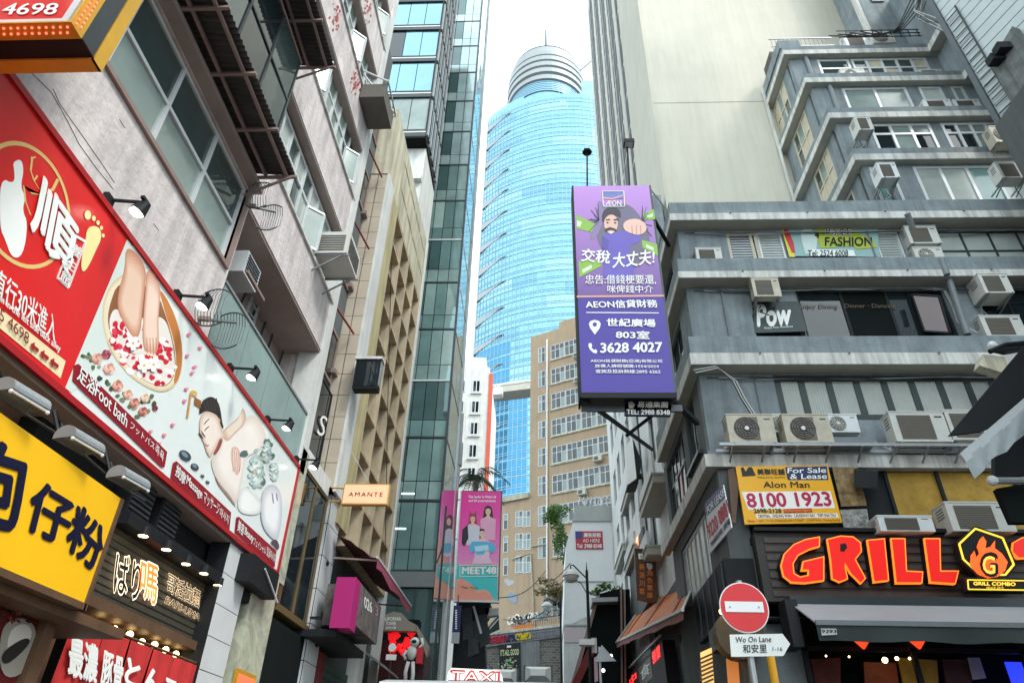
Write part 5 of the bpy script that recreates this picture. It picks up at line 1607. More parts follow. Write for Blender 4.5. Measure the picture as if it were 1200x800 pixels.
# ---- upper setback storeys
U = thing('setback_tower', 'grey stepped upper storeys with white edged terraces at the top right', 'building', (14, 19, 17))
lv = [(20.4, 16.9), (23.37, 17.47), (26.55, 18.2), (29.83, 19.1), (33.2, 20.2)]
XW = 17.45
prev_z = 17.05
for i, (z, y) in enumerate(lv[:4]):
    xr_ = XW if i > 0 else 24
    MB().box(11.02, xr_+.4, y+.02, 22, z+.01, z+.29).build('slab', M['soffit'], U)
    MB().box(10.98, xr_, y-.02, y+.018, z, z+.3).box(10.98, 11.018, y+.02, 21.9, z, z+.3).build('slab_edge', M['slab'], U)
    MB().box(11.02, xr_, y+.02, y+.14, z+.301, z+.62).box(11.02, 11.14, y+.141, 21.9, z+.301, z+.62).build('parapet', GE, U)
    if i > 0:
        MB().box(XW, XW+.4, 15.2, y-.03, z, z+.33).build('slab', M['soffit'], U)
        MB().box(XW-.04, XW-.001, 15.2, y-.03, z, z+.36).build('slab_edge', M['slab'], U)
    fw2 = FY(y+.26)
    zb2, zt2_ = prev_z, z+.02
    P_ = zb2
    if i == 0:   wn_ = [(11.5, 12.3, 1), (13.0, 16.6, 4), (17.2, 21, 4)]
    elif i == 1: wn_ = [(12.5, 14.75, 3), (15.15, 17.3, 4)]
    elif i == 2: wn_ = [(12.5, 15.1, 2), (15.6, 16.5, 1), (16.9, 17.4, 1)]
    else:        wn_ = [(12.5, 13.9, 1), (14.0, 17.3, 5)]
    zw0, zw1 = P_+.62, z-.1
    wall(U, fw2, GE, 11.3, 24, 0, .25, P_, zt2_, [(a, b, zw0, zw1) for a, b, n in wn_])
    for q, (a, b, n) in enumerate(wn_):
        fm_2 = M['alu']
        gs = {0: [M['glassc'], gl('teal_curtained_glass', (.20, .36, .34), rough=.1) if 'tc' not in M else M['tc']], 1: [M['glassd'], M['glassd'], M['glassb']], 2: [M['glassc'], M['glassb']], 3: [pm('lit_cream_blind', (.55, .45, .32), .7, var=.2), M['glass'], CR]}[i]
        if i == 0 and 'tc' not in M: M['tc'] = bpy.data.materials['teal_curtained_glass']
        win(U, fw2, a, b, zw0, zw1, nu=n, nz=1 if i in (0, 2) else 3, zf=None if i in (0, 2) else [0, .16, .72, 1], fm=fm_2, gms=gs, fw=.1, d=-.02, fd=.1, tilt=.01)
    # flank
    fs2 = FR(11.3)
    wall(U, fs2, GE, y+.651, 21.95, 0, .25, P_, zt2_, [(y+1.3, y+2.9, zw0, zw1)])
    win(U, fs2, y+1.3, y+2.9, zw0, zw1, nu=3, nz=2, fm=CR, gms=[M['glassb'], M['glass'], CR], fw=.08, d=0, fd=.09)
    # down pipe
    MB().cyl((12.0, y+.16, P_), (12.0, y+.16, z), .09, 8).build('down_pipe', M['pipe'], U)
    prev_z = z+.3
# wing on the right returns towards the camera
fwg = FR(XW)
wall(U, fwg, GE, 15.2, 22, .4, .6, 20.7, 36)
for z in (21.6, 24.8, 28, 31):
    win(U, FR(XW+.38), 16.0, 17.4, z, z+1.4, nu=2, nz=1, fm=M['alu'], gm=M['glassb'], fw=.06, d=0)
for y in (15.6, 17.6): MB().cyl((XW+.28, y, 20), (XW+.28, y, 36), .1, 8).build('down_pipe', M['pipe'], U)
for s_ in range(6):
    mb = MB()
    x = XW+.1
    mb.tube([(x+random.uniform(-.3, .2), 19.2-random.random()*3, 34-.3*s_), (x-.5, 18.4, 31+random.random()), (x-.3, 17.2, 27+random.random()*2), (x+.1, 16.2, 24+random.random()*2)], .022, 5)
    mb.build('cable', M['cable'] if s_ % 2 else M['wcable'], U)
# roof terrace block
MB().box(11.0, 12.0, 19.3, 21.9, 30.6, 31.2).build('roof_parapet', GE, U)
for k in range(14): MB().cyl((11.1+k*.2, 20.0, 31.1), (11.1+k*.2, 20.0, 32.4), .015, 5).build('railing_post', M['rail'], U)
MB().bar((11.0, 20.0, 32.4), (14.0, 20.0, 32.4), .05).build('railing_rail', M['alu'], U)
MB().bar((11.0, 20.0, 31.8), (14.0, 20.0, 31.8), .04).build('railing_rail', M['alu'], U)
MB().box(11.2, 13.9, 20.6, 21.6, 31, 32.3).build('rooftop_shed', M['corr'], U)
MB().box(16.3, 24, 20.4, 22, 30.2, 60).build('upper_wall', GE, U)
MB().box(16.15, 16.299, 20.3, 20.6, 30.2, 60).build('edge_strip', M['slab'], U)
MB().cyl((18.4, 20.3, 30.2), (18.4, 20.3, 60), .12, 8).cyl((18.7, 20.3, 30.2), (18.7, 20.3, 60), .1, 8).build('down_pipe', M['pipe'], U)
MB().box(17.0, 17.6, 20.33, 20.4, 36, 37.5).build('window', M['glassd'], U)
MB().box(10.94, 11.0, 21.75, 21.95, 17.3, 31.2).build('edge_strip', M['slab'], U)
# cable basket on the roof terrace edge
bk = thing('cable_rack', 'black wire rack with tangled cables on the top terrace', 'rack', (15.4, 19.4, 30.7))
for k in range(9): MB().bar((14.0+k*.4, 18.95, 30.75), (14.0+k*.4, 18.95, 31.3), .03).build('post', M['black'], bk)
for z in (30.8, 31.05, 31.3): MB().bar((13.6, 18.95, z), (17.3, 18.95, z), .03).build('rail', M['black'], bk)
for k in range(5):
    MB().tube([(13.2+k*.5, 18.98, 31.+.1*k), (14.6+k*.3, 18.9, 30.75), (16.5, 18.95, 31.2+.1*k), (17.6, 18.7, 32.4+.3*k), (17.7, 18.0, 34+k*.2)], .03, 5).build('cable', M['cable'], bk)

# ================================================================ F: cream tower
F = thing('cream_tower', 'tall cream concrete tower with a blank front wall and dark window slots on its flank', 'building', (8, 30, 0))
MB().box(5.55, 26, 22.05, 46, 17, 64).build('front_wall', M['tower'], F)
MB().box(5.5, 5.56, 22.0, 26.5, 17, 64).build('corner_strip', M['tower'], F)
ffs = FR(5.5)
wall(F, ffs, M['tower'], 26.5, 46, 0, .05, 17, 90)
for c_, (u, w_) in enumerate(((28.0, 1.0), (30.2, 2.2), (33.6, 2.4), (37.4, 2.6), (41.6, 3.0))):
    for r_ in range(17):
        z = 24+r_*3.1
        h_ = 2.6
        fpiece('window', pm('dark_slot_glass', (.03, .036, .04), .55, var=.3, scale=.6, bump=0, spec=.15), F, ffs, u, u+w_, -.03, -.001, z, z+h_)  # dull dark glass, tone varies at random
        fpiece('fin', M['steel'], F, ffs, u+w_*.5, u+w_*.5+.12, -.09, -.031, z-.3, z+h_+.2)
for z in (30.4,):
    MB().box(5.6, 26, 22.035, 22.049, z, z+.02).build('lift_joint', M['soffit'], F)

# ================================================================ G: slatted building edge
g0 = V((13.75, 14.0, 0)); gd = V((.346, -1.19, 0)).normalized()
dd = RT*((322-600)/FPX)+UP*((400-926)/FPX)+FW
gd = V((-dd.x, -dd.y, 0)).normalized()
gn = V((-gd.y, gd.x, 0))
if gn.x < 0: gn = -gn
fG = Fr(g0, gd, gn)
G = thing('slatted_building', 'building clad in pale grey horizontal slats at the top right corner', 'building', g0)
MB().fb(fG, 0, 14, .05, 3, 12.5, 48).build('wall', M['greydark'], G)
SLT = pm('pale_grey_slat_paint', (.42, .47, .47), .6, var=.08, scale=2, bump=.05)
for k in range(78):
    fpiece('slat', SLT, G, fG, 0.05, 12, 0, .06, 14+k*.42, 14+k*.42+.385)
MB().fb(fG, -.1, .06, -.1, .1, 12.5, 48).build('edge_trim', M['darkmetal'], G)
for k in range(30):
    MB().bar(fG.pt(.12, -.06, 14.5+k*.32), fG.pt(.55, -.06, 14.5+k*.32), .03).build('rung', M['darkmetal'], G)
MB().bar(fG.pt(.55, -.06, 14.3), fG.pt(.55, -.06, 24), .04).build('stile', M['darkmetal'], G)
cn = thing('concrete_hood', 'rough dark grey concrete hood projecting before the pale slats, top right', 'canopy', fG.pt(2, -.5, 18))
px_prism([(1186, 31), (1212, 80), (1235, 215), (1160, 74)], Fr(fG.pt(0, -.35, 0), gd, gn), cn, pm('rough_concrete', (.15, .16, .155), .9, var=.4, scale=2, bump=.6, streak=.5), 'slab', .3)
for px, py in ((1180, 55), (1172, 68)):
    p = Fr(fG.pt(0, -.4, 0), gd, gn).w(px, py)
    MB().box(p.x-.3, p.x+.1, p.y-.1, p.y+.2, p.z-.15, p.z+.12).build('block', M['black'], cn)

# ================================================================ air conditioners on the grey building
def condenser(x, y, z, w, h, label, dep=.42, fan='round', brown=True, group='air conditioners on the grey building', stand=True, rot=0):
    t = thing('air_conditioner', label, 'air conditioner', (x, y, z), group)
    cs_ = random.choice([M['ac'], M['ac'], M['ac2'], M['ac3']])
    MB().box(x, x+w, y, y+dep, z, z+h).build('casing', cs_, t)
    MB().box(x-.012, x+w+.012, y-.012, y+dep, z+h, z+h+.03).build('lid', cs_, t)
    if stand and random.random() < .7:
        hx0 = x+w*random.uniform(.1, .9)
        MB().tube([(hx0, y+dep, z+.1), (hx0+.05, y+dep+.06, z-.12), (hx0-.05+random.uniform(-.2, .2), y+dep+.04, z-.3), (hx0+random.uniform(-.3, .3), y+dep+.08, z-.42)], .016, 5).build('hose', random.choice([M['wcable'], M['cable']]), t)
    if fan == 'round':
        r = min(w*.36, h*.42)
        cx_, cz = x+w*.4, z+h*.5
        g = pm('brown_fan_shroud', (.14, .12, .10), .6, var=.15, scale=5) if brown else M['acd']
        mb = MB().prism([(cx_+r*math.cos(a_*.2618), y-.012, cz+r*math.sin(a_*.2618)) for a_ in range(24)], V((0, .011, 0)))
        mb.build('fan_shroud', g, t)
        if brown:
            MB().box(cx_, x+w*.66, y-.009, y-.0012, cz-r, cz+r).build('grille_plate', g, t)
        for k in range(4):
            rr_ = r*(.3+.2*k)
            MB().tube([(cx_+rr_*math.cos(a_*.3927), y-.022, cz+rr_*math.sin(a_*.3927)) for a_ in range(17)], .007, 4).build('guard_ring', M['darkmetal'] if brown else M['ac'], t)
        for k in range(12 if not brown else 8):
            a_ = k*math.pi*2/(12 if not brown else 8)
            MB().bar((cx_, y-.02, cz), (cx_+r*math.cos(a_), y-.02, cz+r*math.sin(a_)), .008).build('guard_spoke', M['darkmetal'] if brown else M['ac'], t)
        MB().cyl((cx_, y-.02, cz), (cx_, y-.035, cz), r*.17, 12).build('hub', M['alu'], t)
    else:
        MB().box(x+w*.12, x+w*.72, y-.008, y-.001, z+h*.08, z+h*.9).build('grille', M['acd'], t)
        for k in range(12):
            zz = z+h*(.1+.066*k)
            MB().box(x+w*.12, x+w*.72, y-.018, y-.009, zz, zz+h*.022).build('slat', pm('brown_slat', (.18, .16, .13), .6, var=.1), t)
    for k in range(4):
        MB().box(x-.006, x-.0005, y+dep*.25, y+dep*.75, z+h*(.55+.1*k), z+h*(.58+.1*k)).build('side_vent', M['darkmetal'], t)
    MB().box(x+w*.8, x+w*.93, y-.004, y-.0005, z+h*.82, z+h*.87).build('badge', M['darkmetal'], t)
    if stand:
        for xx in (x+.08, x+w-.08):
            MB().bar((xx, y-.05, z-.03), (xx, y+dep+.4, z-.03), .04).build('bracket', M['steel'], t)
            MB().bar((xx, y+.1, z-.05), (xx, y+dep+.25, z-.22), .03).build('brace', M['steel'], t)
    return t
def cpx(x0, x1, y0, y1, y, *a, **k):
    fr = FY(y)
    a0, z0 = fr.hit(x0, y1); a1, z1 = fr.hit(x1, y0)
    a0 = fr.hit(x0, (y0+y1)/2)[0]; a1 = fr.hit(x1, (y0+y1)/2)[0]
    z0, z1 = fr.hit((x0+x1)/2, y1)[1], fr.hit((x0+x1)/2, y0)[1]
    return condenser(a0, y, z0, a1-a0, z1-z0, *a, **k)
YA = 15.05
ZSH = FY(YA).hit(960, 518)[1]-.035
cpx(853, 908, 486, 518, YA, 'brown fan condenser, first from the left on the shelf above the yellow sale sign')
cpx(919, 974, 486, 518, YA, 'brown fan condenser, second from the left on the shelf, a cream unit behind it')
cpx(900, 932, 486, 506, 15.42, 'small cream condenser half hidden between the two brown fan units', fan='round', brown=False, stand=False, dep=.3)
cpx(966, 1006, 486, 506, 15.42, 'cream condenser with a pale round fan guard, right of the second brown unit', fan='round', brown=False, stand=False, dep=.3)
cpx(1046, 1112, 483, 517, YA, 'wide cream unit with a square brown grille on the shelf under the curtained windows', fan='sq')
cpx(1110, 1165, 481, 515, YA, 'cream unit with square grille partly behind the black awning', fan='sq')
MB().box(4.2, XR_, 15.0, 15.05, ZSH-.07, ZSH).box(4.2, XR_, 15.38, 15.42, ZSH-.07, ZSH).build('equipment_shelf', M['steel'], E)
for k in range(9): MB().bar((4.5+k*.75, 15.0, ZSH-.07), (4.5+k*.75, 15.45, ZSH-.3), .035).build('shelf_bracket', M['steel'], E)
MB().box(6.75, 7.85, 15.1, 15.37, ZSH, ZSH+.2).build('duct', M['pipe'], E)
cpx(1030, 1094, 605, 622, 14.95, 'cream unit low on the gold wall directly above the GRILL sign', fan='sq', dep=.5, stand=False)
cpx(1112, 1186, 589, 622, 14.9, 'larger cream unit low on the gold wall above the flame emblem', fan='sq', dep=.6, stand=False)
cpx(816, 846, 291, 306, 15.62, 'small box unit behind the parapet left of the cream framed window', fan='sq', dep=.5, stand=False)
cpx(1063, 1100, 265, 285, 15.7, 'upper of two stacked units right of the fashion poster', fan='sq')
cpx(1072, 1106, 290, 306, 15.68, 'lower of two stacked units right of the fashion poster', fan='round', brown=False, stand=False)
cpx(882, 914, 326, 347, 15.42, 'box unit hanging on white brackets above the black brush lettered window sign', fan='sq', dep=.25)
cpx(1150, 1184, 321, 343, 15.3, 'box unit hanging under the second balcony slab at the right', fan='sq', dep=.6)
cpx(1152, 1200, 370, 394, 15.66, 'cream unit on the third balcony by the right edge of the photo', fan='sq', dep=.5, stand=False)
cpx(1004, 1022, 137, 152, 16.6, 'small box unit under the terrace slab, left of the grid window', fan='sq', dep=.5)
cpx(1030, 1052, 191, 208, 16.2, 'small box unit beside the teal curtained window', fan='sq', dep=.5)
cpx(1163, 1196, 148, 166, 16.4, 'roof of a cream condenser with round fan right of the grid windows', fan='round', brown=False)
cpx(1170, 1200, 190, 208, 15.9, 'box unit near the right edge beside the teal window', fan='sq')
cpx(1084, 1116, 117, 129, 17.9, 'left of two flat cream units on the middle terrace', fan='none_', dep=.4, stand=False)
cpx(1119, 1150, 117, 129, 17.9, 'right of two flat cream units on the middle terrace', fan='none_', dep=.4, stand=False)
cpx(986, 1014, 81, 91, 18.3, 'cream condenser with round fan on the upper terrace by the lit window', fan='round', brown=False, stand=False)
cpx(1078, 1105, 82, 90, 18.3, 'flat cream unit at the right end of the upper terrace', fan='none_', stand=False)
cpx(1021, 1048, 38, 50, 19.3, 'cream condenser on the cable rack of the top terrace, right of a plain one', fan='round', brown=False, stand=False)
cpx(990, 1020, 40, 54, 19.5, 'plain cream unit on the top terrace, left of the one with a round fan', fan='sq', stand=False)

# pipes and cables on the grey wall
dp = thing('down_pipe', 'grey down pipe between the balconies right of the dark bar window', 'pipe', (10.8, 15.6, 9))
p = fe_.w(1115, 330); q = fe_.w(1135, 392)
MB().cyl(fe_.w(1112, 328, -.3), fe_.w(1134, 392, -.3), .09, 8).build('pipe', M['pipe'], dp)
MB().cyl(fe_.w(1063, 250, -1.15), fe_.w(1070, 268, -.9), .08, 8).build('pipe_upper', M['pipe'], dp)
MB().cyl(fe_.w(1103, 303, -1.15), fe_.w(1110, 322, -1.15), .08, 8).build('pipe_middle', M['pipe'], dp)
cb = thing('cable_bundle', 'bundle of grey cables curving down the wall to the first brown condenser', 'cable', fe_.w(850, 430))
for k in range(4):
    MB().tube([fe_.w(812+k, 432+k*1.5, -.75), fe_.w(838+k, 428+k, -.72), fe_.w(858+k*1.5, 446, -.7), fe_.w(868+k*1.5, 466, -.7), fe_.w(882+k*1.5, 488, -.8)], .018, 5).build('cable', M['wcable'] if k % 2 else M['cable'], cb)
cb = thing('cable_bundle', 'pair of pale cables looping down beside the brown casement window', 'cable', fe_.w(1100, 350))
for k in range(2):
    MB().tube([fe_.w(1094, 338+k*2, -.1), fe_.w(1106+k*2, 340, -.1), fe_.w(1116+k*2, 360, -.1), fe_.w(1122+k*2, 378, -.1), fe_.w(1146, 390, -.3)], .018, 5).build('cable', M['wcable'], cb)
for k, (pp, lb) in enumerate(((((1018, 440), (1020, 428), (1046, 430), (1055, 436)), 'white pipe looping along the edge above the gold wall'),)):
    t = MB().tube([(4.4+k, 15.43, 8.75), (6.3, 15.40, 8.68), (7.8, 15.41, 8.72), (8, 15.41, 8.9), (8.3, 15.42, 8.72), (12, 15.41, 8.68), (16, 15.41, 8.7)], .03, 6).build('white_pipe', M['wcable'], None)
    tag(t, lb, 'pipe')

for k, (zz, lb) in enumerate(((16.2, 'thin cables sagging under the topmost balcony slab of the grey building'), (13.98, 'thin cables sagging under the second balcony slab of the grey building'), (11.08, 'thin cables sagging under the third balcony slab above the curtained windows'))):
    t = thing('sagging_cable', lb, 'cable', (8, 15.9, zz))
    for q in range(3):
        x_, pts = 4.4+q*.3, []
        while x_ < 20:
            pts.append((x_, 15.9-.03*q, zz-.03-.03*q-random.uniform(0, .09)))
            x_ += random.uniform(.5, 1.3)
        MB().tube(pts, .012, 4).build('cable', M['cable'] if q != 1 else M['wcable'], t)
for k, (x_, z0_, z1_, lb) in enumerate(((5.2, 11.5, 14.0, 'thin conduit on the grey wall left of the box unit over the brush lettered sign'), (5.65, 8.7, 11.1, 'thin conduit on the grey wall above the first brown condenser'), (9.9, 14.4, 16.2, 'thin pipe between the fashion poster window and the stacked units'))):
    tag(MB().tube([(x_, 15.92, z1_), (x_, 15.92, z0_+.5), (x_+.15, 15.9, z0_+.35), (x_+.15, 15.9, z0_)], .03, 6).build('conduit', M['pipe'], None), lb, 'pipe')

# ================================================================ shop level: gold wall, signs, GRILL
SG = thing('grill_shop', 'grill restaurant front with gold wall panels above and an awning below', 'shop', (9, 16, 0))
GW = pm('hammered_gold_panel', (.42, .25, .035), .45, metal=.35, var=.35, scale=2.5, bump=.8, fine=2)
for k, (a, b) in enumerate(((4.75, 5.9), (5.95, 6.9), (6.95, 8.15), (8.2, 9.35), (9.4, 11.1), (11.15, 13))):
    fpiece('gold_panel', GW if k > 2 else M['black'], SG, FY(15.72), a, b-.02, 0, .05, 6.6, 8.27, .0)
    MB().box(b-.02, b+.06, 15.66, 15.72, 6.6, 8.27).build('post', M['black'], SG)
MB().box(4.21, 4.74, 15.62, 16.5, 0, 8.27).build('corner_pier', M['greydark'], SG)
MB().box(4.7, XR_, 15.5, 16.5, 6.45, 6.6).build('top_ledge', M['black'], SG)
fgs = FY(15.2)
u0, z1 = fgs.hit(893, 622); z0 = fgs.hit(900, 703)[1]
MB().box(4.72, XR_, 15.28, 15.5, z0, z1).build('sign_board', pm('dark_slatted_board', (.035, .032, .03), .6, var=.3, scale=2, bump=.1), SG)
for k in range(7):
    z = z0+.1+k*(z1-z0-.15)/7
    fpiece('board_slat', pm('brown_slat_board', (.075, .06, .05), .6, var=.3, scale=2, bump=.1), SG, fgs, 4.9, XR_, .05, .08, z, z+.12)
MB().box(4.7, XR_, 15.15, 15.28, z1, z1+.08).build('cap', M['black'], SG)
RDL, ORL = em('red_letter_lit', (.70, .006, .001), .4), em('orange_outline_lit', (1., .20, .015), .9)
fl_ = FY(15.0)
# block letters, each a thing-part of its own, orange edge with a red face
def glyph(outer, hole=None, dy=0):
    o = thing_letters
    def shrink(pts, q):
        n = len(pts); r = []
        ar = sum(pts[i][0]*pts[(i+1) % n][1]-pts[(i+1) % n][0]*pts[i][1] for i in range(n))
        sg = 1 if ar > 0 else -1
        for i in range(n):
            p0_, p1_, p2_ = pts[i-1], pts[i], pts[(i+1) % n]
            d1 = V((p1_[0]-p0_[0], p1_[1]-p0_[1], 0)).normalized(); d2 = V((p2_[0]-p1_[0], p2_[1]-p1_[1], 0)).normalized()
            n1 = V((-d1.y, d1.x, 0)); n2 = V((-d2.y, d2.x, 0))
            m = (n1+n2)
            m = m/max(.3, m.length_squared)*2
            if m.length > 2.2: m = m.normalized()*2.2
            r.append((p1_[0]+m.x*q*sg*.5*1, p1_[1]+m.y*q*sg*.5*1))
        return r
    back = shrink(outer, -1.4)
    MB().prism([fl_.w(x-1.5, y, .06) for x, y in back], V((0, .16, 0))).build('letter_back', M['black'], SG)
    L_ = MB().prism([fl_.w(*p) for p in outer], V((0, .1, 0))).build('letter', ORL, SG)
    MB().prism([fl_.w(*p, -.012) for p in shrink(outer, 2.6)], V((0, .011, 0))).build('letter_face', RDL, L_)
    if hole:
        MB().prism([fl_.w(*p, -.026) for p in hole], V((0, .025, 0))).build('letter_counter', M['black'], L_)
thing_letters = SG
glyph([(961, 628), (961, 640), (950, 643), (936, 650), (930, 660), (931, 671), (938, 675), (947, 673), (947, 668), (939, 668), (941, 657), (966, 651), (966, 680), (944, 683), (927, 682), (918, 675), (915, 662), (919, 648), (930, 637), (944, 631)])
glyph([(969, 631), (985, 627), (1000, 628), (1009, 635), (1010, 646), (1003, 655), (1015, 677), (1009, 684), (996, 671), (991, 661), (991, 664), (994, 678), (984, 682), (975, 678), (973, 655)], hole=[(985, 637), (991, 636), (993, 641), (989, 646), (985, 645)])
glyph([(1016, 632), (1037, 630), (1042, 680), (1024, 682)])
glyph([(1044, 630), (1061, 630), (1063, 668), (1082, 669), (1081, 683), (1050, 683)])
glyph([(1083, 630), (1102, 630), (1103, 668), (1124, 668), (1120, 684), (1090, 682)])
glyph([(1215, 628), (1198, 629), (1187, 635), (1186, 646), (1194, 654), (1215, 653)])
# shield emblem with flame
em_ = thing('flame_emblem', 'black shield emblem with an orange flame and yellow outline', 'sign', fl_.w(1160, 650))
fq = FY(14.85)
hexo = [(1120, 630), (1138, 616), (1180, 620), (1199, 650), (1193, 669), (1204, 677), (1204, 692), (1134, 692), (1132, 680), (1148, 678), (1120, 655)]
hexo = [(1121, 634), (1143, 616), (1178, 628), (1192, 662), (1182, 676), (1204, 677), (1204, 693), (1133, 692), (1131, 676), (1146, 676), (1126, 656)]
MB().prism([fq.w(*p) for p in hexo], V((0, .2, 0))).build('shield', M['black'], em_)
YL = em('yellow_outline_lit', (1., .62, .04), .7)
hx2 = [(1124, 637), (1143, 619), (1175, 630), (1188, 661), (1178, 673), (1149, 673), (1129, 655)]
for a, b in zip(hx2, hx2[1:]+hx2[:1]): MB().bar(fq.w(*a, -.01), fq.w(*b, -.01), .02, .035).build('outline', YL, em_)
for a, b in (((1134, 679), (1202, 680)), ((1202, 680), (1202, 691)), ((1202, 691), (1135, 690)), ((1135, 690), (1134, 679))): MB().bar(fq.w(*a, -.01), fq.w(*b, -.01), .018, .02).build('outline', YL, em_)
MB().prism([fq.w(*p, -.03) for p in [(1152, 628), (1156, 634), (1155, 642), (1161, 640), (1166, 633), (1166, 642), (1174, 648), (1181, 658), (1178, 668), (1170, 675), (1158, 677), (1146, 672), (1137, 662), (1138, 650), (1142, 645), (1144, 653), (1148, 648), (1145, 640), (1148, 632)]], V((0, .02, 0))).build('flame', em('flame_orange_lit', (1., .10, .008), .8), em_)
txp('G', fq, (1150, 673), (1168, 674), (1150, 648), em_, M['black'], d=-.04, bold=.08, depth=.01)
txp('G', fq, (1152, 671), (1166, 672), (1152, 651), em_, em('flame_yellow_lit', (1., .42, .05), .9), d=-.055, bold=.02, depth=.004)
txp('GRILL COMBO', fq, (1141, 685), (1190, 686), (1141, 681), em_, YL, d=-.03, bold=.04)
txp('SINCE 2015', fq, (1156, 689.5), (1176, 689.5), (1156, 687), em_, YL, d=-.03)

# yellow sale board
SB = thing('sale_board', 'yellow and white property sale board reading For Sale and Lease in the corner', 'sign', (5.8, 15.3, 7.6))
fS = FY(15.3)
YB = hx('F2B21C', .4)
px_prism([(862, 546), (970, 545), (987, 612), (873, 614)], fS, SB, YB, 'board', .05)
def ps(pts, m, d): return ply(pts, fS, SB, m, d, .003)
NVY = hx('22305C')
ps([(920, 547), (969, 546), (971, 562), (923, 562)], NVY, -.006)
txp('For Sale', fS, (923, 554), (968, 553.5), (923, 548), SB, WHT, d=-.012, bold=.02)
txp('& Lease', fS, (926, 561), (969, 560.5), (926, 555), SB, WHT, d=-.012, bold=.02)
BLK = hx('1A1612')
ps([(868, 548), (871, 547), (874, 552), (877, 547), (881, 547), (886, 557), (870, 558)], BLK, -.006)
txp('美聯旺舖', fS, (888, 556), (920, 556), (887, 549), SB, BLK, d=-.012, bold=.03)
txp('MIDLAND SHOPS', fS, (888, 560), (920, 560), (888, 558), SB, BLK, d=-.012)
txp('Alon Man', fS, (895, 571), (949, 571), (894, 564), SB, BLK, d=-.012, bold=.02)
ps([(869, 576), (973, 575), (979, 595), (877, 597)], hx('F4F2EA'), -.006)
txp('8100 1923', fS, (877, 594), (975, 592), (874, 578), SB, hx('B81850'), d=-.012, bold=.035)
txp('2698-2128', fS, (884, 600.5), (916, 600.5), (883, 595.5), SB, BLK, d=-.012, bold=.03)
ps([(918, 596), (951, 595), (952, 600), (919, 601)], hx('B83A20'), -.008)
txp('Authorised Agent', fS, (919, 600), (950, 599.4), (919, 596.5), SB, YB, d=-.014)
ps([(885, 602), (981, 601), (983, 606), (887, 607)], hx('F4F2EA'), -.006)
txp('CENTRAL · SHEUNG WAN · CAUSEWAY BAY · TSIM SHA TSUI', fS, (889, 606), (980, 605), (888, 602.5), SB, BLK, d=-.012, bold=.01)
txp('Shop 1 G/F, 11-15 D\'AGUILAR STREET, CENTRAL, Hong Kong', fS, (877, 612), (985, 610.6), (876, 608.6), SB, hx('B04A10'), d=-.012, bold=.01)
# posters right of it
ft = FY(15.4)
t = px_prism([(975, 547), (1005, 547), (1016, 592), (986, 593)], ft, None, pm('menu_poster_print', (.30, .20, .08), .5, var=.8, scale=6, bump=0), 'wall_poster', .03)
tag(t, 'brown food poster on the wall right of the sale board', 'poster')
t = px_prism([(984, 597), (1016, 596), (1020, 622), (990, 622)], ft, None, pm('plate_photo_print', (.30, .30, .28), .4, var=.9, scale=9, bump=0), 'wall_poster', .03)
tag(t, 'poster of a plated dish beneath the brown food poster', 'poster')
t = px_prism([(862, 613), (866, 570), (860, 548), (853, 550), (858, 612)], FY(15.35), None, M['wood'], 'door_post', .06)
tag(t, 'thin timber post left of the yellow sale board', 'post')
sp = thing('loudspeaker', 'black loudspeaker angled down on the gold wall, right of the brown food poster', 'speaker', (7.8, 15.2, 7.8))
MB().hexa([FY(15.0).w(1001, 571), FY(15.0).w(1028, 572), FY(15.3).w(1028, 570), FY(15.3).w(1001, 570), FY(15.0).w(1001, 552), FY(15.0).w(1029, 552), FY(15.4).w(1029, 548), FY(15.4).w(1001, 549)]).build('cabinet', M['black'], sp)
MB().bar(FY(15.1).w(1015, 550), (7.6, 15.6, 8.25), .05).build('bracket', M['darkmetal'], sp)
# side banner, slanted
sbn = thing('side_banner', 'blue and white rental banner with red numbers on the street side of the grey building', 'banner', (4.6, 16.5, 7))
fsb = FR(4.12)
P4 = [(826, 588), (847, 568), (857, 618), (832, 648)]
px_prism(P4, fsb, sbn, hx('D8DADC'), 'sheet', .03)
ply([(826, 588), (847, 568), (850, 582), (828, 604)], fsb, sbn, hx('34407A'), -.008)
txp('9220 8881', fsb, (831, 631), (855, 600), (828, 617), sbn, hx('C02030'), d=-.012, bold=.05)
txp('FOR LEASE', fsb, (829, 602), (849, 580), (828, 594), sbn, WHT, d=-.014, bold=.03)
txp('地舖招租 請電', fsb, (833, 641), (856, 612), (832, 635), sbn, NVY, d=-.012, bold=.02)

# awning of the grill
AW = thing('shop_awning', 'grey and black straight awning below the red GRILL letters', 'awning', (10, 14.6, 5))
GA = pm('pale_grey_canvas', (.30, .33, .35), .6, var=.08, scale=1, bump=.1)
DA = pm('black_green_canvas', (.025, .04, .038), .6, var=.2, scale=2, bump=.1)
MB().box(5.1, XR_, 14.9, 15.27, fgs.hit(930, 707)[1]-.08, fgs.hit(930, 700)[1]-.02).build('cassette', M['darkmetal'], AW)
fa1, fa2 = FY(14.9), FY(14.0)
A1, A2 = fa1.w(928, 709), fa1.w(1200, 709)
B1, B2 = fa2.w(955, 729), fa2.w(1200, 734)
dx = V((10, 0, 0))
zA, zB = A1.z, (B1.z+B2.z)/2
MB().hexa([(A1.x, 14.9, zA), (XR_, 14.9, zA), (XR_, 14.9, zA+.03), (A1.x, 14.9, zA+.03), (B1.x, 14.0, zB), (XR_, 14.0, zB), (XR_, 14.0, zB+.03), (B1.x, 14.0, zB+.03)]).build('canvas', GA, AW)
MB().box(B1.x, XR_, 13.94, 14.0, zB-.04, zB+.05).build('front_bar', M['pipe'], AW)
zV = fa2.hit(1050, 752)[1]
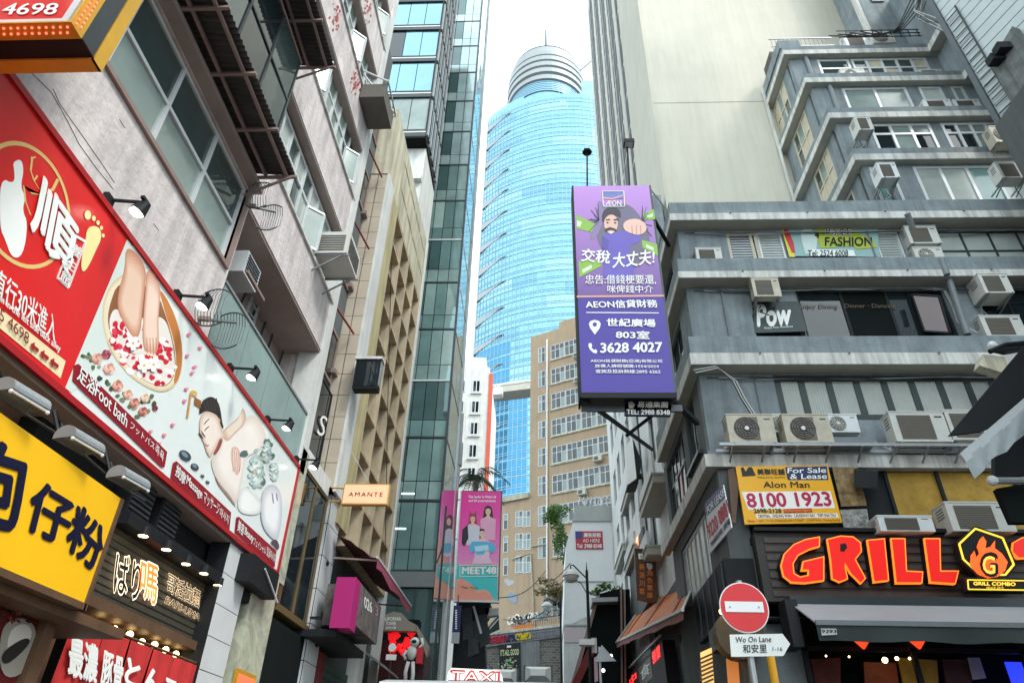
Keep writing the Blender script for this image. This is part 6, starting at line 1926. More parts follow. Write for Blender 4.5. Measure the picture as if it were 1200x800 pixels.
rows = [[(B1.x+(XR_-B1.x)*i/60, 13.97+.012*math.sin(i*.9)*(j), zB-.04+(zV-zB+.04)*j/3+(.015*math.sin(i*1.3) if j == 3 else 0)) for i in range(61)] for j in range(4)]
MB().sheet(rows).build('valance', DA, AW, smooth=True)
MB().hexa([(4.9, 14.6, zV), (5.1, 14.6, zV), (5.1, 15.2, zV), (4.9, 15.2, zV), (4.95, 14.8, zA+.1), (5.2, 14.8, zA+.1), (5.2, 15.25, zA+.1), (4.95, 15.25, zA+.1)]).build('arm_box', M['black'], AW)
ply([(962, 736), (980, 736), (981, 743), (963, 744)], FY(13.93), AW, hx('C8CCCC'))
txp('9393', FY(13.93), (963, 741), (980, 741), (963, 737), AW, BLK, d=-.02, bold=.02)
# interior behind the glass
IN = thing('shop_interior', 'dim restaurant interior with warm lamps and a yellow drape behind the awning', 'interior', (9, 17, 0))
MB().box(4.8, XR_, 17.4, 17.5, 0, 6.4).build('back_wall', M['dark'], IN)
MB().box(4.8, XR_, 15.6, 17.4, 4.85, 4.9).build('ceiling', M['dark'], IN)
fi = FY(16.9)
def ip(pts, m, n, d=0, th=.06): return px_prism(pts, fi, IN, m, n, th, d)
ip([(1052, 770), (1098, 773), (1100, 800), (1060, 805)], pm('yellow_drape', (.50, .30, .04), .6, var=.35, scale=2, bump=.3), 'drape')
ip([(1012, 775), (1050, 776), (1054, 805), (1014, 805)], pm('orange_board', (.30, .06, .02), .6, var=.4, scale=3), 'board')
ip([(950, 772), (985, 770), (985, 800), (955, 800)], pm('red_brown_panel', (.16, .03, .03), .6, var=.5, scale=3), 'panel')
ip([(1104, 772), (1133, 772), (1140, 805), (1110, 805)], pm('red_brown_panel_dark', (.10, .03, .03), .6, var=.5, scale=3), 'panel')
ip([(1134, 770), (1148, 770), (1156, 794), (1140, 796)], hx('B8B4AC'), 'notice', -.1, .02)
for i, (px, py, r_) in enumerate(((1037, 773, .06), (1051, 771, .04), (968, 768, .02), (995, 769, .02), (1066, 771, .028), (1020, 768, .03))[:5]):
    tag(MB().ball(FY(16.4).w(px, py), r_, 10, 6).build('pendant_bulb', WB, None), ('brightest', 'second brightest', 'leftmost tiny', 'middle tiny', 'rightmost')[i]+' warm bulb inside the grill restaurant under the awning', 'light bulb', 'warm bulbs inside the restaurant')
t = MB().box(*[v for v in (FY(16.4).w(1180, 0).x,)]*1, FY(16.4).w(1180, 775).x+.35, 16.4, 16.45, 3.4, 4.3) if False else MB().fb(FY(16.4), FY(16.4).hit(1180, 780)[0], FY(16.4).hit(1180, 780)[0]+.5, 0, .05, 3.3, FY(16.4).hit(1180, 775)[1])
tag(t.build('blue_screen', em('blue_screen_lit', (.02, .04, .9), .9), None), 'glowing blue screen inside the restaurant at the lower right corner', 'screen')
MB().box(5.4, XR_, 15.6, 15.7, FY(15.6).hit(1000, 762)[1], FY(15.6).hit(1000, 757)[1]).build('door_head', M['black'], IN)
for x in (5.4, 7.6, 9.8, 12): MB().box(x, x+.1, 15.6, 15.7, 0, 4.8).build('mullion', M['black'], IN)
RLT = em('red_lamp_lit', (1., .08, .02), .6)
for i, px in enumerate((1010, 1075)):
    p = FY(15.3).w(px, 750)
    tag(MB().cyl(p+V((0, 0, .02)), p+V((0, 0, -.16)), .17, 14, .02).build('red_pendant', RLT, None), ('left', 'right')[i]+' glowing red cone lamp peeping below the black awning edge', 'lamp', 'red cone lamps')

# ================================================================ no entry sign and street plate
NE = thing('no_entry_sign', 'round red no entry sign with a white bar on a pole', 'road sign', (2.42, 8.75, gz(8.7)))
fN = FY(8.7)
uc, zc = fN.hit(872, 711); r_ = .29
def disc(fr, u, z, r, d, th, mat, parent, name, n=36):
    MB().prism([fr.pt(u+r*math.cos(2*math.pi*k/n), d, z+r*math.sin(2*math.pi*k/n)) for k in range(n)], fr.N*th).build(name, mat, parent)
disc(fN, uc, zc, r_, 0, .02, hx('D8DADA'), NE, 'rim')
disc(fN, uc, zc, r_*.955, -.006, .005, hx('C01820', .4), NE, 'face')
MB().fb(fN, uc-r_*.78, uc+r_*.78, -.013, -.007, zc-.058, zc+.062).build('bar', hx('D6DADC'), NE)
for s_ in (-1, 1): MB().cyl(fN.pt(uc+s_*.17, -.02, zc), fN.pt(uc+s_*.17, -.012, zc), .012, 8).build('bolt', M['steel'], NE)
MB().cyl((uc, 8.76, gz(8.7)), (uc, 8.76, zc+.32), .038, 12).build('pole', M['steel'], NE)
for z in (zc-.1, zc+.1): MB().box(uc-.1, uc+.1, 8.721, 8.8, z-.015, z+.015).build('clamp', M['steel'], NE)
WP = thing('street_name_plate', 'white arrow shaped street plate reading Wo On Lane below the no entry sign', 'street sign', fN.w(885, 755))
px_prism([(855, 743), (917, 742), (926, 754), (918, 768), (857, 769)], fN, WP, pm('off_white_enamel', (.60, .64, .62), .35, var=.06, scale=3, bump=.02), 'plate', .02)
txp('Wo On Lane', fN, (862, 752), (904, 751.5), (862, 745.5), WP, BLK, d=-.008, bold=.005)
txp('和安里', fN, (871, 764.5), (899, 764), (870.5, 754.5), WP, BLK, d=-.008, bold=.01)
txp('1-16', fN, (905.5, 762), (917, 762), (905.5, 757.5), WP, BLK, d=-.008)
t = MB().cyl((FY(9.6).w(905, 790).x, 9.6, gz(9)), (FY(9.6).w(905, 780).x, 9.6, FY(9.6).w(905, 768).z), .05, 12).build('yellow_post', hx('D8A018', .5), None)
tag(t, 'yellow post under the tip of the Wo On Lane plate', 'post')

# ================================================================ purple box sign high above the street
AE = thing('hanging_sign', 'tall purple box sign with a shouting figure and phone number 3628 4027', 'sign', (2, 14.2, 9.3))
YE = 14.0
fA = FY(YE)
ux0, ux1 = .93, 3.08
zb_, zt_ = 9.45, 16.27
MB().box(ux0, ux1+.06, YE+.02, YE+.6, zb_-.0, zt_).build('box', M['darkmetal'], AE)
P1 = [(672, 217), (766, 217), (790, 461), (681, 462)]
pg = bpy.data.materials.new('purple_print')
pg.use_nodes = True
n_, l_ = pg.node_tree.nodes, pg.node_tree.links
ge = n_.new('ShaderNodeNewGeometry'); sx = n_.new('ShaderNodeSeparateXYZ'); mr = n_.new('ShaderNodeMapRange'); rp = n_.new('ShaderNodeValToRGB')
mr.inputs[1].default_value = 12.2; mr.inputs[2].default_value = 16.2
l_.new(ge.outputs['Position'], sx.inputs[0]); l_.new(sx.outputs[2], mr.inputs[0]); l_.new(mr.outputs[0], rp.inputs[0]); l_.new(rp.outputs[0], n_['Principled BSDF'].inputs['Base Color'])
rp.color_ramp.elements[0].color = (*srgb('6A4C96'), 1); rp.color_ramp.elements[0].position = 0
rp.color_ramp.elements[1].color = (*srgb('BC8AD4'), 1); rp.color_ramp.elements[1].position = 1
n_['Principled BSDF'].inputs['Roughness'].default_value = .45
zs_m = fA.hit(725, 347)[1]
MB().box(ux0, ux1, YE, YE+.019, zs_m, zt_-.02).build('upper_face', pg, AE)
MB().box(ux0, ux1, YE, YE+.019, zb_+.02, zs_m-.001).build('lower_face', hx('4A3A9C', .45), AE)
MB().box(ux0-.02, ux1+.04, YE-.012, YE+.02, zb_-.12, zb_+.02).build('lower_trim', M['black'], AE)
MB().box(ux0-.05, ux0-.001, YE, YE+.6, zb_-.1, zt_).build('side_face', M['black'], AE)
def pa(pts, m, d=-.01): return ply(pts, fA, AE, m, d*.5, .002, s=2 if len(pts) > 6 and m is not WHT else 0)
pa([(676, 346.4), (778, 345.4), (778, 347.4), (676, 348.4)], hx('E0A890'))
pa([(716, 300), (703, 290), (697, 270), (697, 255), (706, 246), (722, 238), (738, 240), (748, 250), (760, 268), (762, 288), (756, 306), (740, 316), (720, 312)], hx('6E6880'), -.008)
pa([(700, 232), (712, 244), (706, 262), (698, 280), (690, 282), (694, 262), (700, 250)], hx('8A7AA4'), -.009)
for k in range(22):
    a_ = random.uniform(2.4, 5.4); c0 = (702, 258) if k % 2 else (752, 262)
    L_ = random.uniform(10, 26)
    x1_, y1_ = c0[0]+(1 if not k % 2 else -1)*abs(math.cos(a_))*L_*.6, c0[1]+math.sin(a_)*L_
    if x1_ > 770 or x1_ < 676: continue
    MB().bar(fA.w(*c0, -.01), fA.w(x1_, y1_, -.01), .008, .014).build('print', hx('5A4A70'), AE)
GRN = hx('8CB84C')
for pts, q in (([(675, 252), (698, 262), (693, 272), (676, 268)], [(676, 258), (682, 260), (680, 266), (676, 265)]), ([(678, 306), (700, 304), (706, 311), (679, 325)], [(682, 316), (693, 310), (694, 314), (683, 320)]), ([(752, 281), (770, 286), (771, 300), (753, 290)], [(757, 286), (766, 290), (766, 294), (757, 290)]), ([(752, 251), (766, 245), (768, 257), (755, 258)], [(758, 253), (765, 250), (765, 254), (759, 255)])):
    pa(pts, GRN, -.014); pa(q, hx('D8E4C8'), -.018)
JK = hx('6A5CB8')
pa([(706, 278), (712, 272), (726, 272), (740, 268), (752, 274), (750, 284), (738, 286), (738, 300), (744, 316), (742, 330), (706, 330), (708, 306)], JK, -.02)
pa([(706, 276), (714, 282), (712, 296), (705, 290)], hx('5A4CA4'), -.024)
FC = hx('E2B8A8')
pa(ell(716, 262, 8.2, 11, 18), FC, -.026)
pa([(706, 262), (705, 252), (709, 244), (718, 242), (727, 246), (728, 256), (724, 252), (714, 251), (709, 256)], hx('38303C'), -.03)
pa([(709, 268), (715, 266), (721, 268), (723, 271), (716, 269.5), (709, 271)], hx('3A2E34'), -.032)
pa([(712, 272), (720, 272), (716, 274)], hx('F0E8E4'), -.034)
for q in (712, 721): pa(ell(q, 261, 1.6, .9, 8), hx('2A2428'), -.034)
pa([(710, 257), (715, 256.5), (715, 258), (710, 258.5)], hx('38303C'), -.034)
pa([(719, 257), (725, 256), (725, 258), (719, 258.5)], hx('38303C'), -.034)
pa([(730, 262), (736, 257), (748, 256), (757, 262), (758, 270), (752, 275), (744, 275), (736, 272), (731, 269)], hx('E8C0B0'), -.036)
for k in range(3): pa([(740+k*5, 264), (741+k*5, 264), (741.6+k*5, 274), (740.4+k*5, 274)], hx('C89484'), -.04)
for a, b in (((706, 224), (731, 224)), ((731, 224), (732, 242)), ((732, 242), (707, 242)), ((707, 242), (706, 224))): MB().bar(fA.w(*a, -.02), fA.w(*b, -.02), .01, .022).build('print', WHT, AE)
pa([(707, 225), (730, 225), (731, 233), (707, 233)], hx('6C80C0'), -.018)
pa([(707, 231), (718, 232), (730, 228), (730, 229.6), (718, 234), (707, 233)], hx('E8A0A0'), -.024)
txp('ÆON', fA, (710, 241), (728, 241), (710, 235), AE, WHT, d=-.026, bold=.01)
txp('交稅', fA, (681, 306), (716, 309), (680, 291), AE, WHT, d=-.024, bold=.03, slant=.15)
txp('大丈夫!', fA, (718, 314), (768, 309), (717, 297), AE, WHT, d=-.024, bold=.03, slant=.15)
txp('忠告:借錢梗要還,', fA, (686, 333), (769, 333), (685, 322), AE, WHT, d=-.024, bold=.008, slant=.1)
txp('咪俾錢中介', fA, (712, 343), (766, 343), (711, 334), AE, WHT, d=-.024, bold=.008, slant=.1)
txp('AEON信貸財務', fA, (687, 361), (771, 360), (686, 352), AE, WHT, d=-.02, bold=.03)
pa([(687, 365.5), (772, 366), (772, 367), (687, 366.5)], WHT)
txp('世紀廣場', fA, (711, 382), (768, 383), (711, 373), AE, WHT, d=-.02, bold=.035)
txp('803室', fA, (722, 396), (761, 397), (722, 387), AE, WHT, d=-.02, bold=.035)
txp('3628 4027', fA, (704, 413), (776, 412), (704, 402), AE, WHT, d=-.02, bold=.04)
pa([(697, 392), (691.5, 384), (690, 379), (692, 376), (697, 374.6), (702, 376), (704, 379), (703, 384)], WHT)
pa(ell(697, 380, 2.6, 2.6, 12), hx('4A3A9C', .45), -.014)
pa([(690, 402), (693, 402), (694, 405), (693, 407), (696, 410), (698, 409), (700, 411), (699, 414), (695, 413), (691, 409), (689.5, 405)], WHT)
txp('AEON信貸財務(亞洲)有限公司', fA, (692, 425), (776, 425.5), (692, 420.5), AE, WHT, d=-.02, bold=.02)
txp('放債人牌照號碼:1554/2024', fA, (697, 430.5), (772, 431), (697, 426.5), AE, WHT, d=-.02, bold=.02)
txp('查詢及投訴熱線:2895 6262', fA, (698, 437), (774, 437.5), (698, 432.5), AE, WHT, d=-.02, bold=.02)
# frame, bracing, lamps
MB().bar((ux0+.05, YE+.1, zb_-.1), FR(XL_).w(765, 527), .09).build('strut', M['black'], AE)
MB().bar((2.0, YE+.9, 8.8), (2.8, YE+.5, 9.3), .06).build('strut', M['black'], AE)
MB().bar((ux1, YE+.5, 9.6), (XL_, 15.8, 9.6), .12).build('arm', M['black'], AE)
MB().bar((ux1, YE+.55, 15.9), (XL_, 16.2, 15.9), .1).build('arm', M['black'], AE)
MB().box(ux0, ux1+.2, YE+.3, YE+.36, zb_-.3, zb_-.13).build('truss', M['darkmetal'], AE)
MB().tube([(ux1+.05, YE+.1, 16.2), (3.93, 15.5, 16.6)], .025).build('stay', M['alu'], AE)
for px, py, kind_, lb in ((688, 178, 0, 'round hooded lamp on a thin mast at the left top of the purple sign'), (735, 172, 1, 'square floodlight on a thin mast at the right top of the purple sign')):
    p = FY(YE+.3).w(px, py); 
    t = thing('sign_lamp', lb, 'lamp', (p.x, YE+.3, zt_), 'lamps on masts over the purple sign')
    b0 = V((p.x-.06, YE+.3, zt_))
    MB().tube([b0, b0+V((.02, 0, .6)), V((p.x, YE+.3, p.z))], .028).build('mast', M['black'], t)
    if kind_ == 0:
        MB().lathe((p.x, YE+.3, p.z-.02), [(0, .1), (.07, .08), (.15, 0), (.13, -.03), (0, -.03)], 14).build('hood', M['black'], t)
        MB().box(p.x-.09, p.x+.09, YE+.26, YE+.34, p.z+.08, p.z+.13).build('cap', M['black'], t)
    else:
        MB().box(p.x-.12, p.x+.2, YE+.1, YE+.35, p.z-.02, p.z+.14).build('housing', M['black'], t)
        MB().box(p.x-.08, p.x+.16, YE+.12, YE+.33, p.z-.03, p.z-.021).build('lens', M['alu'], t)
# small navy sign below
nb = thing('small_navy_sign', 'small navy sign with TEL 2988 8348 hanging under the purple box', 'sign', (2.6, 14.4, 9))
f2 = FY(14.3)
px_prism([(732, 468), (787, 468), (786, 487), (732, 486)], f2, nb, hx('141A34'), 'board', .08)
txp('易通集團', f2, (747, 477), (783, 477.5), (747, 470), nb, WHT, d=-.01, bold=.03, slant=.1)
txp('TEL: 2988 8348', f2, (734.5, 485), (785, 485.6), (734.5, 479.5), nb, WHT, d=-.01, bold=.03)
ply([(736, 471), (741, 470), (744, 474), (742, 478), (737, 478)], f2, nb, hx('C0B8B0'), -.01)
MB().bar((2.3, 14.34, 9.3), (2.3, 14.34, 9.55), .04).bar((3.0, 14.34, 9.3), (3.0, 14.34, 9.55), .04).build('hanger', M['black'], nb)

# ================================================================ H: narrow buildings further along the right
H1 = thing('narrow_building', 'white and stone faced narrow building with stepped ledges behind the orange awning', 'building', (6, 26, 0))
fh = FR(4.65)
MB().fb(fh, 22.6, 29.8, .3, 6, 0, 24).build('core', M['greydark'], H1)
wall(H1, fh, M['white'], 22.6, 29.8, 0, .29, 8, 24, [(23.6, 25.0, 12.2, 14.6), (26, 27.2, 13.2, 15.4), (23.4, 26, 16, 18.5), (27.6, 29, 9.6, 12)])
for a, b, c, d in ((23.6, 25.0, 12.2, 14.6), (26, 27.2, 13.2, 15.4), (23.4, 26, 16, 18.5), (27.6, 29, 9.6, 12)):
    win(H1, fh, a, b, c, d, nu=2, nz=1, fm=M['darkmetal'], gm=M['glassd'], fw=.07, d=.1)
STN = pm('stone_facing', (.40, .37, .32), .7, var=.15, scale=2, bump=.15)
for r in range(13):
    for c in range(3):
        fpiece('stone', STN, H1, fh, 22.6+c*.55, 23.13+c*.55, -.03, 0, .6+r*.62, .6+r*.62+.6, .003)
MB().fb(fh, 24.2, 29.8, -.02, .28, 0, 8).build('lower_wall', M['greydark'], H1)
# stepped ledges with moulded fronts
for (u0_, u1_, z_, o_) in ((22.9, 26.6, 10.9, .75), (26.0, 29.5, 9.3, .7), (30, 34, 10.6, .65), (30, 35, 13.9, .5), (34.5, 39, 12.0, .6)):
    mb = MB().fb(fh, u0_, u1_, -o_, 0, z_, z_+.28).fb(fh, u0_-.03, u1_+.03, -o_-.05, 0, z_+.281, z_+.36)
    mb.build('ledge', M['soffit'], H1 if u0_ < 29.6 else H1)
    MB().fb(fh, u0_, u1_, -o_+.02, -o_+.12, z_+.361, z_+.9).build('ledge_parapet', M['white'], H1)
H2 = thing('far_narrow_building', 'pale narrow building with boxed bay windows, left of the stone faced one', 'building', (6, 35, 0))
fh2 = FR(4.35)
MB().fb(fh2, 30, 41.5, .25, 6, 0, 29).build('core', M['greydark'], H2)
wall(H2, fh2, M['white'], 30, 41.5, 0, .24, 6, 29, [(31+i*2.4, 32.4+i*2.4, z, z+1.9) for i in range(4) for z in (9.5, 12.8, 16.1, 19.4, 22.7)])
for i in range(4):
    for z in (9.5, 12.8, 16.1, 19.4, 22.7):
        win(H2, fh2, 31+i*2.4, 32.4+i*2.4, z, z+1.9, nu=2, nz=1, fm=M['alu'], gm=M['glassd'], fw=.07, d=.08)
MB().fb(fh2, 30, 41.5, -.03, .25, 0, 5.99).build('shop_wall', M['dark'], H2)
bb = thing('white_lightbox', 'white projecting light box with dark underside beside the narrow pale building', 'sign', (4.2, 27, 14))
px_prism([(732, 525), (741, 512), (746, 560), (736, 567)], FY(28), bb, WHT, 'front', .1)
px_prism([(741, 512), (752, 540), (748, 566), (736, 567), (745, 560)], FY(28.11), bb, M['black'], 'side', 1.0)
# vertical timber shop sign
vs = thing('vertical_shop_sign', 'brown vertical box sign with orange characters standing above the orange awning', 'sign', (4, 27, 8))
fv = FY(27.0)
px_prism([(744, 643), (767, 644), (770, 705), (747, 700)], fv, vs, pm('brown_sign_board', (.10, .035, .015), .5, var=.3, scale=2), 'board', .35)
for a, b in (((744, 643), (767, 644)), ((767, 644), (770, 705)), ((744, 643), (747, 700))): MB().bar(fv.w(*a, -.02), fv.w(*b, -.02), .05).build('trim', M['wood'], vs)
ply([(748, 648), (764, 649), (764.6, 655), (748.4, 654.5)], fv, vs, WHT, -.02)
txp('七三拉麵', fv, (750, 653.5), (763, 654), (750, 649.5), vs, M['black'], d=-.04, bold=.02)
OT = hx('D87A30')
for k, ch in enumerate('新派川菜'): txp(ch, fv, (749.4, 667+k*9.6), (755.6, 667.4+k*9.6), (749.2, 660+k*9.6), vs, OT, d=-.04, bold=.03)
for k, ch in enumerate('角色賣座'): txp(ch, fv, (758.4, 674+k*8.6), (765, 674.4+k*8.6), (758.2, 667.4+k*8.6), vs, OT, d=-.04, bold=.03)
ply([(757.5, 659), (764, 660), (765, 665), (761, 668), (758, 664)], fv, vs, hx('D8DCE8'), -.03)
MB().bar(fv.w(768, 652, .1), (4.66, 27.2, fv.w(768, 652).z), .06).build('bracket', M['darkmetal'], vs)
sg = thing('orange_character_sign', 'small orange lit characters on a dark wall left of the brown vertical sign', 'sign', fv.w(741, 645))
txp('川味料理', FR(4.2), (738.5, 657), (748, 638), (738, 647), sg, em('orange_char_lit', (1., .5, .25), 1.3), d=-.02, bold=.05)
MB().fb(FR(4.22), 28.5, 34, 0, .1, 8.2, 11.2).build('board', M['greydark'], sg)
# orange awning, folded from the wall towards the street
oa_ = thing('orange_awning', 'burnt orange sloping awning over the pavement with pale front bar', 'awning', (4.3, 22, 6.8))
OC = pm('burnt_orange_canvas', (.46, .13, .025), .7, var=.3, scale=1.3, bump=.15)
a = FR(4.1).w(809, 685); b = FR(4.6).w(747, 705)
# world quad: wall edge high, front bar low
WA, WB_ = V((4.75, 19.4, 6.72)), V((4.75, 25.0, 6.72))
q0, q1 = FR(4.66).w(809, 686), FR(3.55).w(723, 753)
c1 = FR(4.66).w(762, 697); c2 = FR(3.6).w(786, 727)
R1 = FR(4.68); R2 = FR(3.35)
TA_, TB_ = R1.w(812, 686), R1.w(757, 703)
BA_, BB_ = R2.w(800, 714), R2.w(722, 752)
zt__, zb__ = (TA_.z+TB_.z)/2, 0
n = 14
rows = []
for j in range(6):
    t_ = j/5
    rows.append([TA_.lerp(TB_, i/n).lerp(BA_.lerp(BB_, i/n), t_)+V((0, 0, -.05*math.sin(math.pi*t_))) for i in range(n+1)])
mb = MB().sheet(rows)
mb.build('canvas', OC, oa_, smooth=True)
MB().bar(BA_, BB_, .07).build('front_bar', M['alu'], oa_)
MB().bar(TA_, BA_, .05).bar(TB_, BB_, .05).build('arm', M['alu'], oa_)
rows = [[BA_.lerp(BB_, i/n)+V((0, 0, -dz-.03*math.sin(i*2)*(dz > 0))) for i in range(n+1)] for dz in (0, .22)]
MB().sheet(rows).build('valance', pm('faded_pink_valance', (.30, .14, .12), .8, var=.3), oa_)
for k in range(3):
    MB().bar(TA_.lerp(TB_, .1+.35*k), BA_.lerp(BB_, .1+.35*k), .03).build('seam', pm('awning_seam', (.25, .06, .02), .7, var=.1), oa_)
# dark shop blocks under it
dkb = thing('dark_shop_front', 'row of black shop boxes and ducts on the street side below the grey building', 'shop', (4.5, 20, 0))
MB().box(4.05, 4.7, 15.6, 19.2, 5.0, 6.15).build('box', M['black'], dkb)
MB().box(3.95, 4.65, 15.55, 17.6, 4.5, 4.98).build('box', M['darkmetal'], dkb)
MB().box(4.3, 4.68, 19.3, 24, 3.2, 5.7).build('board', pm('dark_green_board', (.02, .03, .028), .6, var=.3), dkb)
MB().box(4.35, 4.69, 16, 24, 0, 4.4).build('wall', M['dark'], dkb)
for k in range(5): MB().box(4.02, 4.049, 15.8+k*.7, 15.83+k*.7, 5.05, 6.1).build('panel_joint', M['darkmetal'], dkb)
mb = MB()
cc = FY(15.3).w(872, 690)
for k in range(8):
    a0, a1 = math.pi*k/8*.9+.4, math.pi*(k+1)/8*.9+.4
cc = FY(15.2).w(867, 742)
mb = MB().cyl(cc, cc+V((0, .4, 0)), .48, 20)
mb.build('round_gilt_sign', pm('gilt_brown_disc', (.07, .042, .012), .5, metal=.2, var=.3, scale=3), dkb)
p = FY(15.1).w(846, 716)
tag(MB().ball(p, .06, 10, 6).build('spot_bulb', WB, None), 'warm bulb glowing just left of the no entry sign', 'light bulb')
for k, (px, py, cw) in enumerate(((828, 778, 'E8B868'), (858, 778, 'C87838'))):
    t = px_prism([(px-7, py-14), (px+6, py-20), (px+9, py+22), (px-4, py+28)], FY(16), None, em('warm_menu_lit_%d' % k, srgb(cw), .7 if k == 0 else .45), 'lit_menu_board', .05)
    tag(t, ('wider', 'narrower')[k]+' warm lit menu board low down, left of the no entry pole', 'sign')
for k in range(7):
    MB().bar(FY(15.9).w(820, 772+k*5, 0), FY(15.9).w(836, 765+k*5, 0), .035).build('slat', M['wood'], dkb)
# LED sign
ld = thing('led_sign', 'black box sign with red lit characters under the orange awning', 'sign', (4, 24, 5.5))
fld = FR(3.9)
px_prism([(735, 792), (776, 749), (782, 800), (735, 830)], fld, ld, M['black'], 'box', .4)
LR = em('red_led_lit', (1., .03, .03), 1.2)
txp('營業', fld, (765, 778), (774, 769), (764, 764), ld, LR, d=-.02, bold=.015)
txp('中', fld, (738, 806), (746, 797), (737, 795), ld, LR, d=-.02, bold=.015)
px_prism([(748, 783), (762, 768), (765, 793), (750, 806)], fld, ld, hx('5A4A3C'), 'photo_panel', .01, -.02)
txp('食', fld, (751, 798), (762, 787), (750, 784), ld, WHT, d=-.04, bold=.02)
MB().bar(fld.w(733, 786), fld.w(774, 744), .06).build('lip', M['alu'], ld)

# ================================================================ I: white advertising block
I_ = thing('white_block', 'white rendered block with gutter band and a small red AD HERE panel', 'building', (3, 43, 0))
fi_ = FY(42)
px_prism([(672, 609), (722, 609), (724, 705), (660, 735), (663, 640)], fi_, I_, M['whiteclean'], 'upper_wall', 5)
zI = fi_.hit(690, 643)[1]
px_prism([(661, 735), (724, 690), (724, 850), (661, 850)], fi_, I_, M['white'], 'lower_wall', 5, .02)
px_prism([(674, 592), (722, 592), (722, 610), (671, 610)], fi_, I_, pm('gutter_grey', (.42, .44, .42), .7, var=.1), 'gutter_band', 5, -.12)
MB().bar(fi_.w(661, 681, -.03), fi_.w(724, 681, -.03), .05).build('joint', M['steel'], I_)
MB().bar(fi_.w(661, 732, -.03), fi_.w(705, 732, -.03), .07).build('joint', M['steel'], I_)
MB().cyl(fi_.w(718, 610, -.1), fi_.w(722, 700, -.1), .08, 8).build('pipe', M['white'], I_)
for k in range(9):
    p = fi_.w(678+k*4.6, 590, .3)
    MB().tube([p, p+V((.1, 0, .4+.1*random.random())), p+V((.35, 0, .2))], .05, 5).build('roof_duct', M['alu'], I_)
ad = thing('ad_panel', 'small red and blue AD HERE panel on the white block', 'sign', fi_.w(690, 632))
px_prism([(674, 622), (706, 622), (707, 643), (675, 643)], fi_, ad, hx('B8283C'), 'panel', .05, -.06)
ply([(674, 622), (682, 622), (682.5, 631), (674.4, 631)], fi_, ad, hx('3A3C7C'), -.07)
txp('廣告招租', fi_, (684, 629), (704, 629), (684, 624), ad, WHT, d=-.08, bold=.03)
txp('AD HERE', fi_, (683, 635), (703, 635), (683, 631), ad, WHT, d=-.08)
txp('Tel: 2988 8348', fi_, (676, 641.5), (705, 641.5), (676, 637), ad, WHT, d=-.08, bold=.03)
tag(px_prism([(662, 736), (684, 736), (684, 752), (662, 752)], fi_, None, hx('C8B8BC'), 'notice_board', .04, -.04), 'small pinkish notice low on the white block', 'sign')

# dark alley hut with sloping roof
al = thing('alley_hut', 'dark sloping roofed hut below the white block with a flat grey canopy', 'building', (3, 36, 0))
fal = FY(34)
px_prism([(700, 696), (722, 690), (738, 690), (742, 800), (670, 830), (674, 790), (688, 745)], fal, al, M['dark'], 'body', 3)
MB().hexa([fal.w(669, 800, -.1), fal.w(674, 800, -.1), fal.w(674, 800, 1.5), fal.w(669, 800, 1.5), fal.w(699, 697, -.1), fal.w(703, 697, -.1), fal.w(703, 697, 1.5), fal.w(699, 697, 1.5)]).build('roof_edge', M['rail'], al)
px_prism([(693, 700), (724, 699), (724, 704), (694, 705)], fal, al, M['steel'], 'canopy', 1.5, -.6)
for x in (727, 731): px_prism([(x, 690), (x+2, 690), (x+3, 800), (x+1, 800)], fal, al, M['rail'], 'post', .2, -.3)
px_prism([(690, 757), (670, 800), (680, 800), (696, 765)], fal, al, hx('7A2A28', .7), 'red_panel', .1, -.2)
leaves(260, fal.w(713, 693, .3), (.6, .4, .4), .11, M['leaf'], thing('rooftop_plant', 'dark green plant on the roof of the dark hut', 'plant', fal.w(713, 697)), 'foliage', 5, 5)

# ================================================================ J: tan brown apartment block
jd = V((-.88, .475, 0))
jo = FY(62).w(622, 395)
fJ = Fr((jo.x, 62, 0), -jd, V((.475, .88, 0)))
J = thing('brown_apartment_block', 'tan brown apartment block with long strips of white framed windows', 'building', (0, 62, 0))
zJt = jo.z
MB().fb(fJ, 0, 16, 0, 14, 2, zJt).build('wall', M['brownb'], J)
MB().fb(fJ, 3.2, 16, .5, 13, zJt, zJt+1.2).build('roof_parapet', M['brownb'], J)
zlow = fJ.hit(600, 590)[1]
MB().fb(fJ, -6.0, -.01, .0, 12, 2, fJ.hit(600, 586)[1]).build('lower_wing', M['brownb'], J)
MB().fb(fJ, -6.0, 0, -.25, -.01, fJ.hit(600, 586)[1]-.1, fJ.hit(600, 586)[1]+.35).build('cornice', M['cream'], J)
mp = []
WJ = {}
def jwin(u, z, w_, h_, n, label=None, mat=None):
    key = (round(w_, 2), round(h_, 2), n)
    if key not in WJ:
        t = win(J, fJ, u, u+w_, z, z+h_, nu=n, nz=2, zf=[0, .62, 1], fm=M['alu'], gms=[M['glass'], M['glassd'], M['glassb']], fw=.06, d=-.04, fd=.06, tilt=.02)
        WJ[key] = (t, u, z)
        return t
    t0, u_, z_ = WJ[key]
    off = fJ.pt(u, 0, z)-fJ.pt(u_, 0, z_)
    t = t0.copy(); COL.objects.link(t); t.location = t0.location+off; BASE[t] = BASE[J]
    for c_ in t0.children:
        d_ = c_.copy(); COL.objects.link(d_); d_.parent = t
    return t
